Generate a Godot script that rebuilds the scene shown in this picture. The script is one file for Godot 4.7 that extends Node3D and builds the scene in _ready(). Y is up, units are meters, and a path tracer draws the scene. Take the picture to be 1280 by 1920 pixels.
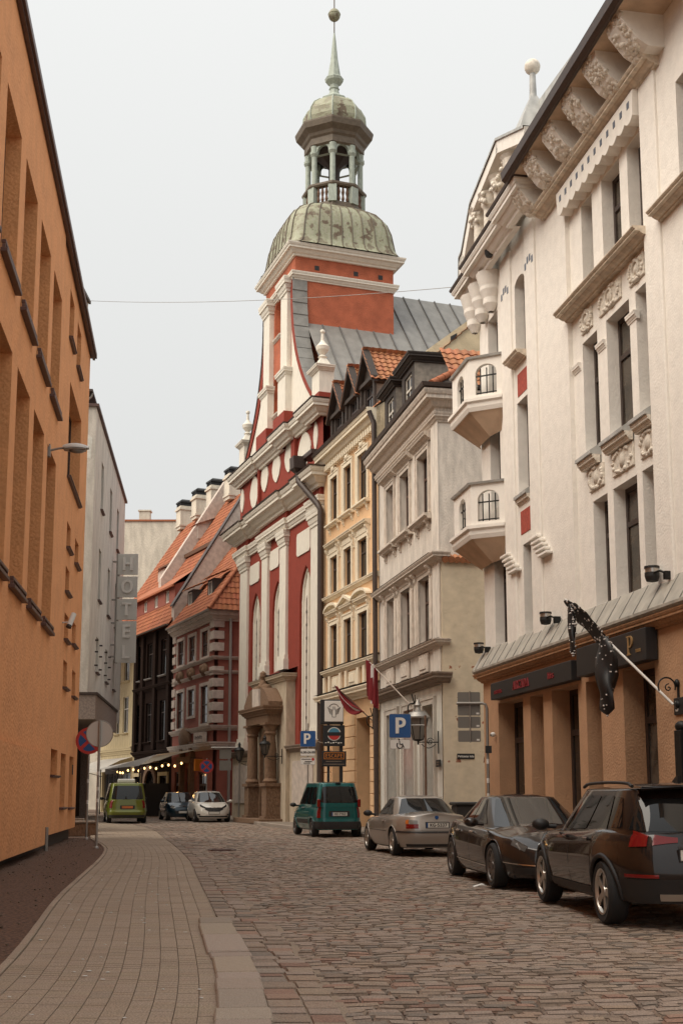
extends Node3D
# A curved old-town street under an overcast sky: houses on both sides, a red church with a copper lantern tower, parked cars on setts.
# Plan: the camera stands at the origin, the street runs towards -z and bends to the left. Metres, y up.

class MB:
	var v := PackedVector3Array()
	var n := PackedVector3Array()
	var uv := PackedVector2Array()
	var c := PackedColorArray()
	var t := Transform3D()
	var col := Color(1, 1, 1)
	func size() -> int:
		return v.size()
	func pt(p: Vector3, nn: Vector3, u := Vector2.ZERO) -> void:
		v.append(t * p)
		n.append((t.basis * nn).normalized())
		uv.append(u)
		c.append(col)
	func tri(a: Vector3, b: Vector3, d: Vector3) -> void: # counter-clockwise seen from outside
		var nn := (b - a).cross(d - a)
		if nn.length_squared() < 1e-14:
			return
		nn = nn.normalized()
		pt(a, nn); pt(d, nn); pt(b, nn)
	func trin(a: Vector3, b: Vector3, d: Vector3, na: Vector3, nb: Vector3, nd: Vector3) -> void:
		pt(a, na); pt(d, nd); pt(b, nb)
	func quad(a: Vector3, b: Vector3, d: Vector3, e: Vector3) -> void:
		var nn := (b - a).cross(d - a) + (d - a).cross(e - a)
		if nn.length_squared() < 1e-14:
			return
		nn = nn.normalized()
		pt(a, nn, Vector2(0, 1)); pt(d, nn, Vector2(1, 0)); pt(b, nn, Vector2(1, 1)); pt(a, nn, Vector2(0, 1)); pt(e, nn, Vector2(0, 0)); pt(d, nn, Vector2(1, 0))
	func quadn(a: Vector3, b: Vector3, d: Vector3, e: Vector3, na: Vector3, nb: Vector3, nd: Vector3, ne: Vector3) -> void:
		pt(a, na); pt(d, nd); pt(b, nb); pt(a, na); pt(e, ne); pt(d, nd)
	func box(x0: float, y0: float, z0: float, x1: float, y1: float, z1: float) -> void:
		var p := [Vector3(x0, y0, z0), Vector3(x1, y0, z0), Vector3(x1, y1, z0), Vector3(x0, y1, z0), Vector3(x0, y0, z1), Vector3(x1, y0, z1), Vector3(x1, y1, z1), Vector3(x0, y1, z1)]
		quad(p[4], p[5], p[6], p[7]); quad(p[1], p[0], p[3], p[2]); quad(p[0], p[4], p[7], p[3])
		quad(p[5], p[1], p[2], p[6]); quad(p[7], p[6], p[2], p[3]); quad(p[0], p[1], p[5], p[4])
	func bbox(x0: float, y0: float, z0: float, x1: float, y1: float, z1: float, b: float) -> void: # a box with bevelled edges
		var q := []
		for k in 8:
			var sx := k & 1
			var sy := (k >> 1) & 1
			var sz := (k >> 2) & 1
			var cx := x1 if sx else x0
			var cy := y1 if sy else y0
			var cz := z1 if sz else z0
			var ix := cx - b if sx else cx + b
			var iy := cy - b if sy else cy + b
			var iz := cz - b if sz else cz + b
			q.append([Vector3(cx, iy, iz), Vector3(ix, cy, iz), Vector3(ix, iy, cz)])
		quad(q[4][2], q[5][2], q[7][2], q[6][2]); quad(q[1][2], q[0][2], q[2][2], q[3][2])
		quad(q[0][0], q[4][0], q[6][0], q[2][0]); quad(q[5][0], q[1][0], q[3][0], q[7][0])
		quad(q[6][1], q[7][1], q[3][1], q[2][1]); quad(q[0][1], q[1][1], q[5][1], q[4][1])
		for e in [[0, 1, 1, 2], [4, 5, 1, 2], [2, 3, 1, 2], [6, 7, 1, 2], [0, 2, 0, 2], [4, 6, 0, 2], [1, 3, 0, 2], [5, 7, 0, 2], [0, 4, 0, 1], [2, 6, 0, 1], [1, 5, 0, 1], [3, 7, 0, 1]]:
			both(q[e[0]][e[2]], q[e[1]][e[2]], q[e[1]][e[3]], q[e[0]][e[3]], Vector3((x0 + x1) / 2, (y0 + y1) / 2, (z0 + z1) / 2))
		for k in 8:
			var m: Vector3 = (q[k][0] + q[k][1] + q[k][2]) / 3.0 - Vector3((x0 + x1) / 2, (y0 + y1) / 2, (z0 + z1) / 2)
			if (q[k][1] - q[k][0]).cross(q[k][2] - q[k][0]).dot(m) > 0:
				tri(q[k][0], q[k][1], q[k][2])
			else:
				tri(q[k][0], q[k][2], q[k][1])
	func both(a: Vector3, b: Vector3, d: Vector3, e: Vector3, mid: Vector3) -> void: # a quad turned away from mid
		if (b - a).cross(d - a).dot((a + d) / 2.0 - mid) > 0:
			quad(a, b, d, e)
		else:
			quad(a, e, d, b)
	func prism(poly: PackedVector2Array, z0: float, z1: float, back := false) -> void: # outline in x, y pushed from z0 to z1
		var p := poly
		if Geometry2D.is_polygon_clockwise(p):
			p = p.duplicate()
			p.reverse()
		var ix := Geometry2D.triangulate_polygon(p)
		for k in range(0, ix.size(), 3):
			var a := p[ix[k]]
			var b := p[ix[k + 1]]
			var d := p[ix[k + 2]]
			if (b - a).cross(d - a) < 0:
				var s := b
				b = d
				d = s
			tri(Vector3(a.x, a.y, z1), Vector3(b.x, b.y, z1), Vector3(d.x, d.y, z1))
			if back:
				tri(Vector3(a.x, a.y, z0), Vector3(d.x, d.y, z0), Vector3(b.x, b.y, z0))
		for k in p.size():
			var a := p[k]
			var b := p[(k + 1) % p.size()]
			quad(Vector3(a.x, a.y, z0), Vector3(b.x, b.y, z0), Vector3(b.x, b.y, z1), Vector3(a.x, a.y, z1))
	func sweep(prof: Array, path: Array, caps := true) -> void: # profile (out, up) carried along a plan path (x, z), mitred
		var rows := []
		for i in path.size():
			var d1: Vector2 = (path[i] - path[i - 1]).normalized() if i > 0 else (path[1] - path[0]).normalized()
			var d2: Vector2 = (path[i + 1] - path[i]).normalized() if i < path.size() - 1 else d1
			var n1 := Vector2(-d1.y, d1.x)
			var n2 := Vector2(-d2.y, d2.x)
			var m := (n1 + n2) / maxf(0.2, 1.0 + n1.dot(n2))
			var row := []
			for q in prof:
				row.append(Vector3(path[i].x + m.x * q.x, q.y, path[i].y + m.y * q.x))
			rows.append(row)
		for i in path.size() - 1:
			for k in prof.size() - 1:
				quad(rows[i][k], rows[i + 1][k], rows[i + 1][k + 1], rows[i][k + 1])
		if caps:
			var pp := PackedVector2Array(prof)
			var ix := Geometry2D.triangulate_polygon(pp)
			for r in [rows[0], rows[-1]]:
				for k in range(0, ix.size(), 3):
					tri(r[ix[k]], r[ix[k + 1]], r[ix[k + 2]])
	func lathe(prof: Array, seg: int, at := Vector3.ZERO, phase := 0.0, smooth := true) -> void: # profile (radius, height) from the bottom up
		for k in seg:
			var a0 := TAU * k / seg + phase
			var a1 := TAU * (k + 1) / seg + phase
			var d0 := Vector3(cos(a0), 0, -sin(a0))
			var d1 := Vector3(cos(a1), 0, -sin(a1))
			for i in prof.size() - 1:
				var p: Vector2 = prof[i]
				var q: Vector2 = prof[i + 1]
				var a := at + d0 * p.x + Vector3(0, p.y, 0)
				var b := at + d1 * p.x + Vector3(0, p.y, 0)
				var e := at + d1 * q.x + Vector3(0, q.y, 0)
				var f := at + d0 * q.x + Vector3(0, q.y, 0)
				if smooth:
					var s := Vector2(q.y - p.y, p.x - q.x).normalized()
					var na := d0 * s.x + Vector3(0, s.y, 0)
					var nb := d1 * s.x + Vector3(0, s.y, 0)
					quadn(a, b, e, f, na, nb, nb, na)
				else:
					quad(a, b, e, f)
	func tube(path: Array, r: float, seg := 8, r2 := -1.0) -> void:
		var last := []
		var side := Vector3.UP
		for i in path.size():
			var d: Vector3 = (path[mini(i + 1, path.size() - 1)] - path[maxi(i - 1, 0)]).normalized()
			if i == 0:
				side = Vector3.UP if absf(d.y) < 0.9 else Vector3.RIGHT
			var x := side.cross(d).normalized()
			side = d.cross(x).normalized()
			var rr := r if r2 < 0 else lerpf(r, r2, float(i) / (path.size() - 1))
			var ring := []
			for k in seg:
				var o := x * cos(TAU * k / seg) + side * sin(TAU * k / seg)
				ring.append([path[i] + o * rr, o])
			if last:
				for k in seg:
					var m := (k + 1) % seg
					quadn(last[k][0], last[m][0], ring[m][0], ring[k][0], last[k][1], last[m][1], ring[m][1], ring[k][1])
			if i == 0 or i == path.size() - 1:
				for k in range(1, seg - 1):
					if i == 0:
						tri(ring[0][0], ring[k + 1][0], ring[k][0])
					else:
						tri(ring[0][0], ring[k][0], ring[k + 1][0])
			last = ring
	func ball(at: Vector3, r: Vector3, seg := 12, rings := 8) -> void:
		for i in rings:
			for k in seg:
				var q := []
				for e in [[i, k], [i, k + 1], [i + 1, k + 1], [i + 1, k]]:
					var a: float = -PI / 2 + PI * e[0] / rings
					var b: float = TAU * e[1] / seg
					q.append(Vector3(cos(a) * cos(b), sin(a), -cos(a) * sin(b)))
				quadn(at + q[0] * r, at + q[1] * r, at + q[2] * r, at + q[3] * r, q[0], q[1], q[2], q[3])
	func sheet(rows: Array, flip := false) -> void: # a grid of points as one smooth surface
		var h := rows.size()
		var w: int = rows[0].size()
		var nn := []
		for i in h:
			var line := []
			for j in w:
				var a: Vector3 = rows[i][mini(j + 1, w - 1)] - rows[i][maxi(j - 1, 0)]
				var b: Vector3 = rows[mini(i + 1, h - 1)][j] - rows[maxi(i - 1, 0)][j]
				var m := a.cross(b)
				if m.length_squared() < 1e-12:
					m = Vector3.UP
				line.append(-m.normalized() if flip else m.normalized())
			nn.append(line)
		for i in h - 1:
			for j in w - 1:
				if flip:
					quadn(rows[i][j], rows[i + 1][j], rows[i + 1][j + 1], rows[i][j + 1], nn[i][j], nn[i + 1][j], nn[i + 1][j + 1], nn[i][j + 1])
				else:
					quadn(rows[i][j], rows[i][j + 1], rows[i + 1][j + 1], rows[i + 1][j], nn[i][j], nn[i][j + 1], nn[i + 1][j + 1], nn[i + 1][j])
	func wall(x0: float, x1: float, y0: float, y1: float, holes: Array, depth: float, z := 0.0) -> void: # a wall face with recessed openings; a hole is [x0, x1, y0, y1] or [.., arch rise]
		var xs := [x0, x1]
		var ys := [y0, y1]
		for h in holes:
			for e in [h[0], h[1]]:
				if not xs.has(e): xs.append(e)
			for e in [h[2], h[3]]:
				if not ys.has(e): ys.append(e)
		xs.sort()
		ys.sort()
		for j in ys.size() - 1:
			var from := -1.0
			for i in xs.size() - 1:
				var mx: float = (xs[i] + xs[i + 1]) / 2
				var my: float = (ys[j] + ys[j + 1]) / 2
				var open := mx < x0 or mx > x1 or my < y0 or my > y1
				for h in holes:
					if mx > h[0] and mx < h[1] and my > h[2] and my < h[3]:
						open = true
				if not open:
					quad(Vector3(xs[i], ys[j], z), Vector3(xs[i + 1], ys[j], z), Vector3(xs[i + 1], ys[j + 1], z), Vector3(xs[i], ys[j + 1], z))
		for h in holes:
			var rise: float = h[4] if h.size() > 4 else 0.0
			var sp: float = h[3] - rise
			var d: float = h[5] if h.size() > 5 else depth
			quad(Vector3(h[0], h[2], z), Vector3(h[0], h[2], z - d), Vector3(h[0], sp, z - d), Vector3(h[0], sp, z))
			quad(Vector3(h[1], h[2], z - d), Vector3(h[1], h[2], z), Vector3(h[1], sp, z), Vector3(h[1], sp, z - d))
			quad(Vector3(h[0], h[2], z), Vector3(h[1], h[2], z), Vector3(h[1], h[2], z - d), Vector3(h[0], h[2], z - d))
			if rise <= 0.0:
				quad(Vector3(h[0], h[3], z - d), Vector3(h[1], h[3], z - d), Vector3(h[1], h[3], z), Vector3(h[0], h[3], z))
			else:
				var k := 14
				for i in k:
					var p := arc(h, sp, rise, float(i) / k)
					var q := arc(h, sp, rise, float(i + 1) / k)
					quad(Vector3(p.x, p.y, z), Vector3(q.x, q.y, z), Vector3(q.x, h[3], z), Vector3(p.x, h[3], z))
					quad(Vector3(p.x, p.y, z - d), Vector3(q.x, q.y, z - d), Vector3(q.x, q.y, z), Vector3(p.x, p.y, z))
	static func arc(h: Array, sp: float, rise: float, f: float) -> Vector2:
		var mid: float = (h[0] + h[1]) / 2
		var half: float = (h[1] - h[0]) / 2
		if rise > half * 1.05: # pointed
			var r := (half * half + rise * rise) / (2 * half)
			var x := lerpf(-half, half, f)
			var o := absf(x)
			return Vector2(mid + x, sp + sqrt(maxf(0.0, r * r - (o + r - half) * (o + r - half))))
		var a := PI * (1.0 - f)
		return Vector2(mid + half * cos(a), sp + rise * sin(a))
	func mesh(m: Material) -> ArrayMesh:
		var a := []
		a.resize(Mesh.ARRAY_MAX)
		a[Mesh.ARRAY_VERTEX] = v
		a[Mesh.ARRAY_NORMAL] = n
		a[Mesh.ARRAY_TEX_UV] = uv
		a[Mesh.ARRAY_COLOR] = c
		var am := ArrayMesh.new()
		am.add_surface_from_arrays(Mesh.PRIMITIVE_TRIANGLES, a)
		am.surface_set_material(0, m)
		return am

var M := {}
var cache := {}
var rng := RandomNumberGenerator.new()
var used := {}

func numbered(called: String) -> String:
	used[called] = used.get(called, -1) + 1
	return called if used[called] == 0 else "%s_%03d" % [called, used[called]]

func obj(parent: Node, called: String, mb: MB, m: Material) -> MeshInstance3D:
	var o := MeshInstance3D.new()
	o.mesh = mb.mesh(m)
	return put(parent, called, o)

func put(parent: Node, called: String, o: Node3D) -> Node3D:
	o.name = numbered(called) if parent == self else called
	parent.add_child(o, true)
	return o

func shared(parent: Node, called: String, me: Mesh, at := Vector3.ZERO) -> MeshInstance3D:
	var o := MeshInstance3D.new()
	o.mesh = me
	o.position = at
	return put(parent, called, o)

func group_node(parent: Node, called: String, at := Vector3.ZERO) -> Node3D:
	var o := Node3D.new()
	o.position = at
	return put(parent, called, o)

func tag(o: Node, label: String, category: String, grp := "") -> Node:
	o.set_meta("label", label)
	o.set_meta("category", category)
	if grp:
		o.set_meta("group", grp)
	return o

func thing(called: String, label: String, category: String, at := Vector3.ZERO, turn := 0.0, grp := "") -> Node3D:
	var o := Node3D.new()
	o.position = at
	o.rotation.y = turn
	put(self, called, o)
	tag(o, label, category, grp)
	return o

func structure(o: Node, label := "") -> Node:
	o.set_meta("kind", "structure")
	if label:
		o.set_meta("label", label)
	return o

func stuff(o: Node) -> Node:
	o.set_meta("kind", "stuff")
	return o

# a house front: local x runs to the right as seen from the street, y up, z out of the wall; given by the plan points (x, forward) of its left and right ends
func front(called: String, label: String, l: Vector2, r: Vector2) -> Node3D:
	var d := (r - l).normalized()
	return thing(called, label, "building", Vector3(l.x, 0, -l.y), atan2(d.y, d.x))

func lin(r: float, g: float, b: float) -> Color:
	return Color(r, g, b).linear_to_srgb()

func noise_tex(freq: float, low: float, high: float, oct := 4, seed_ := 1, px := 512, kind := FastNoiseLite.TYPE_SIMPLEX_SMOOTH) -> NoiseTexture2D:
	var f := FastNoiseLite.new()
	f.noise_type = kind
	f.frequency = freq
	f.fractal_octaves = oct
	f.fractal_gain = 0.55
	f.seed = seed_
	var t := NoiseTexture2D.new()
	t.width = px
	t.height = px
	t.seamless = true
	t.noise = f
	var g := Gradient.new()
	g.set_color(0, Color(low, low, low))
	g.set_color(1, Color(high, high, high))
	t.color_ramp = g
	return t

func noise_normal(freq: float, strength: float, seed_ := 3, px := 256) -> NoiseTexture2D:
	var f := FastNoiseLite.new()
	f.frequency = freq
	f.fractal_octaves = 4
	f.seed = seed_
	var t := NoiseTexture2D.new()
	t.width = px
	t.height = px
	t.seamless = true
	t.noise = f
	t.as_normal_map = true
	t.bump_strength = strength
	return t

func mat(col: Color, rough := 0.85, tex: Texture2D = null, scale := 0.25, nrm: Texture2D = null, depth := 0.4) -> StandardMaterial3D:
	var m := StandardMaterial3D.new()
	m.albedo_color = col
	m.roughness = rough
	m.vertex_color_use_as_albedo = true
	if tex:
		m.albedo_texture = tex
		m.uv1_triplanar = true
		m.uv1_scale = Vector3(scale, scale, scale)
	if nrm:
		m.normal_enabled = true
		m.normal_texture = nrm
		m.normal_scale = depth
		m.uv1_triplanar = true
		m.uv1_scale = Vector3(scale, scale, scale)
	return m

func metal(col: Color, rough: float, amount := 1.0) -> StandardMaterial3D:
	var m := mat(col, rough)
	m.metallic = amount
	return m

func paint(col: Color, amount := 0.35) -> StandardMaterial3D: # car lacquer
	var m := mat(col, 0.42)
	m.metallic = amount
	m.metallic_specular = 0.25
	m.clearcoat_enabled = true
	m.clearcoat = 1.0
	m.clearcoat_roughness = 0.06
	return m

func glow(col: Color, energy: float) -> StandardMaterial3D:
	var m := mat(col, 0.5)
	m.emission_enabled = true
	m.emission = col
	m.emission_energy_multiplier = energy
	return m

func text(parent: Node, called: String, words_: String, size: float, depth: float, m: Material, at: Vector3, turn := 0.0, font := "Droid Sans", bold := false) -> MeshInstance3D:
	var tm := TextMesh.new()
	var sf := SystemFont.new()
	sf.font_names = PackedStringArray([font])
	if bold:
		sf.font_weight = 700
	tm.font = sf
	tm.text = words_
	tm.font_size = 64
	tm.pixel_size = size / 46.0 # size is the height of a capital
	tm.depth = depth
	tm.curve_step = 2.0
	tm.material = m
	var o := MeshInstance3D.new()
	o.mesh = tm
	o.position = at
	o.rotation.y = turn
	return put(parent, called, o)

# profile of a moulded cornice: foot at y, height h, reach p
func cyma(y: float, h: float, p: float) -> Array:
	return [Vector2(-0.05, y), Vector2(0.22 * p, y), Vector2(0.26 * p, y + 0.16 * h), Vector2(0.42 * p, y + 0.22 * h), Vector2(0.58 * p, y + 0.4 * h), Vector2(0.62 * p, y + 0.5 * h), Vector2(0.86 * p, y + 0.52 * h), Vector2(0.86 * p, y + 0.72 * h), Vector2(0.92 * p, y + 0.74 * h), Vector2(p, y + 0.9 * h), Vector2(p, y + h), Vector2(-0.05, y + h + 0.06 * p)]

func sill_shape(w: float, h := 0.09, p := 0.14) -> MB:
	var mb := MB.new()
	mb.sweep([Vector2(-0.03, 0), Vector2(p * 0.6, 0), Vector2(p * 0.75, h * 0.35), Vector2(p, h * 0.45), Vector2(p, h * 0.85), Vector2(-0.03, h)], [Vector2(-w / 2, 0), Vector2(w / 2, 0)])
	return mb

# a window set in a wall: a node at the middle of its sill line, with frame and panes as pieces; cols x rows panes, transom as a share of the height
func window(parent: Node, x: float, y: float, w: float, h: float, z: float, fm: Material, gm: Material, cols := 2, transom := 0.68, rows := 1, bar := 0.055, called := "window") -> Node3D:
	var o := group_node(parent, called, Vector3(x, y, z))
	var key := "win%.2f_%.2f_%d_%.2f_%d_%d_%d" % [w, h, cols, transom, rows, fm.get_instance_id(), gm.get_instance_id()]
	if not cache.has(key):
		var f := MB.new()
		var e := bar * 1.25
		f.box(-w / 2, 0, -0.06, -w / 2 + e, h, 0.0)
		f.box(w / 2 - e, 0, -0.06, w / 2, h, 0.0)
		f.box(-w / 2 + e, 0, -0.06, w / 2 - e, e, -0.002)
		f.box(-w / 2 + e, h - e, -0.06, w / 2 - e, h, -0.002)
		for i in range(1, cols):
			var xx := -w / 2 + w * i / cols
			f.box(xx - bar / 2, e, -0.05, xx + bar / 2, h - e, -0.008)
		if transom > 0.0:
			f.box(-w / 2 + e, h * transom - bar * 0.7, -0.055, w / 2 - e, h * transom + bar * 0.7, 0.012)
		for i in range(1, rows):
			var yy := h * (transom if transom > 0.0 else 1.0) * i / rows
			f.box(-w / 2 + e, yy - bar * 0.28, -0.045, w / 2 - e, yy + bar * 0.28, -0.014)
		var g := MB.new()
		g.box(-w / 2 + e * 0.6, e * 0.6, -0.036, w / 2 - e * 0.6, h - e * 0.6, -0.026)
		cache[key] = [f.mesh(fm), g.mesh(gm)]
	shared(o, "frame", cache[key][0])
	shared(o, "pane", cache[key][1])
	return o

func ring(cx: float, cy: float, rx: float, ry: float, k := 28) -> PackedVector2Array:
	var p := PackedVector2Array()
	for i in k:
		p.append(Vector2(cx + rx * cos(TAU * i / k), cy + ry * sin(TAU * i / k)))
	return p

func rect(x0: float, y0: float, x1: float, y1: float) -> PackedVector2Array:
	return PackedVector2Array([Vector2(x0, y0), Vector2(x1, y0), Vector2(x1, y1), Vector2(x0, y1)])

func path_lerp(pts: Array, d: float) -> float: # x of a plan line given as (x, forward) points, at the distance d
	for i in pts.size() - 1:
		if d <= pts[i + 1].y or i == pts.size() - 2:
			var p0: Vector2 = pts[maxi(i - 1, 0)]
			var p1: Vector2 = pts[i]
			var p2: Vector2 = pts[i + 1]
			var p3: Vector2 = pts[mini(i + 2, pts.size() - 1)]
			var f := clampf((d - p1.y) / (p2.y - p1.y), -1.0, 1.0)
			var m1 := (p2.x - p0.x) / (p2.y - p0.y) * (p2.y - p1.y)
			var m2 := (p3.x - p1.x) / (p3.y - p1.y) * (p2.y - p1.y)
			var f2 := f * f
			var f3 := f2 * f
			return (2 * f3 - 3 * f2 + 1) * p1.x + (f3 - 2 * f2 + f) * m1 + (-2 * f3 + 3 * f2) * p2.x + (f3 - f2) * m2
	return pts[-1].x

# clay pantiles laid on a slope: u across, v up the slope, wavy courses with stepped edges
func tiles(o: Vector3, across: Vector3, up: Vector3, nrm: Vector3, w: float, h: float, tw := 0.24, th := 0.32, hip := Vector2.ZERO) -> MB: # hip: (length at the foot, run lost per metre up); a negative run cuts the near end
	var mb := MB.new()
	var cols := int(ceil(w / tw))
	var rows := int(ceil(h / th))
	for j in rows:
		for i in cols:
			var uu := (i + 0.5) * tw
			var vv := (j + 0.5) * th
			if (hip.y > 0 and uu > hip.x - vv * hip.y) or (hip.y < 0 and uu < -vv * hip.y - hip.x):
				continue
			var g := rng.randf_range(0.72, 1.12)
			mb.col = Color(g * rng.randf_range(0.95, 1.05), g * rng.randf_range(0.88, 1.04), g * rng.randf_range(0.85, 1.0))
			var lift := rng.randf_range(0.0, 0.008)
			var k := 5
			for s in k:
				var q := []
				for e in [[s, 0], [s + 1, 0], [s + 1, 1], [s, 1]]:
					var f: float = float(e[0]) / k
					var wave := 0.028 * sin(f * TAU) + (0.035 + lift if e[1] == 0 else 0.0)
					q.append(o + across * ((i + f) * tw) + up * ((j + e[1] * 1.06) * th) + nrm * wave)
				mb.quad(q[0], q[1], q[2], q[3])
				mb.quad(q[0] - nrm * 0.03, q[1] - nrm * 0.03, q[1], q[0])
	return mb

func body(parent: Node, x0: float, x1: float, y1: float, deep: float, m: Material, z := -0.5, y0 := -0.3) -> void: # the rest of a house behind its front
	var mb := MB.new()
	mb.box(x0, y0, -deep, x1, y1, z)
	obj(parent, "house_body", mb, m)

func _ready() -> void:
	rng.seed = 7
	camera_and_sky()
	materials()
	ground()
	orange_block()
	pale_block()
	hotel()
	far_houses()
	red_house()
	black_house()
	church()
	yellow_house()
	white_house()
	corner_house()
	street_things()
	vehicles()

func camera_and_sky() -> void:
	var cam := Camera3D.new()
	cam.name = "camera"
	cam.position = Vector3(0, 1.43, 0)
	cam.rotation_degrees = Vector3(9.0, 0, 0)
	cam.near = 0.1
	cam.far = 1500.0
	cam.projection = Camera3D.PROJECTION_FRUSTUM # the photograph's verticals are nearly upright: a raised lens
	cam.size = 0.1 * 1920.0 / 2300.0
	cam.frustum_offset = Vector2(0, 0.1 * 163.0 / 2300.0)
	cam.current = true
	add_child(cam)
	var e := Environment.new()
	e.background_mode = Environment.BG_SKY
	var sky := Sky.new()
	var sm := ProceduralSkyMaterial.new()
	sm.sky_top_color = Color(0.868, 0.870, 0.868)
	sm.sky_horizon_color = Color(0.557, 0.560, 0.557)
	sm.sky_curve = 2.7
	sm.sky_energy_multiplier = 1.0
	sm.ground_bottom_color = Color(0.32, 0.29, 0.26)
	sm.ground_horizon_color = Color(0.45, 0.43, 0.41)
	sm.sun_angle_max = 1.0
	sky.sky_material = sm
	e.sky = sky
	e.tonemap_mode = Environment.TONE_MAPPER_LINEAR
	e.tonemap_exposure = 2.55
	e.sdfgi_enabled = true
	e.ssao_enabled = true
	e.ssil_enabled = true
	var w := WorldEnvironment.new()
	w.name = "environment"
	w.environment = e
	add_child(w)
	var sun := DirectionalLight3D.new()
	sun.name = "sun_behind_cloud"
	sun.light_energy = 0.5
	sun.light_color = Color(1.0, 0.95, 0.88)
	sun.light_angular_distance = 60.0
	sun.shadow_enabled = true
	sun.sky_mode = DirectionalLight3D.SKY_MODE_LIGHT_ONLY
	sun.rotation_degrees = Vector3(-50, -60, 0)
	add_child(sun)

func materials() -> void:
	var blot := noise_tex(0.010, 0.86, 1.05, 6, 11)
	var fine := noise_tex(0.03, 0.80, 1.06, 5, 12)
	var streak := noise_tex(0.016, 0.78, 1.08, 5, 13)
	var grit := noise_tex(0.12, 0.62, 1.15, 4, 14)
	var bump := noise_normal(0.22, 2.0, 21)
	var rough_bump := noise_normal(0.03, 8.0, 22)
	var plaster := noise_tex(0.012, 0.94, 1.03, 6, 15)
	M.blot = blot; M.fine = fine; M.streak = streak; M.grit = grit; M.bump = bump; M.rbump = rough_bump; M.plaster = plaster
	# fronts
	M.orange = mat(lin(0.76, 0.345, 0.145), 0.9, plaster, 0.18, bump, 0.35)
	M.orange_trim = mat(lin(0.10, 0.05, 0.04), 0.5, fine, 0.6)
	M.dark_plinth = mat(lin(0.05, 0.042, 0.038), 0.8, fine, 0.6)
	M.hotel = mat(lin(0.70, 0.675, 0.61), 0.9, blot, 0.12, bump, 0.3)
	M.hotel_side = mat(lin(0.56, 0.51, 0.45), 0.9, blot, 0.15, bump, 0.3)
	M.canopy = mat(lin(0.30, 0.235, 0.20), 0.8, fine, 0.5)
	M.steel = mat(lin(0.42, 0.41, 0.39), 0.45, fine, 0.8)
	M.steel.metallic = 0.5
	M.pale = mat(lin(0.66, 0.60, 0.50), 0.92, blot, 0.1, bump, 0.3)
	M.church_red = mat(lin(0.255, 0.036, 0.019), 0.88, plaster, 0.25, bump, 0.3)
	M.tower_red = mat(lin(0.45, 0.125, 0.062), 0.9, blot, 0.2, bump, 0.4)
	M.church_white = mat(lin(0.74, 0.69, 0.60), 0.88, plaster, 0.3, bump, 0.3)
	M.church_cream = mat(lin(0.52, 0.43, 0.32), 0.9, blot, 0.3, bump, 0.3)
	M.brownstone = mat(lin(0.21, 0.125, 0.075), 0.9, streak, 0.6, rough_bump, 0.6)
	M.copper = mat(lin(0.33, 0.325, 0.25), 0.62, copper_tex(), 0.22, bump, 0.2)
	M.copper_brown = mat(lin(0.15, 0.115, 0.08), 0.6, streak, 0.4)
	M.copper_pale = mat(lin(0.42, 0.47, 0.405), 0.65, streak, 0.4)
	M.zinc = mat(lin(0.255, 0.245, 0.225), 0.5, streak, 0.15, bump, 0.15)
	M.zinc_light = mat(lin(0.46, 0.46, 0.44), 0.5, streak, 0.3)
	M.seam = mat(lin(0.12, 0.115, 0.11), 0.5)
	M.tile = mat(lin(0.43, 0.145, 0.065), 0.85, grit, 0.5)
	M.tile_old = mat(lin(0.50, 0.215, 0.105), 0.88, grit, 0.5)
	M.yellow = mat(lin(0.71, 0.465, 0.265), 0.9, plaster, 0.3, bump, 0.3)
	M.yellow_trim = mat(lin(0.77, 0.68, 0.525), 0.88, plaster, 0.4, bump, 0.25)
	M.white = mat(lin(0.68, 0.62, 0.55), 0.9, blot, 0.25, bump, 0.3)
	M.white_trim = mat(lin(0.66, 0.58, 0.50), 0.9, streak, 0.4, bump, 0.3)
	M.brown_band = mat(lin(0.25, 0.19, 0.145), 0.85, streak, 0.4)
	M.side_wall = mat(lin(0.56, 0.49, 0.40), 0.92, blot, 0.3, rough_bump, 0.35)
	M.peel = peel_mat()
	M.wood_light = mat(lin(0.70, 0.60, 0.48), 0.8, streak, 0.5)
	M.blue_tile = mat(lin(0.10, 0.12, 0.16), 0.35)
	M.shop_pale = mat(lin(0.60, 0.44, 0.31), 0.9, blot, 0.4)
	M.zinc_skirt = mat(lin(0.43, 0.40, 0.345), 0.6, streak, 0.3)
	M.cream_wall = mat(lin(0.66, 0.54, 0.36), 0.92, blot, 0.2, bump, 0.3)
	M.corner = mat(lin(0.81, 0.77, 0.71), 0.88, noise_tex(0.02, 0.955, 1.02, 5, 16), 0.3, bump, 0.2)
	M.corner_relief = mat(lin(0.79, 0.725, 0.63), 0.88, fine, 0.6, bump, 0.5)
	M.corner_side = M.corner
	M.shop = mat(lin(0.48, 0.28, 0.16), 0.88, plaster, 0.3, bump, 0.3)
	M.shop_trim = mat(lin(0.45, 0.25, 0.13), 0.85, fine, 0.4)
	M.red_panel = mat(lin(0.42, 0.075, 0.05), 0.75, fine, 0.5)
	M.red_house = mat(lin(0.27, 0.085, 0.06), 0.9, plaster, 0.3, bump, 0.4)
	M.stripe = mat(lin(0.54, 0.46, 0.40), 0.9, blot, 0.4, bump, 0.3)
	M.black_house = mat(lin(0.024, 0.014, 0.011), 0.95, fine, 0.5)
	M.black_trim = mat(lin(0.032, 0.020, 0.016), 0.95, fine, 0.5)
	M.cream_house = mat(lin(0.56, 0.46, 0.28), 0.9, blot, 0.3)
	M.dormer_wood = mat(lin(0.045, 0.032, 0.025), 0.7, streak, 0.7)
	M.dormer_side = mat(lin(0.30, 0.26, 0.215), 0.7, streak, 0.4)
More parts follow.
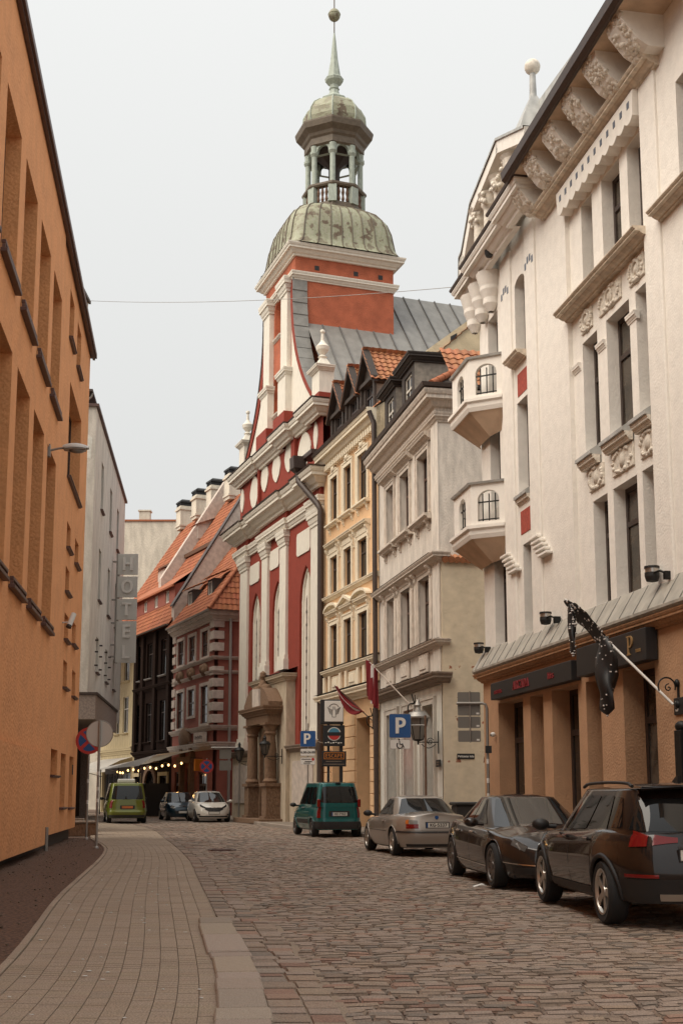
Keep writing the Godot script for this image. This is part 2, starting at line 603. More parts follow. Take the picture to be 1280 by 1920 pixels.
	M.wood = mat(lin(0.16, 0.085, 0.05), 0.7, streak, 0.7)
	M.dark_wood = mat(lin(0.045, 0.026, 0.02), 0.6, streak, 0.7)
	M.frame_dark = mat(lin(0.045, 0.03, 0.025), 0.5)
	M.frame_white = mat(lin(0.58, 0.54, 0.47), 0.6)
	M.frame_brown = mat(lin(0.09, 0.05, 0.035), 0.55)
	M.glass = mat(lin(0.018, 0.016, 0.015), 0.08, noise_tex(0.02, 0.5, 1.4, 3, 31, 256), 0.7)
	M.glass_soft = mat(lin(0.10, 0.085, 0.07), 0.12, noise_tex(0.012, 0.4, 1.3, 3, 32, 256), 0.5)
	M.curtain_glass = mat(lin(0.075, 0.06, 0.045), 0.12, noise_tex(0.01, 0.6, 1.3, 3, 33, 256), 0.4)
	M.gutter_brown = mat(lin(0.06, 0.038, 0.03), 0.5, fine, 0.6)
	M.iron = metal(lin(0.02, 0.02, 0.02), 0.5, 0.6)
	M.black = mat(lin(0.015, 0.014, 0.014), 0.55)
	M.rail_white = mat(lin(0.62, 0.61, 0.58), 0.5)
	M.galv = metal(lin(0.33, 0.31, 0.285), 0.5, 0.7)
	M.sign_back = metal(lin(0.20, 0.185, 0.165), 0.55, 0.5)
	M.sign_grey = mat(lin(0.55, 0.54, 0.505), 0.55)
	M.canvas = mat(lin(0.75, 0.72, 0.66), 0.9)
	M.canvas.backlight_enabled = true
	M.canvas.backlight = lin(0.6, 0.57, 0.5)
	M.sign_blue = mat(lin(0.012, 0.075, 0.24), 0.4)
	M.sign_white = mat(lin(0.70, 0.68, 0.64), 0.45)
	M.sign_red = mat(lin(0.45, 0.03, 0.025), 0.45)
	M.sign_black = mat(lin(0.012, 0.012, 0.013), 0.5)
	M.sign_orange = mat(lin(0.6, 0.2, 0.02), 0.5)
	M.sign_blue2 = mat(lin(0.05, 0.2, 0.3), 0.5)
	M.gold = metal(lin(0.45, 0.28, 0.12), 0.45, 0.6)
	M.red_letter = mat(lin(0.20, 0.012, 0.016), 0.6)
	M.flag_red = mat(lin(0.17, 0.010, 0.014), 0.9)
	M.flag_white = mat(lin(0.62, 0.58, 0.55), 0.9)
	for m in [M.black_house, M.black_trim]:
		m.metallic_specular = 0.2
	# rain has drawn the grain of these surfaces out vertically
	for m in [M.white, M.white_trim, M.hotel, M.hotel_side, M.pale, M.church_cream, M.church_white, M.brownstone, M.cream_house, M.copper_pale]:
		m.uv1_scale = Vector3(m.uv1_scale.x * 2.6, m.uv1_scale.y * 0.7, m.uv1_scale.z * 2.6)
	# ground
	M.sett = mat(lin(0.37, 0.285, 0.228), 0.8, grit, 0.9, rough_bump, 0.5)
	M.joint = mat(lin(0.13, 0.08, 0.055), 0.95, grit, 0.7)
	M.path_joint = mat(lin(0.36, 0.28, 0.21), 0.95, grit, 0.7)
	M.paver = mat(lin(0.42, 0.33, 0.25), 0.9, grit, 0.8, bump, 0.5)
	M.granite = mat(lin(0.45, 0.375, 0.31), 0.8, grit, 1.4, rough_bump, 0.3)
	M.earth = mat(lin(0.135, 0.072, 0.046), 0.97, noise_tex(0.06, 0.4, 1.4, 6, 41), 0.5, bump, 1.0)
	M.slab = mat(lin(0.27, 0.22, 0.175), 0.9, grit, 0.6, bump, 0.4)
	# vehicles
	M.tyre = mat(lin(0.014, 0.013, 0.013), 0.8)
	M.alloy = metal(lin(0.50, 0.47, 0.43), 0.3, 0.9)
	M.alloy_dark = metal(lin(0.14, 0.13, 0.125), 0.35, 0.8)
	M.plastic = mat(lin(0.018, 0.016, 0.016), 0.6)
	M.car_glass = mat(lin(0.012, 0.012, 0.012), 0.03)
	M.car_glass.metallic_specular = 0.5
	M.lamp_red = mat(lin(0.17, 0.008, 0.007), 0.1)
	M.lamp_clear = mat(lin(0.20, 0.19, 0.175), 0.08)
	M.head_lamp = mat(lin(0.09, 0.085, 0.08), 0.05)
	M.lamp_orange = mat(lin(0.5, 0.14, 0.03), 0.15)
	M.chrome = metal(lin(0.62, 0.6, 0.57), 0.15)
	M.bulb = glow(Color(1.0, 0.78, 0.5), 1.6)
	M.plate = mat(lin(0.66, 0.64, 0.58), 0.5)

func copper_tex() -> ImageTexture: # verdigris with brown worn patches and runs, a grain of its own
	var n1 := FastNoiseLite.new()
	n1.frequency = 0.012
	n1.fractal_octaves = 5
	n1.seed = 5
	var n2 := FastNoiseLite.new()
	n2.frequency = 0.05
	n2.fractal_octaves = 3
	n2.seed = 6
	var w := 512
	var im1 := n1.get_seamless_image(w, w)
	var im2 := n2.get_seamless_image(w, w)
	var im := Image.create(w, w, false, Image.FORMAT_RGB8)
	for y in w:
		for x in w:
			var a := im1.get_pixel(x, y).r
			var b := im2.get_pixel(x, (y * 1) % w).r
			var k := smoothstep(0.56, 0.70, a + 0.25 * (b - 0.5))
			var g := 0.85 + 0.3 * b
			im.set_pixel(x, y, Color(0.98 * g, 1.0 * g, 0.94 * g).lerp(Color(0.62, 0.52, 0.47) * g, k))
	return ImageTexture.create_from_image(im)

func peel_mat() -> StandardMaterial3D: # old lime plaster come off in patches, brick and earlier coats showing
	var n1 := FastNoiseLite.new()
	n1.frequency = 0.010
	n1.fractal_octaves = 5
	n1.seed = 17
	var n2 := FastNoiseLite.new()
	n2.frequency = 0.035
	n2.fractal_octaves = 4
	n2.seed = 18
	var w := 512
	var im := Image.create(w, w, false, Image.FORMAT_RGB8)
	var base := lin(0.56, 0.475, 0.35)
	for y in w:
		for x in w:
			var a := n1.get_noise_2d(x, y)
			var b := n2.get_noise_2d(x * 0.6, y * 1.6)
			var g := 1.0 + 0.06 * b + 0.05 * a
			var col := Color(base.r * g, base.g * g, base.b * g)
			var px := float(x) / w
			var py := 1.0 - float(y) / w
			var bare := smoothstep(0.34, 0.38, a + 0.45 * b - 1.4 * absf(px - 0.2) + 0.06)
			if py < 0.62 and py > 0.28:
				col = col.lerp(lin(0.22, 0.085, 0.05) * (0.9 + 0.5 * b), bare)
			var grey := smoothstep(0.18, 0.30, n1.get_noise_2d(x + 900.0, y * 0.7) + 0.2 * b)
			col = col.lerp(lin(0.52, 0.46, 0.37), grey * 0.22)
			var crack := 1.0 - smoothstep(0.0, 0.02, absf(n1.get_noise_2d(x * 0.5 + 300.0, y * 2.2)))
			col = col.lerp(lin(0.25, 0.17, 0.11), crack * 0.12)
			im.set_pixel(x, y, col)
	var m := mat(Color.WHITE, 0.93)
	m.albedo_texture = ImageTexture.create_from_image(im)
	return m


# plan lines as (x, forward)
var PATH_R := [Vector2(-0.42, 4.0), Vector2(-0.58, 8.0), Vector2(-1.32, 13.6), Vector2(-2.40, 20.9), Vector2(-3.42, 27.7), Vector2(-5.44, 38.7), Vector2(-8.3, 52.3), Vector2(-12.2, 62.0)]
var PATH_L := [Vector2(-2.2, 4.0), Vector2(-2.67, 9.9), Vector2(-3.78, 16.9), Vector2(-5.9, 31.5), Vector2(-7.9, 39.6), Vector2(-10.6, 51.0), Vector2(-14.6, 62.0)]
var KERB_R := [Vector2(5.1, 2.0), Vector2(5.0, 13.5), Vector2(4.55, 19.5), Vector2(3.15, 29.0), Vector2(1.2, 39.0), Vector2(-1.93, 50.0), Vector2(-4.98, 61.8), Vector2(-8.0, 70.5), Vector2(-12.5, 84.0), Vector2(-18.0, 95.0)]

func stone(mb: MB, p: Array, top: float, ch: float, dome: float) -> void: # one sett: four plan corners in order, chamfered and slightly domed
	var mid := Vector3.ZERO
	for q in p:
		mid += q / 4.0
	var t := []
	for q in p:
		var d: Vector3 = mid - q
		t.append(q + d.normalized() * ch + Vector3(0, top, 0))
	var cen := mid + Vector3(0, top + dome, 0)
	for k in 4:
		var m := (k + 1) % 4
		var up: Vector3 = (t[m] - t[k]).cross(cen - t[k])
		if up.y > 0:
			mb.tri(t[k], t[m], cen)
			mb.quad(p[k] - Vector3(0, 0.012, 0), p[m] - Vector3(0, 0.012, 0), t[m] - Vector3(0, ch * 0.25, 0), t[k] - Vector3(0, ch * 0.25, 0))
		else:
			mb.tri(t[m], t[k], cen)
			mb.quad(p[m] - Vector3(0, 0.012, 0), p[k] - Vector3(0, 0.012, 0), t[k] - Vector3(0, ch * 0.25, 0), t[m] - Vector3(0, ch * 0.25, 0))

func strip(mb: MB, left: Array, right: Array, d0: float, d1: float, step: float, y: float) -> void:
	var d := d0
	while d < d1 - 0.001:
		var e := minf(d + step, d1)
		mb.quad(Vector3(path_lerp(left, d), y, -d), Vector3(path_lerp(right, d), y, -d), Vector3(path_lerp(right, e), y, -e), Vector3(path_lerp(left, e), y, -e))
		d = e

func in_view(x: float, d: float) -> bool: # inside the photograph's lower part
	var c := d * 0.9877 - 0.2
	return absf(x / c) < 0.279 and d > 7.6

func sett_color() -> Color:
	var g := rng.randf_range(0.62, 1.28)
	var k := rng.randf()
	if k < 0.16:
		return Color(g * 1.12, g * 0.88, g * 0.80)
	if k < 0.36:
		return Color(g * 0.92, g * 0.97, g * 0.98)
	return Color(g * 1.03, g, g * 0.94)

func ground() -> void:
	var g := MB.new()
	g.quad(Vector3(-400, -0.06, 400), Vector3(400, -0.06, 400), Vector3(400, -0.06, -500), Vector3(-400, -0.06, -500))
	structure(obj(self, "ground", g, M.slab), "flat town ground under the street and houses")
	# carriageway: a bed of sand in the joints with granite setts on it
	var r := MB.new()
	strip(r, PATH_R, KERB_R, -6.0, 61.0, 1.0, -0.022)
	r.quad(Vector3(-30, -0.022, -61.0), Vector3(-4.9, -0.022, -61.0), Vector3(-12, -0.022, -130), Vector3(-45, -0.022, -130))
	var road := obj(self, "road", r, M.joint)
	structure(road, "street paved with worn granite setts")
	var noise := FastNoiseLite.new()
	noise.seed = 3
	noise.frequency = 0.35
	var rest := MB.new()
	var singles := 0
	var d := 3.0
	while d < 92.0:
		var deep := rng.randf_range(0.115, 0.155) * (1.0 if d < 34.0 else 1.5)
		var gutter := 0.47 if d > 14.0 else 0.58
		var xa := path_lerp(PATH_R, d) + gutter if d < 60.0 else -27.0
		var xb := path_lerp(KERB_R, d) - 0.12
		var x := xa + rng.randf_range(0.0, 0.1)
		while x < xb:
			var wide := rng.randf_range(0.13, 0.30) * (1.0 if d < 34.0 else 1.4)
			var w2 := minf(wide, xb - x + 0.05)
			var p := []
			for e in [[0, 0], [1, 0], [1, 1], [0, 1]]:
				var px: float = x + 0.007 + (w2 - 0.014) * e[0] + rng.randf_range(-0.008, 0.008)
				var dd: float = d + 0.006 + (deep - 0.012) * e[1] + rng.randf_range(-0.008, 0.008)
				dd += 0.11 * px + 0.09 * noise.get_noise_2d(px * 2.0, d * 0.6) + 0.05 * noise.get_noise_2d(px * 7.0, d)
				p.append(Vector3(px, -0.006 + 0.012 * noise.get_noise_2d(px * 3.0 + 50.0, d * 3.0), -dd))
			var top := rng.randf_range(0.0, 0.016)
			var col := sett_color()
			var dirt := 1.0 + 0.22 * noise.get_noise_2d(x * 1.1 + 500.0, d * 0.9)
			col = Color(col.r * dirt, col.g * dirt, col.b * dirt)
			var mid: Vector3 = (p[0] + p[2]) / 2.0
			if singles < 300 and in_view(mid.x, -mid.z):
				singles += 1
				var one := MB.new()
				one.col = col
				stone(one, p, top, 0.017, 0.010)
				obj(road, "sett", one, M.sett)
			else:
				rest.col = col
				stone(rest, p, top, 0.017, 0.010)
			x += wide
		d += deep
	# two edge courses along the footpath
	var edge_d := 3.0
	while edge_d < 56.0:
		var long := rng.randf_range(0.16, 0.34)
		var seam := 0.0
		for k in 2:
			var x0 := path_lerp(PATH_R, edge_d)
			var x1 := path_lerp(PATH_R, edge_d + long)
			var wk := 0.235
			var off := (0.14 if edge_d < 14.0 else 0.02) + wk * k
			var jit := rng.randf_range(-0.01, 0.01)
			var cut := rng.randf_range(-0.035, 0.035)
			if k == 0:
				seam = cut
			var inner := 0.0 if k == 0 else seam
			var outer_ := seam if k == 0 else rng.randf_range(-0.04, 0.03)
			rest.col = sett_color() * 1.05
			stone(rest, [Vector3(x0 + off + inner, 0.0, -edge_d - 0.005), Vector3(x0 + off + outer_ + wk - 0.006, 0.0, -edge_d - 0.005 - jit), Vector3(x1 + off + outer_ + wk - 0.006, 0.0, -edge_d - long + 0.005), Vector3(x1 + off + inner, 0.0, -edge_d - long + 0.005)], 0.008 + rng.randf_range(0.0, 0.016), 0.014, 0.006)
		edge_d += long
	stuff(obj(road, "setts_beyond", rest, M.sett))
	var sand := MB.new() # sand washed into the edge courses
	var sd := 3.0
	while sd < 56.0:
		var s0 := path_lerp(PATH_R, sd)
		var s1 := path_lerp(PATH_R, sd + 0.5)
		sand.quad(Vector3(s0 - 0.02, 0.0, -sd), Vector3(s0 + 0.68, -0.004, -sd), Vector3(s1 + 0.68, -0.004, -sd - 0.5), Vector3(s1 - 0.02, 0.0, -sd - 0.5))
		sd += 0.5
	obj(road, "gutter_sand", sand, M.path_joint)
	# footpath of small concrete pavers
	var f := MB.new()
	strip(f, PATH_L, PATH_R, -6.0, 61.0, 0.5, 0.006)
	var path := obj(self, "footpath", f, M.path_joint)
	structure(path, "footpath of small beige concrete pavers")
	var many := MB.new()
	var cols := 12
	var n1 := 0
	for i in cols:
		var dd := 3.0 + (0.05 if i % 2 else 0.0)
		while dd < 60.0:
			var e := dd + 0.1 if dd < 30.0 else dd + 0.2
			var q := []
			for c in [[i, dd], [i + 1, dd], [i + 1, e], [i, e]]:
				var fx: float = float(c[0]) / cols
				var px := lerpf(path_lerp(PATH_L, c[1]) + 0.02, path_lerp(PATH_R, c[1]) - 0.01, fx)
				q.append(Vector3(px + (0.0012 if c[0] == i else -0.0012), 0.0, -c[1] + (-0.001 if c[1] == dd else 0.001)))
			var sag := 0.010 * noise.get_noise_2d(q[0].x * 1.3, dd * 1.1)
			for k in 4:
				q[k].y = 0.012 + sag
			var v := rng.randf_range(0.965, 1.03)
			var col := Color(v * rng.randf_range(0.98, 1.03), v, v * rng.randf_range(0.95, 1.02))
			var worn := 1.0 + 0.13 * noise.get_noise_2d(q[0].x * 3.1 + 200.0, dd * 2.3) + 0.10 * noise.get_noise_2d(q[0].x * 9.0, dd * 8.0 + 70.0)
			col = Color(col.r * worn, col.g * worn, col.b * worn)
			var lift := 0.016 + rng.randf_range(0.0, 0.0018)
			if n1 < 300 and dd > 8.0 and dd < 10.9 and in_view(q[0].x + 0.2, dd):
				n1 += 1
				var one := MB.new()
				one.col = col
				stone(one, q, lift, 0.0022, 0.0003)
				obj(path, "paver", one, M.paver)
			else:
				many.col = col
				stone(many, q, lift, 0.0022, 0.0003)
			dd = e
	stuff(obj(path, "pavers_beyond", many, M.paver))
	var drop := MB.new() # old chewing gum and paint drops
	for k in 70:
		var gd := rng.randf_range(8.0, 24.0)
		var gx := lerpf(path_lerp(PATH_L, gd), path_lerp(PATH_R, gd), rng.randf_range(0.05, 0.9))
		var gs := rng.randf_range(0.006, 0.02)
		drop.ball(Vector3(gx, 0.034, -gd), Vector3(gs * rng.randf_range(1.0, 2.0), 0.004, gs), 6, 4)
	stuff(obj(path, "paint_drops", drop, M.sign_white))
	# narrow edging stones on the earth side
	var ed := 3.0
	while ed < 39.0:
		var l := 0.98
		var b := MB.new()
		var a0 := Vector3(path_lerp(PATH_L, ed), 0, -ed)
		var a1 := Vector3(path_lerp(PATH_L, ed + l), 0, -ed - l)
		b.t = Transform3D(Basis(Vector3.UP, atan2(-(a1 - a0).x, -(a1 - a0).z)), a0)
		b.bbox(-0.07, -0.05, -(a1 - a0).length() + 0.006, 0.005, 0.036 + rng.randf_range(-0.004, 0.004), -0.006, 0.008)
		var g2 := rng.randf_range(0.85, 1.05)
		for k in b.c.size():
			b.c[k] = Color(g2, g2, g2)
		obj(path, "edging_stone", b, M.paver)
		ed += l
	# broad granite kerb slabs at the near edge
	var ks := 5.6
	for l in [0.95, 0.72, 0.55, 0.42, 0.78, 0.52, 0.36, 0.92, 0.30, 1.30, 1.05, 0.62]:
		if ks + l > 14.2:
			break
		var k0 := path_lerp(PATH_R, ks)
		var k1 := path_lerp(PATH_R, ks + l)
		var b := MB.new()
		b.t = Transform3D(Basis(Vector3.UP, atan2(-(k1 - k0), l)), Vector3(k0, 0, -ks))
		var g3 := rng.randf_range(0.72, 1.06)
		b.col = Color(g3, g3 * rng.randf_range(0.95, 1.0), g3 * rng.randf_range(0.9, 0.98))
		b.bbox(-0.20 + rng.randf_range(-0.02, 0.02), -0.05, -l + 0.014, 0.15 + rng.randf_range(-0.02, 0.02), 0.055 + rng.randf_range(0.0, 0.014), -0.008, 0.012)
		obj(path, "kerb_slab", b, M.granite)
		ks += l
	# bare earth between the footpath and the orange wall
	var em := MB.new()
	var rows := []
	var e2 := 2.0
	while e2 < 41.0:
		var row := []
		var xr := path_lerp(PATH_L, e2) - 0.06
		var xl := -6.1 - 0.1267 * (e2 - 21.0)
		for k in 15:
			var x := lerpf(xl - 0.4, xr, k / 14.0)
			var y := 0.015 + 0.05 * noise.get_noise_2d(x * 2.0, e2 * 2.0) * (1.0 - k / 14.0) + 0.02 * noise.get_noise_2d(x * 9.0, e2 * 9.0)
			row.append(Vector3(x, y, -e2))
		rows.append(row)
		e2 += 0.25
	em.sheet(rows)
	structure(obj(self, "earth_verge", em, M.earth), "bare brown earth strip beside the orange building")
	# pebbles and grass tufts on it
	var peb := MB.new()
	for k in 260:
		var pd := rng.randf_range(7.0, 40.0)
		var px := lerpf(-6.1 - 0.1267 * (pd - 21.0), path_lerp(PATH_L, pd) - 0.1, rng.randf())
		var s := rng.randf_range(0.006, 0.02)
		var gg := rng.randf_range(0.3, 0.9)
		peb.col = Color(gg, gg * 0.93, gg * 0.85)
		peb.ball(Vector3(px, 0.03, -pd), Vector3(s, s * 0.6, s), 5, 3)
	stuff(obj(self, "gravel", peb, M.slab)).set_meta("label", "scattered small pebbles on the bare earth")
	# raised pavement on the house side with kerb stones
	var pm := MB.new()
	var pd2 := -4.0
	var outer := [Vector2(14, -4.0), Vector2(12, 20.0), Vector2(12, 31.5), Vector2(10, 41.0), Vector2(6, 47.0), Vector2(4, 54.0), Vector2(-1, 68.0), Vector2(-5.0, 84.0), Vector2(-9.0, 95.0)]
	while pd2 < 90.0:
		var pe := pd2 + 1.0
		pm.quad(Vector3(path_lerp(KERB_R, pd2) + 0.13, 0.12, -pd2), Vector3(path_lerp(outer, pd2), 0.12, -pd2), Vector3(path_lerp(outer, pe), 0.12, -pe), Vector3(path_lerp(KERB_R, pe) + 0.13, 0.12, -pe))
		pd2 = pe
	var pave := obj(self, "pavement", pm, M.slab)
	structure(pave, "raised grey pavement along the house fronts")
	var kd := 3.0
	while kd < 84.0:
		var l := 1.0
		var x0 := path_lerp(KERB_R, kd)
		var x1 := path_lerp(KERB_R, kd + l)
		var b := MB.new()
		b.t = Transform3D(Basis(Vector3.UP, atan2(-(x1 - x0), l)), Vector3(x0, 0, -kd))
		b.bbox(0.0, -0.05, -sqrt(l * l + (x1 - x0) * (x1 - x0)) + 0.008, 0.14, 0.125, -0.004, 0.015)
		var g4 := rng.randf_range(0.75, 1.1)
		for k in b.c.size():
			b.c[k] = Color(g4, g4, g4)
		obj(pave, "kerb_stone", b, M.granite)
		kd += l
	# a cast iron cover in the setts and a scrap of paper
	var lid := MB.new()
	lid.lathe([Vector2(0.36, 0.0), Vector2(0.36, 0.034), Vector2(0.30, 0.036), Vector2(0.0, 0.036)], 28, Vector3.ZERO)
	var c := thing("manhole_cover", "round rusty manhole cover in the setts beyond the footpath bend", "cover", Vector3(-3.0, 0, -31.5))
	obj(c, "lid", lid, M.orange_trim)
	var grid := MB.new()
	for k in 5:
		grid.box(-0.24, 0.034, -0.22 + k * 0.1, 0.24, 0.042, -0.17 + k * 0.1)
	obj(c, "rib", grid, M.orange_trim)
	var pp := MB.new()
	pp.sheet([[Vector3(-0.11, 0.04, 0.03), Vector3(0, 0.075, 0.05), Vector3(0.12, 0.045, 0.02)], [Vector3(-0.13, 0.05, -0.04), Vector3(0.01, 0.09, -0.03), Vector3(0.11, 0.04, -0.06)]])
	var po := obj(self, "paper_scrap", pp, M.sign_white)
	po.position = Vector3(2.1, 0, -18.9)
	tag(po, "crumpled white paper scrap lying on the setts near the black saloon", "litter")

func orange_block() -> void:
	var b := front("orange_building", "long orange plaster building with deep window bays on the left", Vector2(-4.818, 11.015), Vector2(-8.492, 40.017))
	var holes := []
	var cols := []
	for k in range(-8, 4):
		cols.append(9.45 + 2.70 * k)
	for x in cols:
		holes.append([x, x + 1.95, 10.98, 14.1])
		holes.append([x, x + 1.95, 5.42, 9.7])
	var w := MB.new()
	w.wall(-13.5, 19.85, 0.24, 16.1, holes, 0.36)
	obj(b, "wall", w, M.orange)
	var holes2 := [[22.8, 26.7, 10.3, 13.05], [22.0, 23.3, 14.1, 15.5], [24.4, 25.7, 14.1, 15.5], [23.35, 24.5, 8.36, 9.1], [25.95, 27.2, 8.38, 9.15], [23.4, 24.55, 7.1, 7.82], [23.55, 24.75, 5.75, 6.5], [25.95, 27.2, 5.9, 6.6], [23.7, 24.85, 4.4, 5.17], [26.5, 27.65, 4.36, 5.16], [21.3, 22.95, 1.9, 2.58], [23.95, 25.4, 1.03, 2.55], [26.6, 27.95, 1.0, 2.54]]
	var w2 := MB.new()
	w2.t = Transform3D(Basis(), Vector3(0, 0, -0.05))
	w2.wall(19.85, 29.2, 0.36, 16.1, holes2, 0.36)
	w2.quad(Vector3(29.2, 0.36, 0), Vector3(29.2, 0.36, -9), Vector3(29.2, 16.1, -9), Vector3(29.2, 16.1, 0))
	w2.quad(Vector3(19.85, 0.24, 0.05), Vector3(19.85, 0.24, 0.0), Vector3(19.85, 16.1, 0.0), Vector3(19.85, 16.1, 0.05))
	w2.quad(Vector3(19.85, 0.36, -0.6), Vector3(29.2, 0.36, -0.6), Vector3(29.2, 0.36, 0), Vector3(19.85, 0.36, 0))
	obj(b, "end_wall", w2, M.orange)
	var pl := MB.new()
	pl.box(-13.5, 0.2, -0.01, 19.3, 2.38, 0.09)
	obj(b, "base_panel", pl, M.orange)
	var pd := MB.new()
	pd.box(-13.5, -0.2, -9.0, 29.0, 0.36, -0.22)
	obj(b, "plinth", pd, M.dark_plinth)
	body(b, -13.5, 29.15, 16.08, 9.0, M.orange, -0.43, 0.3)
	var cap := MB.new()
	cap.box(-13.6, 16.1, -9.1, 29.35, 16.26, 0.16)
	cap.box(-13.6, 16.04, 0.02, 29.35, 16.1, 0.10)
	obj(b, "roof_edge", cap, M.orange_trim)
	for h in holes:
		window(b, (h[0] + h[1]) / 2, h[2] + 0.02, 1.93, h[3] - h[2] - 0.04, -0.30, M.frame_dark, M.glass, 2, 0.7)
		var s := MB.new() # paired metal sill rails
		s.bbox(-1.0, -0.10, 0.0, 1.0, -0.02, 0.13, 0.01)
		s.bbox(-1.0, 0.06, 0.02, 1.0, 0.13, 0.10, 0.01)
		for e in [-0.97, 0.0, 0.97]:
			s.box(e - 0.02, -0.02, 0.03, e + 0.02, 0.06, 0.09)
		if not cache.has("osill"):
			cache.osill = s.mesh(M.orange_trim)
		shared(b, "sill", cache.osill, Vector3((h[0] + h[1]) / 2, h[2] - 0.02, 0))
	for h in holes2:
		window(b, (h[0] + h[1]) / 2, h[2] + 0.01, h[1] - h[0] - 0.02, h[3] - h[2] - 0.02, -0.36, M.frame_dark, M.glass, 1 if h[3] - h[2] < 1.0 else 2, 0.0)
		var sl := sill_shape(h[1] - h[0] + 0.06, 0.07, 0.12)
		var so := obj(b, "sill", sl, M.orange_trim)
		so.position = Vector3((h[0] + h[1]) / 2, h[2] - 0.06, -0.05)
	var v := MB.new()
	v.box(27.6, 2.0, -0.055, 27.75, 2.3, -0.03)
	v.box(19.2, 0.2, 0.085, 19.26, 0.21, 0.1)
	obj(b, "vent", v, M.frame_dark)
	# drainpipe stub at the foot of the joint
	var dp := MB.new()
	dp.tube([Vector3(19.95, 0.6, 0.05), Vector3(19.95, -0.05, 0.05)], 0.05, 10)
	obj(b, "drain_stub", dp, M.galv)
	# lamp on an arm
	var l := thing("wall_street_lamp", "white cobra-head street lamp on an arm from the orange wall", "street lamp", b.transform * Vector3(17.9, 9.62, 0), b.rotation.y)
	var arm := MB.new()
	arm.box(-0.08, -0.15, -0.03, 0.08, 0.15, 0.03)
	arm.tube([Vector3(0, 0, 0), Vector3(0, 0.06, 0.2), Vector3(0, 0.1, 0.45)], 0.028, 8)
	obj(l, "arm", arm, M.galv)
	var hd := MB.new()
	var rows := []
	for i in 9:
		var f := i / 8.0
		var row := []
		var half := 0.155 * pow(sin(PI * clampf(f * 0.86 + 0.07, 0, 1)), 0.55)
		for k in 9:
			var a := PI * k / 8.0
			row.append(Vector3(-cos(a) * half, 0.08 + 0.13 * sin(a) * pow(sin(PI * clampf(f * 0.8 + 0.12, 0, 1)), 0.6), 0.32 + 0.62 * f))
		rows.append(row)
	hd.sheet(rows, true)
	obj(l, "housing", hd, M.rail_white)
	var bt := MB.new()
	bt.bbox(-0.13, 0.03, 0.34, 0.13, 0.09, 0.88, 0.02)
	obj(l, "tray", bt, M.galv)
	var lens := MB.new()
	lens.ball(Vector3(0, 0.03, 0.66), Vector3(0.11, 0.07, 0.2), 12, 8)
	obj(l, "lens", lens, M.lamp_clear)
	# security camera
	var c := thing("wall_camera", "white bullet security camera on the orange wall beside small windows", "camera", b.transform * Vector3(23.0, 6.12, -0.05), b.rotation.y)
	var br := MB.new()
	br.lathe([Vector2(0.0, 0.0), Vector2(0.05, 0.0), Vector2(0.05, 0.02), Vector2(0.0, 0.02)], 10)
	br.tube([Vector3(0, 0, 0), Vector3(0, 0.02, 0.2)], 0.02, 8)
	obj(c, "bracket", br, M.rail_white)
	var cb := MB.new()
	cb.tube([Vector3(-0.10, -0.09, 0.20), Vector3(0.06, 0.26, 0.30)], 0.075, 12)
	obj(c, "housing", cb, M.rail_white)
	var ce := MB.new()
	ce.tube([Vector3(-0.125, -0.145, 0.183), Vector3(-0.10, -0.091, 0.199)], 0.078, 12)
	obj(c, "lens", ce, M.black)

func pale_block() -> void:
	var b := thing("pale_tower_block", "tall pale rendered building end rising behind the orange building", "building", Vector3(-10.85, 0, -45))
	var w := MB.new()
	w.prism(PackedVector2Array([Vector2(-14, -0.2), Vector2(0, -0.2), Vector2(0, 22.2), Vector2(-1.2, 22.85), Vector2(-6, 25.4), Vector2(-14, 21.5)]), -5.0, 0.0, true)
	obj(b, "wall", w, M.pale)
	var e := MB.new()
	e.t = Transform3D(Basis(), Vector3(0, 0, 0))
	e.sweep([Vector2(0, 22.15), Vector2(0.1, 22.15), Vector2(0.1, 22.27), Vector2(0, 22.3)], [Vector2(0.02, 0.1), Vector2(0.02, -5.0)])
	obj(b, "eave", e, M.gutter_brown)
	var c := MB.new()
	c.prism(PackedVector2Array([Vector2(0.1, 22.2), Vector2(0.1, 22.28), Vector2(-6, 25.55), Vector2(-6, 25.42)]), -0.1, 0.12, true)
	obj(b, "roof_edge", c, M.gutter_brown)
	var k := MB.new()
	k.tube([Vector3(0.0, 21.4, -0.1), Vector3(0.12, 21.4, -0.1), Vector3(0.2, 21.1, -0.1), Vector3(0.05, 19.4, -0.1)], 0.035, 6)
	obj(b, "wire_bracket", k, M.galv)

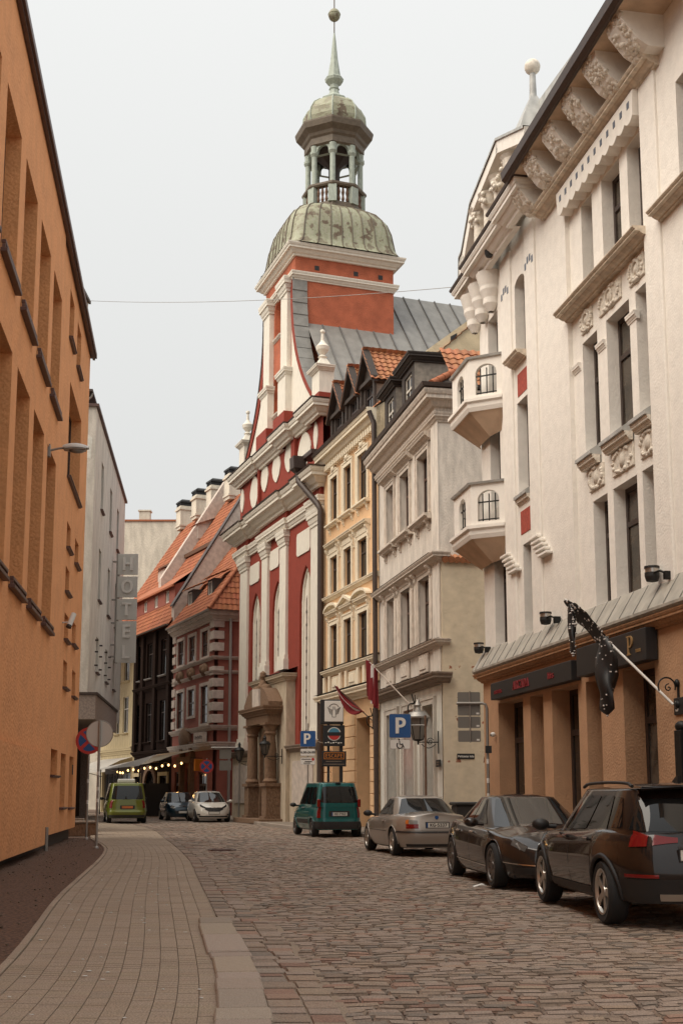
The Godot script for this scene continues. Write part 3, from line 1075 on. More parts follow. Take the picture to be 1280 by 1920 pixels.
func hotel() -> void:
	var b := front("hotel_building", "grey plain hotel building with small windows and a brown canopy", Vector2(-12.36, 59.71), Vector2(-14.54, 80.63))
	var holes := []
	for r in [[16.3, 18.9], [11.45, 14.2], [7.65, 9.5]]:
		for x in [[3.75, 5.1], [9.35, 10.8], [14.6, 16.0]]:
			holes.append([x[0], x[1], r[0], r[1]])
	var w := MB.new()
	w.wall(0, 21.0, 5.9, 20.7, holes, 0.28)
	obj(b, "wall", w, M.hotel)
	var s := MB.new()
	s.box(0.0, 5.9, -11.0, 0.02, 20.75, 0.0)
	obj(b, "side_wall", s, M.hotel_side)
	var pt := MB.new() # patched render on the side wall
	pt.t = Transform3D(Basis(Vector3.UP, -PI / 2), Vector3(0.0, 0, 0))
	pt.prism(PackedVector2Array([Vector2(-0.9, 18.2), Vector2(-0.2, 18.0), Vector2(-0.15, 19.1), Vector2(-0.5, 19.35), Vector2(-1.0, 19.0)]), 0.0, 0.012)
	pt.prism(PackedVector2Array([Vector2(-1.1, 16.1), Vector2(-0.75, 16.2), Vector2(-0.7, 17.3), Vector2(-1.05, 17.5), Vector2(-1.4, 17.0)]), 0.0, 0.012)
	obj(b, "render_patch", pt, M.hotel)
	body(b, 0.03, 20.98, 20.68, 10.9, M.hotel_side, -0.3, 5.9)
	var e := MB.new()
	e.box(-0.12, 20.72, -11.1, 21.1, 20.86, 0.14)
	obj(b, "roof_edge", e, M.orange_trim)
	var lower := MB.new()
	lower.box(0.8, -0.2, -10, 20.9, 5.9, -2.2)
	obj(b, "recessed_ground_floor", lower, M.black_trim)
	var can := MB.new()
	can.bbox(-0.3, 4.95, -11.0, 13.0, 6.15, 0.45, 0.02)
	obj(b, "canopy", can, M.canopy)
	var ce := MB.new()
	ce.box(-0.36, 6.15, -11.0, 13.06, 6.27, 0.52)
	obj(b, "canopy_edge", ce, M.gutter_brown)
	for x in [0.6, 7.0, 13.6]:
		var p := MB.new()
		p.box(x - 0.2, -0.1, -1.6, x + 0.2, 4.95, -1.2)
		obj(b, "column", p, M.canopy)
	for h in holes:
		window(b, (h[0] + h[1]) / 2, h[2] + 0.01, h[1] - h[0] - 0.02, h[3] - h[2] - 0.02, -0.2, M.frame_dark, M.glass, 1, 0.0)
		var so := obj(b, "sill", sill_shape(h[1] - h[0] + 0.1, 0.08, 0.14), M.orange_trim)
		so.position = Vector3((h[0] + h[1]) / 2, h[2] - 0.07, 0)
	for x in [3.2, 5.6, 8.8, 11.3]:
		for y in [7.9, 8.6, 9.2]:
			var st := MB.new()
			st.box(x - 0.08, y, 0, x + 0.08, y + 0.07, 0.16)
			obj(b, "wall_stud", st, M.frame_dark)
	var ev := MB.new()
	ev.box(-0.1, 21.5, -9.0, 2.6, 21.62, -0.2)
	ev.box(0.1, 20.86, -9.0, 2.3, 21.5, -0.7)
	obj(b, "roof_box", ev, M.gutter_brown)
	var dp := MB.new()
	dp.tube([Vector3(0.2, 21.5, -0.25), Vector3(0.2, 21.3, -0.3), Vector3(0.2, 21.0, -0.6), Vector3(0.2, 20.8, -0.65)], 0.06, 8)
	obj(b, "downpipe", dp, M.galv)
	# vertical lettered sign standing off the wall, facing down the street
	var s2 := thing("hotel_sign", "vertical sign of five square grey panels spelling HOTEL", "sign", Vector3(-13.33, 0, -72.0))
	var ys := [14.30, 12.93, 11.58, 10.25, 9.02]
	var post := MB.new()
	for y in [15.1, 12.8, 11.4, 10.1, 9.4]:
		post.box(-0.55, y - 0.05, -0.16, 1.0, y + 0.05, -0.08)
	post.box(-0.1, 9.0, -0.2, 0.1, 15.6, -0.1)
	obj(s2, "bracket", post, M.galv)
	for i in 5:
		var p := MB.new()
		p.bbox(0.0, ys[i], -0.08, 1.2, ys[i] + 1.26, 0.0, 0.015)
		var po := obj(s2, "panel", p, M.sign_grey)
		text(po, "letter", "HOTEL"[i], 0.78, 0.10, M.sign_white, Vector3(0.6, ys[i] + 0.63, 0.05), 0.0, "Droid Sans", true)

func far_houses() -> void:
	var b := thing("far_gable_house", "pale windowless house end with a chimney closing the street", "building", Vector3(-14.0, 0, -112))
	var w := MB.new()
	w.box(-11.0, -0.2, -8, 0.0, 26.5, 0)
	obj(b, "wall", w, M.pale)
	var c := MB.new()
	c.box(-11.1, 26.5, -8.1, 0.1, 26.66, 0.12)
	obj(b, "coping", c, M.tile)
	var ch := MB.new()
	ch.box(-4.9, 26.66, -0.9, -3.9, 27.5, -0.1)
	ch.box(-5.0, 27.5, -1.0, -3.8, 27.62, 0.0)
	obj(b, "chimney", ch, M.pale)
	for y in [20.2, 21.5, 22.8]:
		var bar := MB.new()
		bar.box(-7.1, y, 0, -6.4, y + 0.06, 0.06)
		obj(b, "wall_bar", bar, M.rail_white)
	var r := front("cream_house", "cream house with tall windows between the hotel and the black house", Vector2(-19.13, 98.33), Vector2(-15.085, 90.07))
	var holes := []
	for x in [[0.6, 1.9], [4.0, 5.1], [6.0, 7.4]]:
		for y in [[5.9, 8.6], [9.8, 12.2]]:
			holes.append([x[0], x[1], y[0], y[1]])
	holes.append([0.6, 8.4, 0.0, 3.6])
	var rw := MB.new()
	rw.wall(0, 9.2, -0.2, 12.6, holes, 0.25)
	obj(r, "wall", rw, M.cream_house)
	body(r, 0, 9.2, 12.6, 9.0, M.cream_house, -0.3)
	for i in holes.size() - 1:
		var h: Array = holes[i]
		window(r, (h[0] + h[1]) / 2, h[2], h[1] - h[0], h[3] - h[2], -0.1, M.frame_white, M.glass, 2, 0.66)
		var sl := obj(r, "sill", sill_shape(h[1] - h[0] + 0.3, 0.14, 0.2), M.cream_house)
		sl.position = Vector3((h[0] + h[1]) / 2, h[2] - 0.14, 0)
	var band := MB.new()
	band.sweep(cyma(4.3, 0.5, 0.3), [Vector2(0, 0), Vector2(9.2, 0)])
	obj(r, "band", band, M.cream_house)
	var sf := MB.new()
	sf.box(0.6, 0, -0.24, 8.4, 3.6, -0.2)
	obj(r, "shop_front", sf, M.dark_wood)
	var dor := MB.new()
	for k in 6:
		dor.box(0.8 + k * 1.27, 0.5, -0.19, 1.75 + k * 1.27, 2.9, -0.17)
	obj(r, "shop_glass", dor, M.glass)
	var roof := MB.new()
	roof.prism(PackedVector2Array([Vector2(0, 0), Vector2(0, 0.2), Vector2(-9, 9.0), Vector2(-9, 0)]), 0, 9.2, true)
	var ro := obj(r, "roof", roof, M.tile)
	ro.transform = Transform3D(Basis(Vector3.UP, PI / 2), Vector3(0, 12.6, 0.3)) * Transform3D(Basis(), Vector3.ZERO)
	var aw := thing("cafe_awning", "small pale awning over the cream house shop", "awning", r.transform * Vector3(5.0, 3.6, 0.02), r.rotation.y)
	var am := MB.new()
	am.sheet([[Vector3(-4.2, 0.45, 0), Vector3(0, 0.45, 0), Vector3(3.8, 0.45, 0)], [Vector3(-4.2, 0.2, 0.9), Vector3(0, 0.2, 0.9), Vector3(3.8, 0.2, 0.9)], [Vector3(-4.2, -0.35, 2.0), Vector3(0, -0.35, 2.0), Vector3(3.8, -0.35, 2.0)]], true)
	am.box(-4.2, -0.65, 1.98, 3.8, -0.35, 2.0)
	obj(aw, "canvas", am, M.canvas)
	for x in [-4.1, 3.7]:
		var arm := MB.new()
		arm.tube([Vector3(x, -0.9, 0.02), Vector3(x, -0.4, 1.95)], 0.03, 6)
		obj(aw, "arm", arm, M.galv)
	var x := thing("far_brown_house", "dark brown shop fronted house seen under the hotel canopy", "building", Vector3(-34, 0, -112), 0.18)
	var xb := MB.new()
	xb.wall(0, 16, -0.2, 13, [[1, 4, 0, 3.2], [5, 8, 0, 3.2], [9, 12, 0, 3.2], [1.5, 3, 5, 7.5], [5.5, 7, 5, 7.5], [9.5, 11, 5, 7.5]], 0.3)
	obj(x, "wall", xb, M.brown_band)
	body(x, 0, 16, 13, 8, M.brown_band, -0.32)
	for k in 3:
		window(x, 2.5 + 4 * k, 0.05, 2.9, 3.1, -0.2, M.frame_dark, M.glass, 3, 0.7)
		window(x, 2.25 + 4 * k, 5.0, 1.5, 2.5, -0.15, M.frame_white, M.glass, 2, 0.68)
	for y in [3.45, 6.9]:
		var sg := MB.new()
		sg.box(0.5, y, 0.02, 12.5, y + 0.35, 0.12)
		obj(x, "band", sg, M.stripe)

func roof_slope(parent: Node, x0: float, x1: float, y0: float, z0: float, y1: float, z1: float, m: Material, tw := 0.3, th := 0.4) -> void:
	var up := Vector3(0, y1 - y0, z1 - z0)
	var len := up.length()
	up = up / len
	var nrm := Vector3(1, 0, 0).cross(up)
	var base := MB.new()
	base.quad(Vector3(x0, y0, z0) - nrm * 0.03, Vector3(x1, y0, z0) - nrm * 0.03, Vector3(x1, y1, z1) - nrm * 0.03, Vector3(x0, y1, z1) - nrm * 0.03)
	var o := obj(parent, "roof", base, m)
	stuff(obj(o, "roof_tiles", tiles(Vector3(x0, y0, z0), Vector3.RIGHT, up, nrm, x1 - x0, len, tw, th), m))

func chimney(parent: Node, at: Vector3, w: float, h: float) -> void:
	var o := group_node(parent, "chimney", at)
	var s := MB.new()
	s.box(-w / 2, 0, -w / 2, w / 2, h, w / 2)
	s.box(-w / 2 - 0.1, h - 0.35, -w / 2 - 0.1, w / 2 + 0.1, h - 0.2, w / 2 + 0.1)
	s.box(-w / 2 - 0.08, 0.25, -w / 2 - 0.08, w / 2 + 0.08, 0.4, w / 2 + 0.08)
	obj(o, "stack", s, M.pale)
	var c := MB.new()
	for k in 4:
		var a := -w / 2 + w * (k + 0.5) / 4
		c.box(a - 0.05, h, -w / 2, a + 0.05, h + 0.3, w / 2)
	c.lathe([Vector2(w * 0.75, 0.0), Vector2(w * 0.75, 0.14), Vector2(w * 0.5, 0.3), Vector2(0, 0.36)], 4, Vector3(0, h + 0.28, 0), PI / 4, false)
	obj(o, "cowl", c, M.black)

func black_house() -> void:
	var b := front("black_house", "black painted house with vertical pilasters and a steep orange tile roof", Vector2(-15.085, 90.069), Vector2(-11.277, 82.29))
	var L := 8.66
	var holes := []
	for x in [[0.2, 1.35], [2.6, 4.0], [5.8, 7.2]]:
		holes.append([x[0], x[1], 9.5, 12.0])
		holes.append([x[0], x[1], 5.0, 7.75])
	holes.append([0.3, 1.6, 0.0, 2.6])
	holes.append([3.0, 5.2, 0.0, 3.0, 1.0])
	holes.append([6.2, 7.9, 0.0, 2.6])
	var w := MB.new()
	w.wall(0, L, -0.2, 12.8, holes, 0.25)
	obj(b, "wall", w, M.black_house)
	body(b, 0, L, 12.8, 9.0, M.black_house, -0.3)
	for i in 6:
		var h: Array = holes[i]
		window(b, (h[0] + h[1]) / 2, h[2], h[1] - h[0], h[3] - h[2], -0.14, M.frame_dark, M.glass, 2, 0.7)
		var s := obj(b, "sill", sill_shape(h[1] - h[0] + 0.3, 0.12, 0.2), M.galv if i % 2 == 0 else M.black_trim)
		s.position = Vector3((h[0] + h[1]) / 2, h[2] - 0.12, 0)
	for x in [0.0, 1.7, 4.6, 7.7]:
		var p := MB.new()
		p.bbox(x, 4.4, 0, x + 0.55, 12.6, 0.22, 0.03)
		obj(b, "pilaster", p, M.black_trim)
	for y in [4.0, 8.55]:
		var bd := MB.new()
		bd.sweep(cyma(y, 0.35, 0.3), [Vector2(0, 0), Vector2(L, 0)])
		obj(b, "band", bd, M.black_trim)
	for h in [holes[6], holes[8]]:
		window(b, (h[0] + h[1]) / 2, 0.1, h[1] - h[0], h[3] - 0.15, -0.15, M.frame_dark, M.glass, 2, 0.72)
		var sr := MB.new()
		sr.sweep([Vector2(-0.02, 0), Vector2(0.12, 0), Vector2(0.12, 0.25), Vector2(-0.02, 0.25)], [Vector2(h[0] - 0.2, 0), Vector2(h[1] + 0.2, 0)])
		sr.box(h[0] - 0.22, -2.6, 0, h[0], 0.0, 0.1)
		sr.box(h[1], -2.6, 0, h[1] + 0.22, 0.0, 0.1)
		var so := obj(b, "surround", sr, M.cream_house)
		so.position.y = 2.6
	var ar := MB.new()
	for k in 12:
		var a0 := PI * k / 12
		var a1 := PI * (k + 1) / 12
		ar.prism(PackedVector2Array([Vector2(4.1 + 1.1 * cos(a0), 2.0 + 1.0 * sin(a0)), Vector2(4.1 + 1.5 * cos(a0), 2.0 + 1.4 * sin(a0)), Vector2(4.1 + 1.5 * cos(a1), 2.0 + 1.4 * sin(a1)), Vector2(4.1 + 1.1 * cos(a1), 2.0 + 1.0 * sin(a1))]), 0, 0.14)
	ar.box(2.5, 0, 0, 3.0, 2.0, 0.14)
	ar.box(5.2, 0, 0, 5.7, 2.0, 0.14)
	ar.box(2.3, 3.5, 0, 5.9, 3.75, 0.3)
	obj(b, "portal", ar, M.brownstone)
	window(b, 4.1, 0.0, 2.2, 2.9, -0.2, M.dark_wood, M.glass, 2, 0.66, 1, 0.12, "door")
	# roof with its long dormer
	roof_slope(b, -9.5, L + 0.1, 12.75, 0.45, 23.6, -6.6, M.tile, 0.34, 0.42)
	var back := MB.new()
	back.quad(Vector3(L, 12.8, -14), Vector3(-9.5, 12.8, -14), Vector3(-9.5, 23.6, -6.6), Vector3(L, 23.6, -6.6))
	back.tri(Vector3(-9.5, 12.8, 0), Vector3(-9.5, 23.6, -6.6), Vector3(-9.5, 12.8, -14))
	obj(b, "rear_roof", back, M.tile)
	var g := MB.new()
	g.sweep([Vector2(0, 0), Vector2(0.06, -0.08), Vector2(0.16, -0.08), Vector2(0.2, 0.02)], [Vector2(-0.2, 0.45), Vector2(L, 0.45)], false)
	var go := obj(b, "gutter", g, M.gutter_brown)
	go.position.y = 12.72
	var dr := group_node(b, "shed_dormer", Vector3(0, 0, 0))
	var df := MB.new()
	df.wall(-4.5, 6.3, 14.7, 15.9, [[-3.6, -2.8, 14.8, 15.7], [-1.0, -0.2, 14.8, 15.7], [1.6, 2.4, 14.8, 15.7], [4.2, 5.0, 14.8, 15.7]], 0.1, -0.75)
	df.quad(Vector3(6.3, 14.6, -0.75), Vector3(6.3, 16.8, -2.1), Vector3(6.3, 16.4, -2.1), Vector3(6.3, 15.9, -0.75))
	obj(dr, "front", df, M.red_house)
	var dt := MB.new()
	dt.sheet([[Vector3(-4.8, 15.85, -0.5), Vector3(6.5, 15.85, -0.5)], [Vector3(-4.8, 17.3, -2.45), Vector3(6.5, 17.3, -2.45)]])
	dt.box(-4.8, 15.72, -0.6, 6.5, 15.86, -0.46)
	obj(dr, "roof", dt, M.tile)
	for x in [-3.2, -0.6, 2.0, 4.6]:
		window(b, x, 14.8, 0.78, 0.88, -0.8, M.frame_white, M.curtain_glass, 2, 0.0, 1, 0.09)
	# stepped upper roofs and white fire walls behind
	var fw := MB.new()
	fw.t = Transform3D(Basis(Vector3.UP, PI / 2), Vector3(L + 0.15, 0, 0))
	fw.prism(PackedVector2Array([Vector2(-0.2, 12.4), Vector2(-0.2, 13.9), Vector2(6.6, 25.2), Vector2(7.2, 25.2), Vector2(7.2, 12.4)]), -0.25, 0.25, true)
	obj(b, "fire_wall", fw, M.stripe)
	var fc := MB.new()
	fc.t = fw.t
	fc.prism(PackedVector2Array([Vector2(-0.3, 13.9), Vector2(-0.3, 14.02), Vector2(6.6, 25.35), Vector2(7.2, 25.35), Vector2(7.2, 25.2), Vector2(6.6, 25.2)]), -0.32, 0.32, true)
	obj(b, "wall_coping", fc, M.gutter_brown)
	var fw2 := MB.new()
	fw2.t = Transform3D(Basis(Vector3.UP, PI / 2), Vector3(0.1, 0, 0))
	fw2.prism(PackedVector2Array([Vector2(1.6, 15.0), Vector2(1.6, 17.3), Vector2(6.6, 25.4), Vector2(7.0, 25.4), Vector2(7.0, 15.0)]), -0.3, 0.3, true)
	obj(b, "fire_wall", fw2, M.stripe)
	var ub := MB.new()
	ub.sweep([Vector2(0, 19.0), Vector2(0.5, 19.0), Vector2(0.55, 19.25), Vector2(0, 19.5)], [Vector2(-6.0, -3.9), Vector2(L + 3.0, -3.9)])
	obj(b, "eave_board", ub, M.wood)
	for p in [[-4.2, 17.6, -3.0], [-1.0, 20.6, -4.6]]:
		var sk := group_node(b, "dormer", Vector3(p[0], p[1], p[2]))
		var sf := MB.new()
		sf.prism(PackedVector2Array([Vector2(0, 0), Vector2(1.5, 0), Vector2(1.5, 1.1), Vector2(0, 1.1)]), -1.6, 0.2, true)
		obj(sk, "front", sf, M.stripe)
		var sr2 := MB.new()
		sr2.sheet([[Vector3(-0.2, 1.1, 0.4), Vector3(1.7, 1.1, 0.4)], [Vector3(-0.2, 1.9, -1.6), Vector3(1.7, 1.9, -1.6)]])
		obj(sk, "roof", sr2, M.tile)
	for p in [[-9.2, 23.3], [-5.3, 23.4], [-1.8, 23.4], [2.2, 23.4]]:
		chimney(b, Vector3(p[0], p[1], -6.6), 1.15, 2.0)

func red_house() -> void:
	var b := front("red_striped_house", "dark red house with white striped quoins and an orange hipped roof", Vector2(-11.277, 82.29), Vector2(-7.638, 73.5))
	var L := 9.513
	var holes := []
	for x in [[1.15, 2.65], [3.8, 5.35], [6.75, 8.25]]:
		holes.append([x[0], x[1], 9.75, 11.35])
	holes.append([1.15, 2.75, 5.6, 7.95])
	holes.append([3.8, 5.35, 6.25, 7.95])
	holes.append([6.75, 8.4, 5.65, 7.95])
	holes.append([0.9, 2.6, 0.1, 2.8])
	holes.append([3.6, 5.0, 0.1, 3.0])
	holes.append([6.4, 8.2, 0.1, 2.7])
	var w := MB.new()
	w.wall(0, L, -0.2, 11.9, holes, 0.22)
	obj(b, "wall", w, M.red_house)
	body(b, 0, L - 0.01, 11.9, 8.0, M.red_house, -0.25)
	for i in holes.size():
		var h: Array = holes[i]
		var ww: float = h[1] - h[0]
		var hh: float = h[3] - h[2]
		if i < 6:
			window(b, (h[0] + h[1]) / 2, h[2], ww, hh, -0.08, M.frame_dark, M.glass_soft, 3, 0.5, 2, 0.07)
			var f := MB.new()
			f.box(-ww / 2 - 0.2, -0.15, -0.02, -ww / 2, hh + 0.2, 0.07)
			f.box(ww / 2, -0.15, -0.02, ww / 2 + 0.2, hh + 0.2, 0.07)
			f.box(-ww / 2, hh, -0.02, ww / 2, hh + 0.2, 0.07)
			f.box(-ww / 2, -0.15, -0.02, ww / 2, 0.0, 0.09)
			var fo := obj(b, "window_surround", f, M.stripe)
			fo.position = Vector3((h[0] + h[1]) / 2, h[2], 0)
		else:
			window(b, (h[0] + h[1]) / 2, h[2], ww, hh, -0.1, M.dark_wood, M.glass, 2, 0.7, 1, 0.1, "door" if i == 7 else "window")
	# quoins: white blocks with red joints, both ends and the returned side
	for e in [[0.0, 0.7], [L - 0.75, L]]:
		var y := 5.6
		while y < 11.6:
			if absf(y - 9.2) > 0.3:
				var q := MB.new()
				q.bbox(e[0] - 0.04, y, -0.6 if e[0] > 1 else -0.1, e[1] + 0.06, y + 0.5, 0.1, 0.02)
				obj(b, "quoin", q, M.stripe)
			y += 0.72
	var path := [Vector2(-0.05, 0), Vector2(L, 0), Vector2(L, -7.5)]
	for p in [[9.4, 0.2, 0.18], [8.55, 0.2, 0.16], [5.15, 0.3, 0.25], [4.0, 0.45, 0.35]]:
		var m := MB.new()
		m.sweep(cyma(p[0], p[1], p[2]), path)
		obj(b, "band", m, M.stripe)
	var c := MB.new()
	c.sweep(cyma(11.75, 0.6, 0.5), path)
	obj(b, "cornice", c, M.stripe)
	var g := MB.new()
	g.sweep([Vector2(0.45, 12.36), Vector2(0.5, 12.28), Vector2(0.6, 12.28), Vector2(0.64, 12.38)], path, false)
	obj(b, "gutter", g, M.galv)
	# carved heads under the upper sills
	for x in [1.9, 4.6, 7.5]:
		var r := MB.new()
		r.ball(Vector3(x, 8.95, 0.05), Vector3(0.75, 0.42, 0.16), 14, 8)
		r.ball(Vector3(x - 0.2, 9.0, 0.18), Vector3(0.2, 0.28, 0.14), 8, 6)
		r.ball(Vector3(x + 0.22, 8.85, 0.16), Vector3(0.24, 0.2, 0.14), 8, 6)
		obj(b, "carving", r, M.brownstone)
	var pt := MB.new()
	pt.ball(Vector3(3.6, 4.9, 0.1), Vector3(1.25, 0.7, 0.3), 16, 8)
	pt.box(2.9, 3.0, 0, 3.3, 4.6, 0.3)
	pt.box(5.2, 0.0, 0, 5.6, 4.6, 0.3)
	pt.box(2.9, 0.0, 0, 3.3, 3.0, 0.3)
	pt.box(2.7, 3.3, 0, 5.8, 3.7, 0.4)
	obj(b, "portal", pt, M.brownstone)
	var np := MB.new()
	np.box(6.3, 4.5, 0.1, 8.5, 5.1, 0.3)
	obj(b, "name_panel", np, M.stripe)
	var lt := MB.new()
	for k in 9: # worn painted letters, no longer readable
		var lx := 6.62 + k * 0.18
		lt.box(lx, 4.68, 0.3, lx + 0.035, 4.93 - 0.03 * (k % 3), 0.315)
		lt.box(lx + 0.04, 4.78 + 0.04 * (k % 2), 0.3, lx + 0.12, 4.82 + 0.04 * (k % 2), 0.315)
	obj(b, "lettering", lt, M.frame_dark)
	var dp := MB.new()
	dp.tube([Vector3(L + 0.1, 12.3, -1.0), Vector3(L + 0.16, 11.9, -0.95), Vector3(L + 0.16, 0.3, -0.95)], 0.09, 8)
	obj(b, "downpipe", dp, M.galv)
	# hipped roof
	var r0 := Vector3(-0.2, 12.35, 0.55)
	var up := Vector3(0, 6.6, -5.0)
	var hl := up.length()
	var front_tiles := tiles(r0, Vector3.RIGHT, up / hl, Vector3(0, 5.0, 6.6).normalized(), L + 0.9, hl, 0.32, 0.4, Vector2(L + 0.85, 0.32))
	var ro := obj(b, "roof", front_tiles, M.tile)
	stuff(ro)
	var up2 := Vector3(-2.6, 6.6, 0)
	var h2 := up2.length()
	var side_tiles := tiles(Vector3(L + 0.65, 12.35, 0.55), Vector3(0, 0, -1), up2 / h2, Vector3(6.6, 2.6, 0).normalized(), 7.0, h2, 0.32, 0.4, Vector2(0.1, -0.7))
	stuff(obj(b, "hip_roof", side_tiles, M.tile))
	var under := MB.new()
	under.quad(r0 - Vector3(0, 0.05, 0), Vector3(L + 0.55, 12.3, 0.5), Vector3(L - 2.0, 18.85, -4.5), Vector3(-0.2, 18.85, -4.5))
	under.quad(Vector3(L + 0.55, 12.3, 0.5), Vector3(L + 0.55, 12.3, -7.0), Vector3(L - 2.0, 18.85, -7.0), Vector3(L - 2.0, 18.85, -4.5))
	obj(b, "roof_deck", under, M.wood)
	var ht := MB.new()
	for k in 16:
		var f0 := k / 16.0
		var a := Vector3(L + 0.68, 12.4, 0.6).lerp(Vector3(L - 1.95, 19.0, -4.4), f0)
		var z := Vector3(L + 0.68, 12.4, 0.6).lerp(Vector3(L - 1.95, 19.0, -4.4), f0 + 0.07)
		ht.tube([a, z], 0.13, 7, 0.11)
	obj(b, "hip_tiles", ht, M.tile)
	for p in [[1.2, 13.65], [5.9, 13.65]]:
		var d := group_node(b, "dormer", Vector3(p[0], p[1], -0.55))
		var fr := MB.new()
		fr.box(0, 0, -1.6, 1.3, 1.15, 0)
		obj(d, "front", fr, M.dormer_wood)
		var tl := tiles(Vector3(-0.2, 1.15, 0.35), Vector3.RIGHT, Vector3(0, 0.42, -0.9).normalized(), Vector3(0, 0.9, 0.42).normalized(), 1.8, 1.5, 0.3, 0.4)
		stuff(obj(d, "dormer_tiles", tl, M.tile_old))
		var wn := window(d, 0.65, 0.15, 0.7, 0.85, 0.02, M.frame_white, M.curtain_glass, 2, 0.0)
		wn.name = "window"
	# little pavement restaurant in front of the two dark houses
	var dk := thing("terrace_enclosure", "black boarded restaurant terrace in front of the dark houses", "terrace", b.transform * Vector3(2.0, 0, 2.6), b.rotation.y)
	var tb := MB.new()
	tb.box(-5.8, 0, -1.5, 1.6, 2.05, 0)
	obj(dk, "enclosure", tb, M.black)
	for k in 9:
		var sl := MB.new()
		sl.box(-5.8 + k * 0.83, 0.05, 0, -5.04 + k * 0.83, 2.0, 0.03)
		obj(dk, "board", sl, M.black_trim)
	var aw := thing("sail_awning", "long white sloping awning over the terrace", "awning", b.transform * Vector3(2.6, 0, 2.6), b.rotation.y)
	var cv := MB.new()
	cv.sheet([[Vector3(-7.2, 2.95, 2.0), Vector3(-2, 3.0, 1.7), Vector3(4.6, 3.05, 1.3)], [Vector3(-7.2, 3.2, 0.2), Vector3(-2, 3.5, 0.2), Vector3(4.6, 3.75, 0.2)], [Vector3(-7.2, 3.5, -2.4), Vector3(-2, 3.9, -2.5), Vector3(4.6, 4.1, -2.5)]])
	obj(aw, "canvas", cv, M.canvas)
	for x in [-7.0, -1.5, 4.4]:
		var pp := MB.new()
		pp.tube([Vector3(x, 0, 1.2), Vector3(x, 3.1, 1.2)], 0.04, 8)
		obj(aw, "pole", pp, M.black)
	# string of bulbs under the awning
	var sg := thing("string_lights", "string of small warm lit bulbs under the white awning", "string lights", b.transform * Vector3(2.5, 0, 0), b.rotation.y)
	var wire := MB.new()
	var line := []
	for k in 25:
		var f := k / 24.0
		line.append(Vector3(-6.5 + 13.5 * f, 3.05 + 0.35 * f - 0.22 * absf(sin(f * PI * 4)), 2.9 - 1.2 * f))
	wire.tube(line, 0.012, 4)
	obj(sg, "wire", wire, M.black)
	for k in range(1, 24):
		if k % 2 == 0 and k > 3:
			continue
		var bl := MB.new()
		bl.ball(line[k] + Vector3(0, -0.09, 0), Vector3(0.065, 0.08, 0.065), 8, 6)
		obj(sg, "bulb", bl, M.bulb)
	for k in [4, 9, 13, 18, 22]:
		var li := OmniLight3D.new()
		li.name = "bulb_light"
		li.light_color = Color(1.0, 0.72, 0.42)
		li.light_energy = 0.05
		li.light_size = 0.07
		li.omni_range = 12.0
		li.omni_attenuation = 2.0
		li.shadow_enabled = true
		li.position = line[k] + Vector3(0, -0.22, 0)
		sg.add_child(li, true)
	var os := thing("orange_hanging_sign", "small square orange sign hung above the red house door", "sign", b.transform * Vector3(8.3, 3.1, 0.5), b.rotation.y - 1.0)
	var ob := MB.new()
	ob.bbox(-0.4, -0.35, -0.04, 0.4, 0.35, 0.04, 0.01)
	obj(os, "panel", ob, M.sign_orange)
	var ot := MB.new()
	ot.prism(PackedVector2Array([Vector2(-0.05, 0.0), Vector2(0.12, 0.0), Vector2(0.05, 0.18)]), 0.04, 0.05)
	ot.box(-0.22, -0.2, 0.04, 0.22, -0.13, 0.05)
	obj(os, "emblem", ot, M.sign_white)
	var oi := MB.new()
	oi.tube([Vector3(-0.3, 0.42, 0), Vector3(0.75, 0.42, 0)], 0.02, 6)
	obj(os, "bracket", oi, M.iron)

func pilaster(parent: Node, x: float, w: float, y0: float, y1: float, z: float, m: Material, called := "pilaster") -> void: # base, shaft and moulded capital
	var mb := MB.new()
	mb.box(x - w / 2, y0, 0, x + w / 2, y1, z)
	for p in [[y0, 0.5, 0.12], [y0 + 0.5, 0.22, 0.06]]:
		mb.box(x - w / 2 - p[2], p[0], 0, x + w / 2 + p[2], p[0] + p[1], z + p[2])
	mb.sweep(cyma(y1 - 0.75, 0.75, 0.2), [Vector2(x - w / 2, 0), Vector2(x - w / 2, z), Vector2(x + w / 2, z), Vector2(x + w / 2, 0)])
	obj(parent, called, mb, m)

func round_column(parent: Node, x: float, r: float, y0: float, y1: float, z: float, m: Material) -> void:
	var o := group_node(parent, "column", Vector3(x, 0, z))
	var s := MB.new()
	s.lathe([Vector2(r * 1.02, y0 + 0.55), Vector2(r, y0 + (y1 - y0) * 0.35), Vector2(r * 0.88, y1 - 0.75)], 20)
	obj(o, "shaft", s, m)
	var b := MB.new()
	b.box(-r * 1.35, y0, -r * 1.35, r * 1.35, y0 + 0.3, r * 1.35)
	b.lathe([Vector2(r * 1.3, y0 + 0.3), Vector2(r * 1.34, y0 + 0.38), Vector2(r * 1.1, y0 + 0.44), Vector2(r * 1.14, y0 + 0.52), Vector2(r * 1.0, y0 + 0.56)], 20)
	obj(o, "base", b, m)
	var c := MB.new()
	c.lathe([Vector2(r * 0.9, y1 - 0.78), Vector2(r * 1.0, y1 - 0.74), Vector2(r * 0.9, y1 - 0.68), Vector2(r * 1.0, y1 - 0.4), Vector2(r * 1.3, y1 - 0.16)], 20)
	c.box(-r * 1.4, y1 - 0.16, -r * 1.4, r * 1.4, y1, r * 1.4)
	for sx in [-1, 1]:
		c.ball(Vector3(sx * r * 1.12, y1 - 0.3, r * 0.8), Vector3(0.16, 0.16, 0.14), 8, 6)
		c.ball(Vector3(sx * r * 0.55, y1 - 0.52, r * 0.95), Vector3(0.14, 0.17, 0.1), 8, 6)
	obj(o, "capital", c, m)

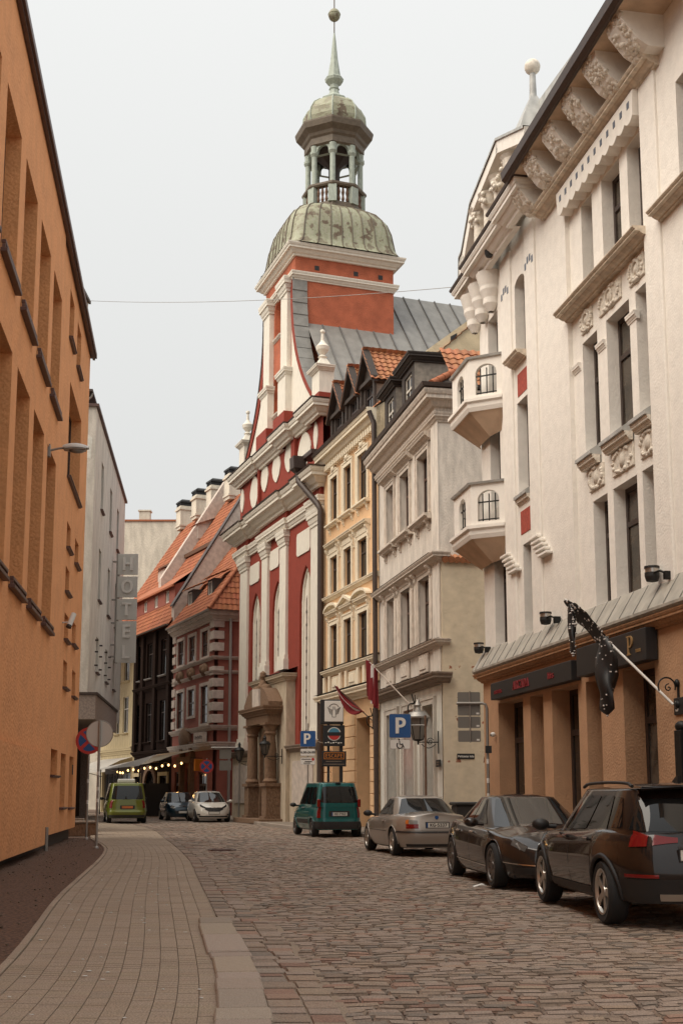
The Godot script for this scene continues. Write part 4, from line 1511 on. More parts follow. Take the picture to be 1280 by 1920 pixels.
func oval_panel(cx: float, cy: float, rx: float, ry: float) -> PackedVector2Array: # an oval with little ears
	var p := PackedVector2Array()
	for i in 36:
		var a := TAU * i / 36
		var k := 1.0 + 0.10 * pow(absf(cos(2 * a)), 6)
		p.append(Vector2(cx + rx * k * cos(a), cy + ry * k * sin(a)))
	return p

func church() -> void:
	var b := front("church", "red and white baroque church with a copper domed lantern tower", Vector2(-5.72, 67.89), Vector2(-0.83, 54.23))
	b.set_meta("category", "church")
	var L := 14.5
	var C := 7.45
	var wins := [[2.55, 4.35, 3.7, 12.0, 1.5], [6.55, 8.35, 7.4, 12.0, 1.5], [11.1, 12.95, 3.7, 12.0, 1.6]]
	var w := MB.new()
	w.wall(0, L, -0.2, 19.2, wins + [[4.6, 5.6, 0.0, 0.05]], 0.4)
	w.quad(Vector3(0, -0.2, -8), Vector3(0, -0.2, 0), Vector3(0, 19.2, 0), Vector3(0, 19.2, -8))
	obj(b, "wall", w, M.church_red)
	body(b, 0.02, L - 0.02, 18.9, 22.0, M.church_red, -0.5)
	for h in wins: # cream glazing with tracery and leaded lights
		var o := group_node(b, "window", Vector3((h[0] + h[1]) / 2, h[2], -0.16))
		var ww: float = h[1] - h[0]
		var hh: float = h[3] - h[2]
		var f := MB.new()
		var out := PackedVector2Array()
		out.append(Vector2(ww / 2, 0))
		for i in 15:
			var q := MB.arc([-ww / 2, ww / 2], hh - h[4], h[4], 1.0 - i / 14.0)
			out.append(q)
		out.append(Vector2(-ww / 2, 0))
		f.prism(out, -0.2, -0.04)
		obj(o, "infill", f, M.church_white)
		for sx in [-1, 1]:
			var g := MB.new()
			var lx: float = sx * ww * 0.2
			var lw := ww * 0.115
			var lit := PackedVector2Array([Vector2(lx + lw, 0.25), Vector2(lx + lw, hh - h[4] - 0.1)])
			for i in range(1, 8):
				var a := PI * i / 8
				lit.append(Vector2(lx + lw * cos(a), hh - h[4] - 0.1 + lw * 1.6 * sin(a)))
			lit.append(Vector2(lx - lw, hh - h[4] - 0.1))
			lit.append(Vector2(lx - lw, 0.25))
			g.prism(lit, -0.05, -0.028)
			obj(o, "light", g, M.stripe)
			var bars := MB.new()
			var yy := 0.5
			while yy < hh - h[4]:
				bars.box(lx - 0.09, yy, -0.04, lx + 0.09, yy + 0.13, -0.005)
				yy += 0.62
			bars.box(lx - 0.018, 0.25, -0.04, lx + 0.018, hh - h[4] + 0.1, -0.012)
			obj(o, "saddle_bar", bars, M.frame_dark)
		var r := MB.new()
		for i in 14:
			var q0 := MB.arc([-ww / 2 + 0.06, ww / 2 - 0.06], hh - h[4], h[4] - 0.08, i / 14.0)
			var q1 := MB.arc([-ww / 2 + 0.06, ww / 2 - 0.06], hh - h[4], h[4] - 0.08, (i + 1) / 14.0)
			r.tube([Vector3(q0.x, q0.y, 0), Vector3(q1.x, q1.y, 0)], 0.06, 6)
		for sx in [-1, 1]:
			r.tube([Vector3(sx * (ww / 2 - 0.06), 0, 0), Vector3(sx * (ww / 2 - 0.06), hh - h[4], 0)], 0.06, 6)
		r.tube([Vector3(0, 0, 0), Vector3(0, hh - 0.35, 0)], 0.07, 6)
		obj(o, "tracery", r, M.church_white)
	# plinth
	for e in [[0, 5.0], [10.5, L]]:
		var p := MB.new()
		p.box(e[0], -0.1, 0, e[1], 3.3, 0.25)
		obj(b, "plinth", p, M.church_cream)
		var pc := MB.new()
		pc.sweep(cyma(3.3, 0.32, 0.35), [Vector2(e[0], 0.2), Vector2(e[1], 0.2)])
		obj(b, "plinth_cap", pc, M.brown_band)
		var pp := MB.new()
		pp.bbox(e[0] + 0.5, 0.9, 0.24, e[1] - 0.5, 2.9, 0.3, 0.02)
		obj(b, "plinth_panel", pp, M.stripe)
	for x in [1.35, 13.85]:
		pilaster(b, x, 1.45, 3.62, 14.25, 0.13, M.church_white)
	for x in [5.5, 8.75]:
		pilaster(b, x, 1.05, 7.35, 14.25, 0.14, M.church_white)
	for r in [[2.3, 4.15, 12.55, 13.6], [6.15, 7.75, 12.7, 13.7], [10.7, 12.75, 12.6, 13.7]]:
		var p := MB.new()
		p.prism(PackedVector2Array([Vector2(r[0], r[2] + 0.12), Vector2(r[0] + 0.15, r[2]), Vector2(r[1] - 0.15, r[2]), Vector2(r[1], r[2] + 0.12), Vector2(r[1], r[3] - 0.12), Vector2(r[1] - 0.12, r[3]), Vector2(r[0] + 0.12, r[3]), Vector2(r[0], r[3] - 0.12)]), -0.02, 0.05)
		obj(b, "panel", p, M.church_white)
	# main entablature, breaking forward over the columns
	var path := [Vector2(-0.1, -2.0), Vector2(-0.1, 0.16), Vector2(2.3, 0.16), Vector2(2.3, 0.04), Vector2(4.8, 0.04), Vector2(4.8, 0.18), Vector2(9.5, 0.18), Vector2(9.5, 0.04), Vector2(13.0, 0.04), Vector2(13.0, 0.16), Vector2(14.6, 0.16), Vector2(14.6, -1.0)]
	var ar := MB.new()
	ar.sweep(cyma(14.2, 0.55, 0.22), path)
	obj(b, "architrave", ar, M.church_white)
	var fr := MB.new()
	fr.sweep([Vector2(-0.1, 14.74), Vector2(0.0, 14.74), Vector2(0.0, 15.2), Vector2(-0.1, 15.2)], path)
	obj(b, "frieze", fr, M.church_red)
	var co := MB.new()
	co.sweep(cyma(15.15, 0.75, 0.75), path)
	obj(b, "cornice", co, M.church_white)
	var fl := MB.new()
	fl.sweep([Vector2(0.0, 15.95), Vector2(0.8, 15.9), Vector2(0.82, 15.95), Vector2(0.0, 16.05)], path)
	obj(b, "cornice_flashing", fl, M.gutter_brown)
	# attic with ovals
	for o in [[5.0, 17.95, 0.62, 0.72], [7.15, 17.95, 0.66, 0.72], [9.3, 17.95, 0.62, 0.72], [3.0, 17.6, 0.75, 0.85], [11.8, 17.6, 0.9, 0.85], [0.5, 17.7, 0.35, 0.62], [13.5, 17.85, 0.28, 0.62]]:
		var p := MB.new()
		p.prism(oval_panel(o[0], o[1], o[2], o[3]), -0.02, 0.05)
		obj(b, "oval_panel", p, M.church_white)
	for x in [[4.15, 4.35], [10.1, 10.7]]:
		var st := MB.new()
		st.box(x[0], 16.0, 0, x[1], 18.6, 0.18)
		obj(b, "attic_pier", st, M.church_red)
	var path2 := [Vector2(-0.05, -1.5), Vector2(-0.05, 0.12), Vector2(3.9, 0.12), Vector2(3.9, 0.04), Vector2(6.2, 0.04), Vector2(6.2, 0.04), Vector2(8.6, 0.04), Vector2(8.6, 0.25), Vector2(10.4, 0.25), Vector2(10.4, 0.04), Vector2(12.9, 0.04), Vector2(12.9, 0.2), Vector2(14.6, 0.2), Vector2(14.6, -1.5)]
	path2.remove_at(5)
	var c2 := MB.new()
	c2.sweep(cyma(18.5, 0.65, 0.55), path2)
	obj(b, "upper_cornice", c2, M.church_white)
	var f2 := MB.new()
	f2.sweep([Vector2(0.0, 19.19), Vector2(0.58, 19.15), Vector2(0.6, 19.2), Vector2(0.0, 19.3)], path2)
	obj(b, "upper_flashing", f2, M.gutter_brown)
	# curved gable wings
	for s in [-1, 1]:
		var outl := PackedVector2Array()
		var inner := PackedVector2Array()
		for i in 13:
			var f := i / 12.0
			var x := 2.6 + 4.2 * pow(1.0 - f, 2.5)
			outl.append(Vector2(C + s * x, 19.2 + 7.9 * f))
			inner.append(Vector2(C + s * (x - 0.45), 19.2 + 7.9 * f))
		var wing := outl.duplicate()
		wing.append(Vector2(C + s * 2.2, 27.1))
		wing.append(Vector2(C + s * 2.2, 19.2))
		var g := MB.new()
		g.prism(wing, -0.5, 0.02, true)
		obj(b, "gable_wing", g, M.church_white)
		var edge := MB.new()
		for i in 12:
			edge.prism(PackedVector2Array([outl[i], outl[i + 1], inner[i + 1], inner[i]]), -0.55, 0.1, true)
		obj(b, "gable_edge", edge, M.church_red)
		for i in 12: # slates capping the curve, each lapping the one below
			var q0 := outl[i] + Vector2(s * 0.10, -0.05)
			var q1 := outl[i + 1] + Vector2(s * 0.05, 0.0)
			var slate := MB.new()
			slate.both(Vector3(q0.x, q0.y, 0.16), Vector3(q0.x, q0.y, -0.62), Vector3(q1.x, q1.y, -0.62), Vector3(q1.x, q1.y, 0.16), Vector3(C, 22, 0))
			slate.both(Vector3(q0.x, q0.y, 0.16), Vector3(q0.x, q0.y, -0.62), Vector3(q0.x - s * 0.08, q0.y, -0.62), Vector3(q0.x - s * 0.08, q0.y, 0.16), Vector3(q0.x, q0.y + 1.0, 0))
			obj(b, "slate", slate, M.zinc)
		# pedestal with urn
		var u := group_node(b, "urn", Vector3(C + s * 6.55, 19.25, 0.0))
		u.scale = Vector3(0.85, 0.85, 0.85)
		var up := MB.new()
		up.box(-0.62, 0, -0.6, 0.62, 1.75, 0.25)
		up.sweep(cyma(1.7, 0.3, 0.25), [Vector2(-0.62, -0.6), Vector2(-0.62, 0.25), Vector2(0.62, 0.25), Vector2(0.62, -0.6)])
		up.lathe([Vector2(0.62, 2.0), Vector2(0.32, 2.45), Vector2(0.2, 2.6)], 4, Vector3(0, 0, -0.15), PI / 4, false)
		obj(u, "pedestal", up, M.church_white)
		var uv := MB.new()
		uv.lathe([Vector2(0.16, 2.55), Vector2(0.26, 2.66), Vector2(0.12, 2.78), Vector2(0.34, 3.05), Vector2(0.38, 3.25), Vector2(0.22, 3.42), Vector2(0.1, 3.6), Vector2(0.075, 4.0), Vector2(0.14, 4.1), Vector2(0.12, 4.22), Vector2(0.0, 4.28)], 16, Vector3(0, 0, -0.15))
		obj(u, "vase", uv, M.church_white)
		var bl := MB.new()
		bl.box(-0.85, 0.0, -0.7, 0.85, 0.4, 0.35)
		obj(u, "foot", bl, M.church_red)
	tower(b, C)
	portal(b)
	# nave roof of sheet metal with standing seams
	for s in [-1, 1]:
		var n := MB.new()
		n.both(Vector3(C, 28.0, -0.6), Vector3(C, 28.0, -24), Vector3(C + s * 7.3, 18.9, -24), Vector3(C + s * 7.3, 18.9, -0.6), Vector3(C, 10, -10))
		var no := obj(b, "nave_roof", n, M.zinc)
		if s == 1:
			for k in 24:
				var z := -1.4 - k * 0.92
				var sm := MB.new()
				var top := Vector3(C, 28.0, z) if z < -5.4 else Vector3(C + 2.65, 24.7, z)
				var bot := Vector3(C + 7.3, 18.9, z)
				var nn := Vector3(9.1, 7.3, 0).normalized()
				sm.quad(bot + nn * 0.07, bot + nn * 0.07 + Vector3(0, 0, -0.06), top + nn * 0.07 + Vector3(0, 0, -0.06), top + nn * 0.07)
				sm.quad(bot, bot + nn * 0.07, top + nn * 0.07, top)
				sm.quad(bot + nn * 0.07 + Vector3(0, 0, -0.06), bot + Vector3(0, 0, -0.06), top + Vector3(0, 0, -0.06), top + nn * 0.07 + Vector3(0, 0, -0.06))
				obj(no, "seam", sm, M.seam)
	var vp := MB.new()
	vp.tube([Vector3(C + 0.3, 27.6, -11.2), Vector3(C + 0.3, 29.2, -11.2)], 0.09, 8)
	obj(b, "vent_pipe", vp, M.zinc_light)
	# drainpipe with its hopper head, standing off the right end
	var dp := MB.new()
	dp.tube([Vector3(13.4, 16.1, 0.85), Vector3(13.5, 15.6, 0.85), Vector3(14.75, 14.3, 0.35), Vector3(14.9, 14.0, 0.25), Vector3(14.9, 0.2, 0.25)], 0.14, 10)
	obj(b, "downpipe", dp, M.gutter_brown)
	var hp := MB.new()
	hp.lathe([Vector2(0.16, 16.0), Vector2(0.42, 16.2), Vector2(0.45, 16.75), Vector2(0.40, 16.75)], 4, Vector3(13.4, 0, 0.85), PI / 4, false)
	hp.box(13.4, 16.6, 0.2, 14.9, 16.8, 0.7)
	obj(b, "hopper", hp, M.gutter_brown)

func portal(b: Node) -> void:
	var p := group_node(b, "portal", Vector3(7.75, 0, 0))
	var bx := MB.new()
	bx.wall(-2.75, 2.75, -0.1, 6.75, [[-1.0, 1.0, 0.12, 4.3, 1.0]], 0.4, 0.45)
	bx.quad(Vector3(2.75, -0.1, 0.45), Vector3(2.75, -0.1, 0), Vector3(2.75, 6.75, 0), Vector3(2.75, 6.75, 0.45))
	bx.quad(Vector3(-2.75, -0.1, 0), Vector3(-2.75, -0.1, 0.45), Vector3(-2.75, 6.75, 0.45), Vector3(-2.75, 6.75, 0))
	obj(p, "porch_wall", bx, M.church_cream)
	var c := MB.new()
	c.sweep(cyma(6.7, 0.35, 0.3), [Vector2(-2.75, 0), Vector2(-2.75, 0.45), Vector2(2.75, 0.45), Vector2(2.75, 0)])
	obj(p, "porch_cornice", c, M.church_cream)
	var fl := MB.new()
	fl.quad(Vector3(-3.1, 7.07, 0.8), Vector3(3.1, 7.07, 0.8), Vector3(3.1, 7.35, 0), Vector3(-3.1, 7.35, 0))
	obj(p, "porch_roof", fl, M.gutter_brown)
	for x in [-1.55, 1.55]:
		var k := MB.new()
		k.box(x - 0.45, 0.12, 0.45, x + 0.45, 0.35, 1.25)
		k.box(x - 0.38, 0.35, 0.45, x + 0.38, 1.75, 1.15)
		k.box(x - 0.48, 1.75, 0.45, x + 0.48, 1.9, 1.25)
		k.lathe([Vector2(0.32, 1.9), Vector2(0.36, 2.0), Vector2(0.27, 2.12), Vector2(0.27, 2.9), Vector2(0.235, 4.15)], 16, Vector3(x, 0, 0.85))
		k.lathe([Vector2(0.23, 4.15), Vector2(0.3, 4.25), Vector2(0.26, 4.35), Vector2(0.38, 4.65)], 16, Vector3(x, 0, 0.85))
		k.box(x - 0.42, 4.65, 0.45, x + 0.42, 4.75, 1.25)
		obj(p, "stone_column", k, M.brownstone)
	var e := MB.new()
	e.box(-1.95, 4.75, 0.45, 1.95, 5.15, 1.1)
	e.sweep(cyma(5.15, 0.4, 0.35), [Vector2(-1.95, 0.45), Vector2(-1.95, 1.1), Vector2(1.95, 1.1), Vector2(1.95, 0.45)])
	obj(p, "stone_entablature", e, M.brownstone)
	var a := MB.new()
	for i in 14:
		var a0 := PI * i / 14
		var a1 := PI * (i + 1) / 14
		a.prism(PackedVector2Array([Vector2(cos(a0), 3.3 + sin(a0)), Vector2(1.25 * cos(a0), 3.3 + 1.25 * sin(a0)), Vector2(1.25 * cos(a1), 3.3 + 1.25 * sin(a1)), Vector2(cos(a1), 3.3 + sin(a1))]), 0.4, 0.62)
	a.box(-1.25, 0.12, 0.4, -1.0, 3.3, 0.62)
	a.box(1.0, 0.12, 0.4, 1.25, 3.3, 0.62)
	obj(p, "stone_arch", a, M.brownstone)
	for sx in [-1, 1]: # broken scrolled pediment
		var s := MB.new()
		for i in 9:
			var f0 := i / 9.0
			var f1 := (i + 1) / 9.0
			var h0 := 0.25 + 0.75 * sin(f0 * PI * 0.5)
			var h1 := 0.25 + 0.75 * sin(f1 * PI * 0.5)
			s.prism(PackedVector2Array([Vector2(sx * (2.2 - 1.4 * f0), 5.5), Vector2(sx * (2.2 - 1.4 * f1), 5.5), Vector2(sx * (2.2 - 1.4 * f1), 5.5 + h1), Vector2(sx * (2.2 - 1.4 * f0), 5.5 + h0)]), 0.45, 1.15)
		s.ball(Vector3(sx * 0.75, 6.45, 0.85), Vector3(0.24, 0.24, 0.3), 10, 8)
		obj(p, "pediment_scroll", s, M.brownstone)
	var t := MB.new()
	t.prism(PackedVector2Array([Vector2(-0.5, 5.5), Vector2(0.75, 5.5), Vector2(0.55, 6.45), Vector2(-0.55, 6.5)]), 1.0, 1.2, true)
	obj(p, "stone_tablet", t, M.stripe)
	var st := MB.new()
	st.lathe([Vector2(0.22, 6.4), Vector2(0.26, 6.6), Vector2(0.16, 6.85), Vector2(0.1, 6.95), Vector2(0.17, 7.1), Vector2(0.16, 7.28), Vector2(0.0, 7.4)], 12, Vector3(0.0, 0, 0.8))
	obj(p, "finial_bust", st, M.brownstone)
	var d := group_node(p, "door", Vector3(0, 0.12, 0.2))
	var leaf := MB.new()
	leaf.box(-1.0, 0, -0.1, -0.02, 3.15, 0.0)
	leaf.box(0.02, 0, -0.1, 1.0, 3.15, 0.0)
	for sx in [-0.52, 0.52]:
		for y in [0.3, 1.25, 2.2]:
			leaf.bbox(sx - 0.36, y, -0.02, sx + 0.36, y + 0.75, 0.04, 0.015)
	obj(d, "leaf", leaf, M.dark_wood)
	var fan := MB.new()
	var half := PackedVector2Array()
	for i in 17:
		half.append(Vector2(cos(PI * i / 16), 3.2 + 0.98 * sin(PI * i / 16)))
	fan.prism(half, -0.1, -0.04)
	obj(d, "fanlight", fan, M.glass)
	var step := MB.new()
	step.bbox(-2.3, 0.0, 0.3, 2.3, 0.24, 1.6, 0.02)
	obj(p, "step", step, M.brownstone)

func tower(b: Node, C: float) -> void:
	var t := group_node(b, "tower", Vector3(C, 0, -2.7))
	var h := 2.62 # half width
	var red := MB.new()
	red.wall(-h, h, 19.0, 28.3, [[-1.1, -0.05, 20.8, 22.95, 0.5], [-0.85, 0.35, 24.95, 27.0, 0.6]], 0.3, 2.7)
	red.quad(Vector3(h, 19.0, 2.7), Vector3(h, 19.0, -h), Vector3(h, 28.3, -h), Vector3(h, 28.3, 2.7))
	red.quad(Vector3(-h, 19.0, -h), Vector3(-h, 19.0, 2.7), Vector3(-h, 28.3, 2.7), Vector3(-h, 28.3, -h))
	red.quad(Vector3(h, 19.0, -h), Vector3(-h, 19.0, -h), Vector3(-h, 28.3, -h), Vector3(h, 28.3, -h))
	obj(t, "shaft", red, M.tower_red)
	var back := MB.new()
	back.box(-h + 0.1, 19.0, -h + 0.1, h - 0.1, 28.2, 2.38)
	obj(t, "core", back, M.church_white)
	for x in [-1.6, 1.55]:
		var p := MB.new()
		p.box(x - 0.55, 19.2, 2.7, x + 0.55, 27.2, 2.95)
		p.sweep(cyma(22.0, 0.45, 0.22), [Vector2(x - 0.6, 2.7), Vector2(x - 0.6, 2.97), Vector2(x + 0.6, 2.97), Vector2(x + 0.6, 2.7)])
		p.box(x - 0.65, 19.2, 2.7, x + 0.65, 22.0, 3.05)
		p.sweep(cyma(26.5, 0.75, 0.25), [Vector2(x - 0.55, 2.7), Vector2(x - 0.55, 2.95), Vector2(x + 0.55, 2.95), Vector2(x + 0.55, 2.7)])
		obj(t, "pilaster", p, M.church_white)
		var r := MB.new()
		r.box(x - 0.95, 19.2, 2.68, x + 0.95, 20.1, 3.2)
		obj(t, "pilaster_foot", r, M.church_red)
	for a in [[21.0, -0.55, 0.6], [25.1, -0.25, 0.7]]:
		var s := MB.new()
		s.sweep(cyma(a[0] - 0.32, 0.14, 0.14), [Vector2(a[1] - a[2], 2.7), Vector2(a[1] + a[2], 2.7)])
		obj(t, "niche_sill", s, M.church_white)
	var sq := [Vector2(-h, -h), Vector2(-h, 2.7), Vector2(h, 2.7), Vector2(h, -h), Vector2(-h - 0.001, -h)]
	var band := MB.new()
	band.sweep(cyma(26.95, 0.4, 0.25), sq, false)
	obj(t, "band", band, M.church_white)
	var cor := MB.new()
	cor.sweep(cyma(28.2, 0.56, 0.52), sq, false)
	obj(t, "cornice", cor, M.church_white)
	for z in [1.55, -0.55, -1.9]:
		var hole := MB.new()
		hole.box(h - 0.1, 27.6, z - 0.12, h + 0.012, 27.84, z + 0.12)
		obj(t, "putlog_hole", hole, M.black)
	# bell-shaped copper roof: square at the foot, rounding to the lantern
	var dm := MB.new()
	var prof := [[3.24, 28.78], [3.05, 28.95], [2.9, 29.3], [2.84, 29.8], [2.78, 30.35], [2.64, 30.9], [2.36, 31.34], [1.95, 31.66], [1.45, 31.82]]
	var rows := []
	for p in prof:
		var row := []
		for k in 65:
			row.append(dome_point(p[0], p[1], k, 64))
		rows.append(row)
	dm.sheet(rows)
	var dome := obj(t, "dome", dm, M.copper)
	for k in 32:
		var sm := MB.new()
		var pts := []
		for p in prof:
			pts.append(dome_point(p[0] + 0.02, p[1], k * 2 + 1, 64))
		sm.tube(pts, 0.032, 4)
		obj(dome, "seam", sm, M.copper_brown)
	# open octagonal lantern
	var lz := Vector3(0.25, -0.4, -0.2)
	var ln := group_node(t, "lantern", lz)
	var base := MB.new()
	base.lathe([Vector2(1.62, 31.9), Vector2(1.62, 32.45), Vector2(1.5, 32.5), Vector2(0.0, 32.5)], 8, Vector3.ZERO, PI / 8, false)
	obj(ln, "base", base, M.copper_brown)
	var rail := MB.new()
	rail.lathe([Vector2(1.38, 33.32), Vector2(1.68, 33.32), Vector2(1.74, 33.4), Vector2(1.74, 33.5), Vector2(1.38, 33.5), Vector2(1.38, 33.32)], 8, Vector3.ZERO, PI / 8, false)
	obj(ln, "handrail", rail, M.copper_brown)
	for k in 8:
		var a := TAU * k / 8 + PI / 8
		var d := Vector3(cos(a), 0, -sin(a))
		var pd := MB.new()
		pd.t = Transform3D(Basis(Vector3.UP, a), Vector3.ZERO)
		pd.box(1.22, 32.4, -0.22, 1.66, 33.32, 0.22)
		obj(ln, "pedestal", pd, M.copper_pale)
		var cl := MB.new()
		cl.lathe([Vector2(0.2, 33.5), Vector2(0.155, 33.6), Vector2(0.15, 35.15), Vector2(0.24, 35.3), Vector2(0.24, 35.42), Vector2(0.18, 35.45), Vector2(0.2, 35.75)], 8, d * 1.4)
		obj(ln, "column", cl, M.copper_pale)
		for f in [0.3, 0.5, 0.7]:
			var d2 := d * 1.52
			var e2 := Vector3(cos(a + TAU / 8), 0, -sin(a + TAU / 8)) * 1.52
			var bl := MB.new()
			bl.lathe([Vector2(0.06, 32.5), Vector2(0.09, 32.62), Vector2(0.05, 32.8), Vector2(0.09, 33.0), Vector2(0.05, 33.2), Vector2(0.06, 33.32)], 6, d2.lerp(e2, f))
			obj(ln, "baluster", bl, M.wood)
		# arch head between the columns
		var ah := MB.new()
		var side := TAU / 16
		ah.t = Transform3D(Basis(Vector3.UP, a + side + PI / 2), Vector3.ZERO)
		var half := 1.4 * sin(side)
		ah.wall(-half, half, 35.2, 35.95, [[-half + 0.2, half - 0.2, 35.2, 35.75, 0.36]], 0.2, 1.4 * cos(side) + 0.08)
		obj(ln, "arch", ah, M.copper_pale)
	var ceil := MB.new()
	ceil.lathe([Vector2(0.0, 35.8), Vector2(1.5, 35.8)], 8, Vector3.ZERO, PI / 8, false)
	ceil.lathe([Vector2(0.45, 32.5), Vector2(0.3, 33.0), Vector2(0.3, 35.0), Vector2(1.2, 35.8)], 8, Vector3.ZERO, PI / 8, false)
	obj(ln, "core", ceil, M.dark_wood)
	var en := MB.new()
	en.lathe([Vector2(1.5, 35.72), Vector2(1.62, 35.8), Vector2(1.62, 36.15), Vector2(1.72, 36.25), Vector2(1.78, 36.4), Vector2(2.05, 36.62), Vector2(2.12, 36.9), Vector2(2.12, 36.98), Vector2(1.5, 37.2)], 8, Vector3.ZERO, PI / 8, false)
	obj(ln, "entablature", en, M.copper_brown)
	var sd := MB.new()
	sd.lathe([Vector2(1.62, 37.1), Vector2(1.7, 37.5), Vector2(1.66, 37.95), Vector2(1.42, 38.4), Vector2(1.02, 38.72), Vector2(0.72, 38.82)], 8, Vector3.ZERO, PI / 8, false)
	obj(ln, "small_dome", sd, M.copper)
	for k in 8:
		var rb := MB.new()
		var a := TAU * k / 8 + PI / 8
		var d := Vector3(cos(a), 0, -sin(a))
		var pts := []
		for q in [[1.63, 37.12], [1.71, 37.5], [1.67, 37.95], [1.43, 38.4], [1.03, 38.72]]:
			pts.append(d * q[0] + Vector3(0, q[1], 0))
		rb.tube(pts, 0.035, 4)
		obj(ln, "rib", rb, M.copper_pale)
	var sp := MB.new()
	sp.lathe([Vector2(0.78, 38.78), Vector2(0.8, 38.95), Vector2(0.5, 39.15), Vector2(0.3, 39.35), Vector2(0.24, 39.6), Vector2(0.3, 39.66), Vector2(0.24, 39.72), Vector2(0.24, 39.9), Vector2(0.48, 40.1), Vector2(0.52, 40.25), Vector2(0.44, 40.32), Vector2(0.36, 40.36), Vector2(0.2, 41.4), Vector2(0.09, 42.6), Vector2(0.04, 43.0)], 8, Vector3.ZERO, PI / 8, false)
	obj(ln, "spire", sp, M.copper_pale)
	var rod := MB.new()
	rod.tube([Vector3(0, 42.8, 0), Vector3(0, 45.6, 0)], 0.035, 6)
	obj(ln, "rod", rod, M.copper_brown)
	var bl2 := MB.new()
	bl2.ball(Vector3(0, 44.1, 0), Vector3(0.33, 0.36, 0.33), 16, 12)
	bl2.lathe([Vector2(0.335, 44.1), Vector2(0.35, 44.13), Vector2(0.335, 44.17)], 16)
	obj(ln, "ball", bl2, M.copper)

func dome_point(r: float, y: float, k: int, seg: int) -> Vector3: # square at the foot, rounder towards the top
	var a := TAU * k / seg + PI / 4
	var f := clampf((y - 28.86) / 3.2, 0.0, 1.0)
	var n := lerpf(9.0, 3.2, f)
	var q := 1.0 / pow(pow(absf(cos(a)), n) + pow(absf(sin(a)), n), 1.0 / n)
	return Vector3(cos(a) * r * q, y, -sin(a) * r * q)

func surround(w: float, h: float, bw: float, z: float, m: Material) -> ArrayMesh: # flat moulded frame round an opening, foot of the opening at y 0
	var key := "sur%.2f_%.2f_%.2f_%d" % [w, h, bw, m.get_instance_id()]
	if not cache.has(key):
		var f := MB.new()
		for s in [-1, 1]:
			f.box(s * w / 2 if s > 0 else -w / 2 - bw, -0.02, -0.02, w / 2 + bw if s > 0 else -w / 2, h + bw, z)
			f.box(s * (w / 2 + bw) - 0.02 - 0.03 * (1 - s) / 2.0, -0.02, -0.02, s * (w / 2 + bw) + 0.03, h + bw + 0.04, z + 0.03)
		f.box(-w / 2, h, -0.02, w / 2, h + bw, z)
		f.box(-w / 2 - bw + 0.02, h + bw - 0.03, -0.02, w / 2 + bw - 0.02, h + bw + 0.035, z + 0.025)
		cache[key] = f.mesh(m)
	return cache[key]

func bracket_shape(h: float, p: float, w: float) -> MB: # scrolled console under a ledge, hanging down from y 0
	var b := MB.new()
	var pts := PackedVector2Array()
	for i in 9:
		var f := i / 8.0
		pts.append(Vector2(p * (0.25 + 0.75 * pow(1.0 - f, 1.5)) + 0.02 * sin(f * 12.0), -h * f))
	pts.append(Vector2(-0.02, -h))
	pts.append(Vector2(-0.02, 0))
	b.t = Transform3D(Basis(Vector3.UP, -PI / 2), Vector3.ZERO)
	b.prism(pts, -w / 2, w / 2, true)
	return b

func console(parent: Node, at: Vector3, h: float, p: float, w: float, m: Material) -> void:
	var key := "con%.2f_%.2f_%.2f_%d" % [h, p, w, m.get_instance_id()]
	if not cache.has(key):
		cache[key] = bracket_shape(h, p, w).mesh(m)
	shared(parent, "bracket", cache[key], at)

func hood(parent: Node, x: float, y: float, w: float, p: float, m: Material, shape := 0) -> void: # window hood on two brackets: 0 flat, 1 triangle, 2 arch
	var mb := MB.new()
	mb.sweep(cyma(y, 0.22, p), [Vector2(x - w / 2, 0), Vector2(x + w / 2, 0)])
	if shape == 1:
		mb.prism(PackedVector2Array([Vector2(x - w / 2, y + 0.2), Vector2(x + w / 2, y + 0.2), Vector2(x, y + 0.5)]), 0, p * 0.4)
		for s in [-1, 1]:
			mb.prism(PackedVector2Array([Vector2(x + s * (w / 2 + 0.06), y + 0.2), Vector2(x + s * (w / 2 + 0.06), y + 0.32), Vector2(x, y + 0.62), Vector2(x, y + 0.5)]), 0, p + 0.04)
	elif shape == 2:
		var a := PackedVector2Array()
		var b := PackedVector2Array()
		for i in 13:
			var f := PI * i / 12
			a.append(Vector2(x + cos(f) * w / 2, y + 0.2 + 0.24 * sin(f)))
			b.append(Vector2(x + cos(f) * (w / 2 + 0.06), y + 0.22 + 0.34 * sin(f)))
		mb.prism(a, 0, p * 0.4)
		for i in 12:
			mb.prism(PackedVector2Array([a[i], b[i], b[i + 1], a[i + 1]]), 0, p + 0.04)
	obj(parent, "hood", mb, m)
	for s in [-1, 1]:
		console(parent, Vector3(x + s * (w / 2 - 0.12), y, 0), 0.55, p * 0.8, 0.16, m)

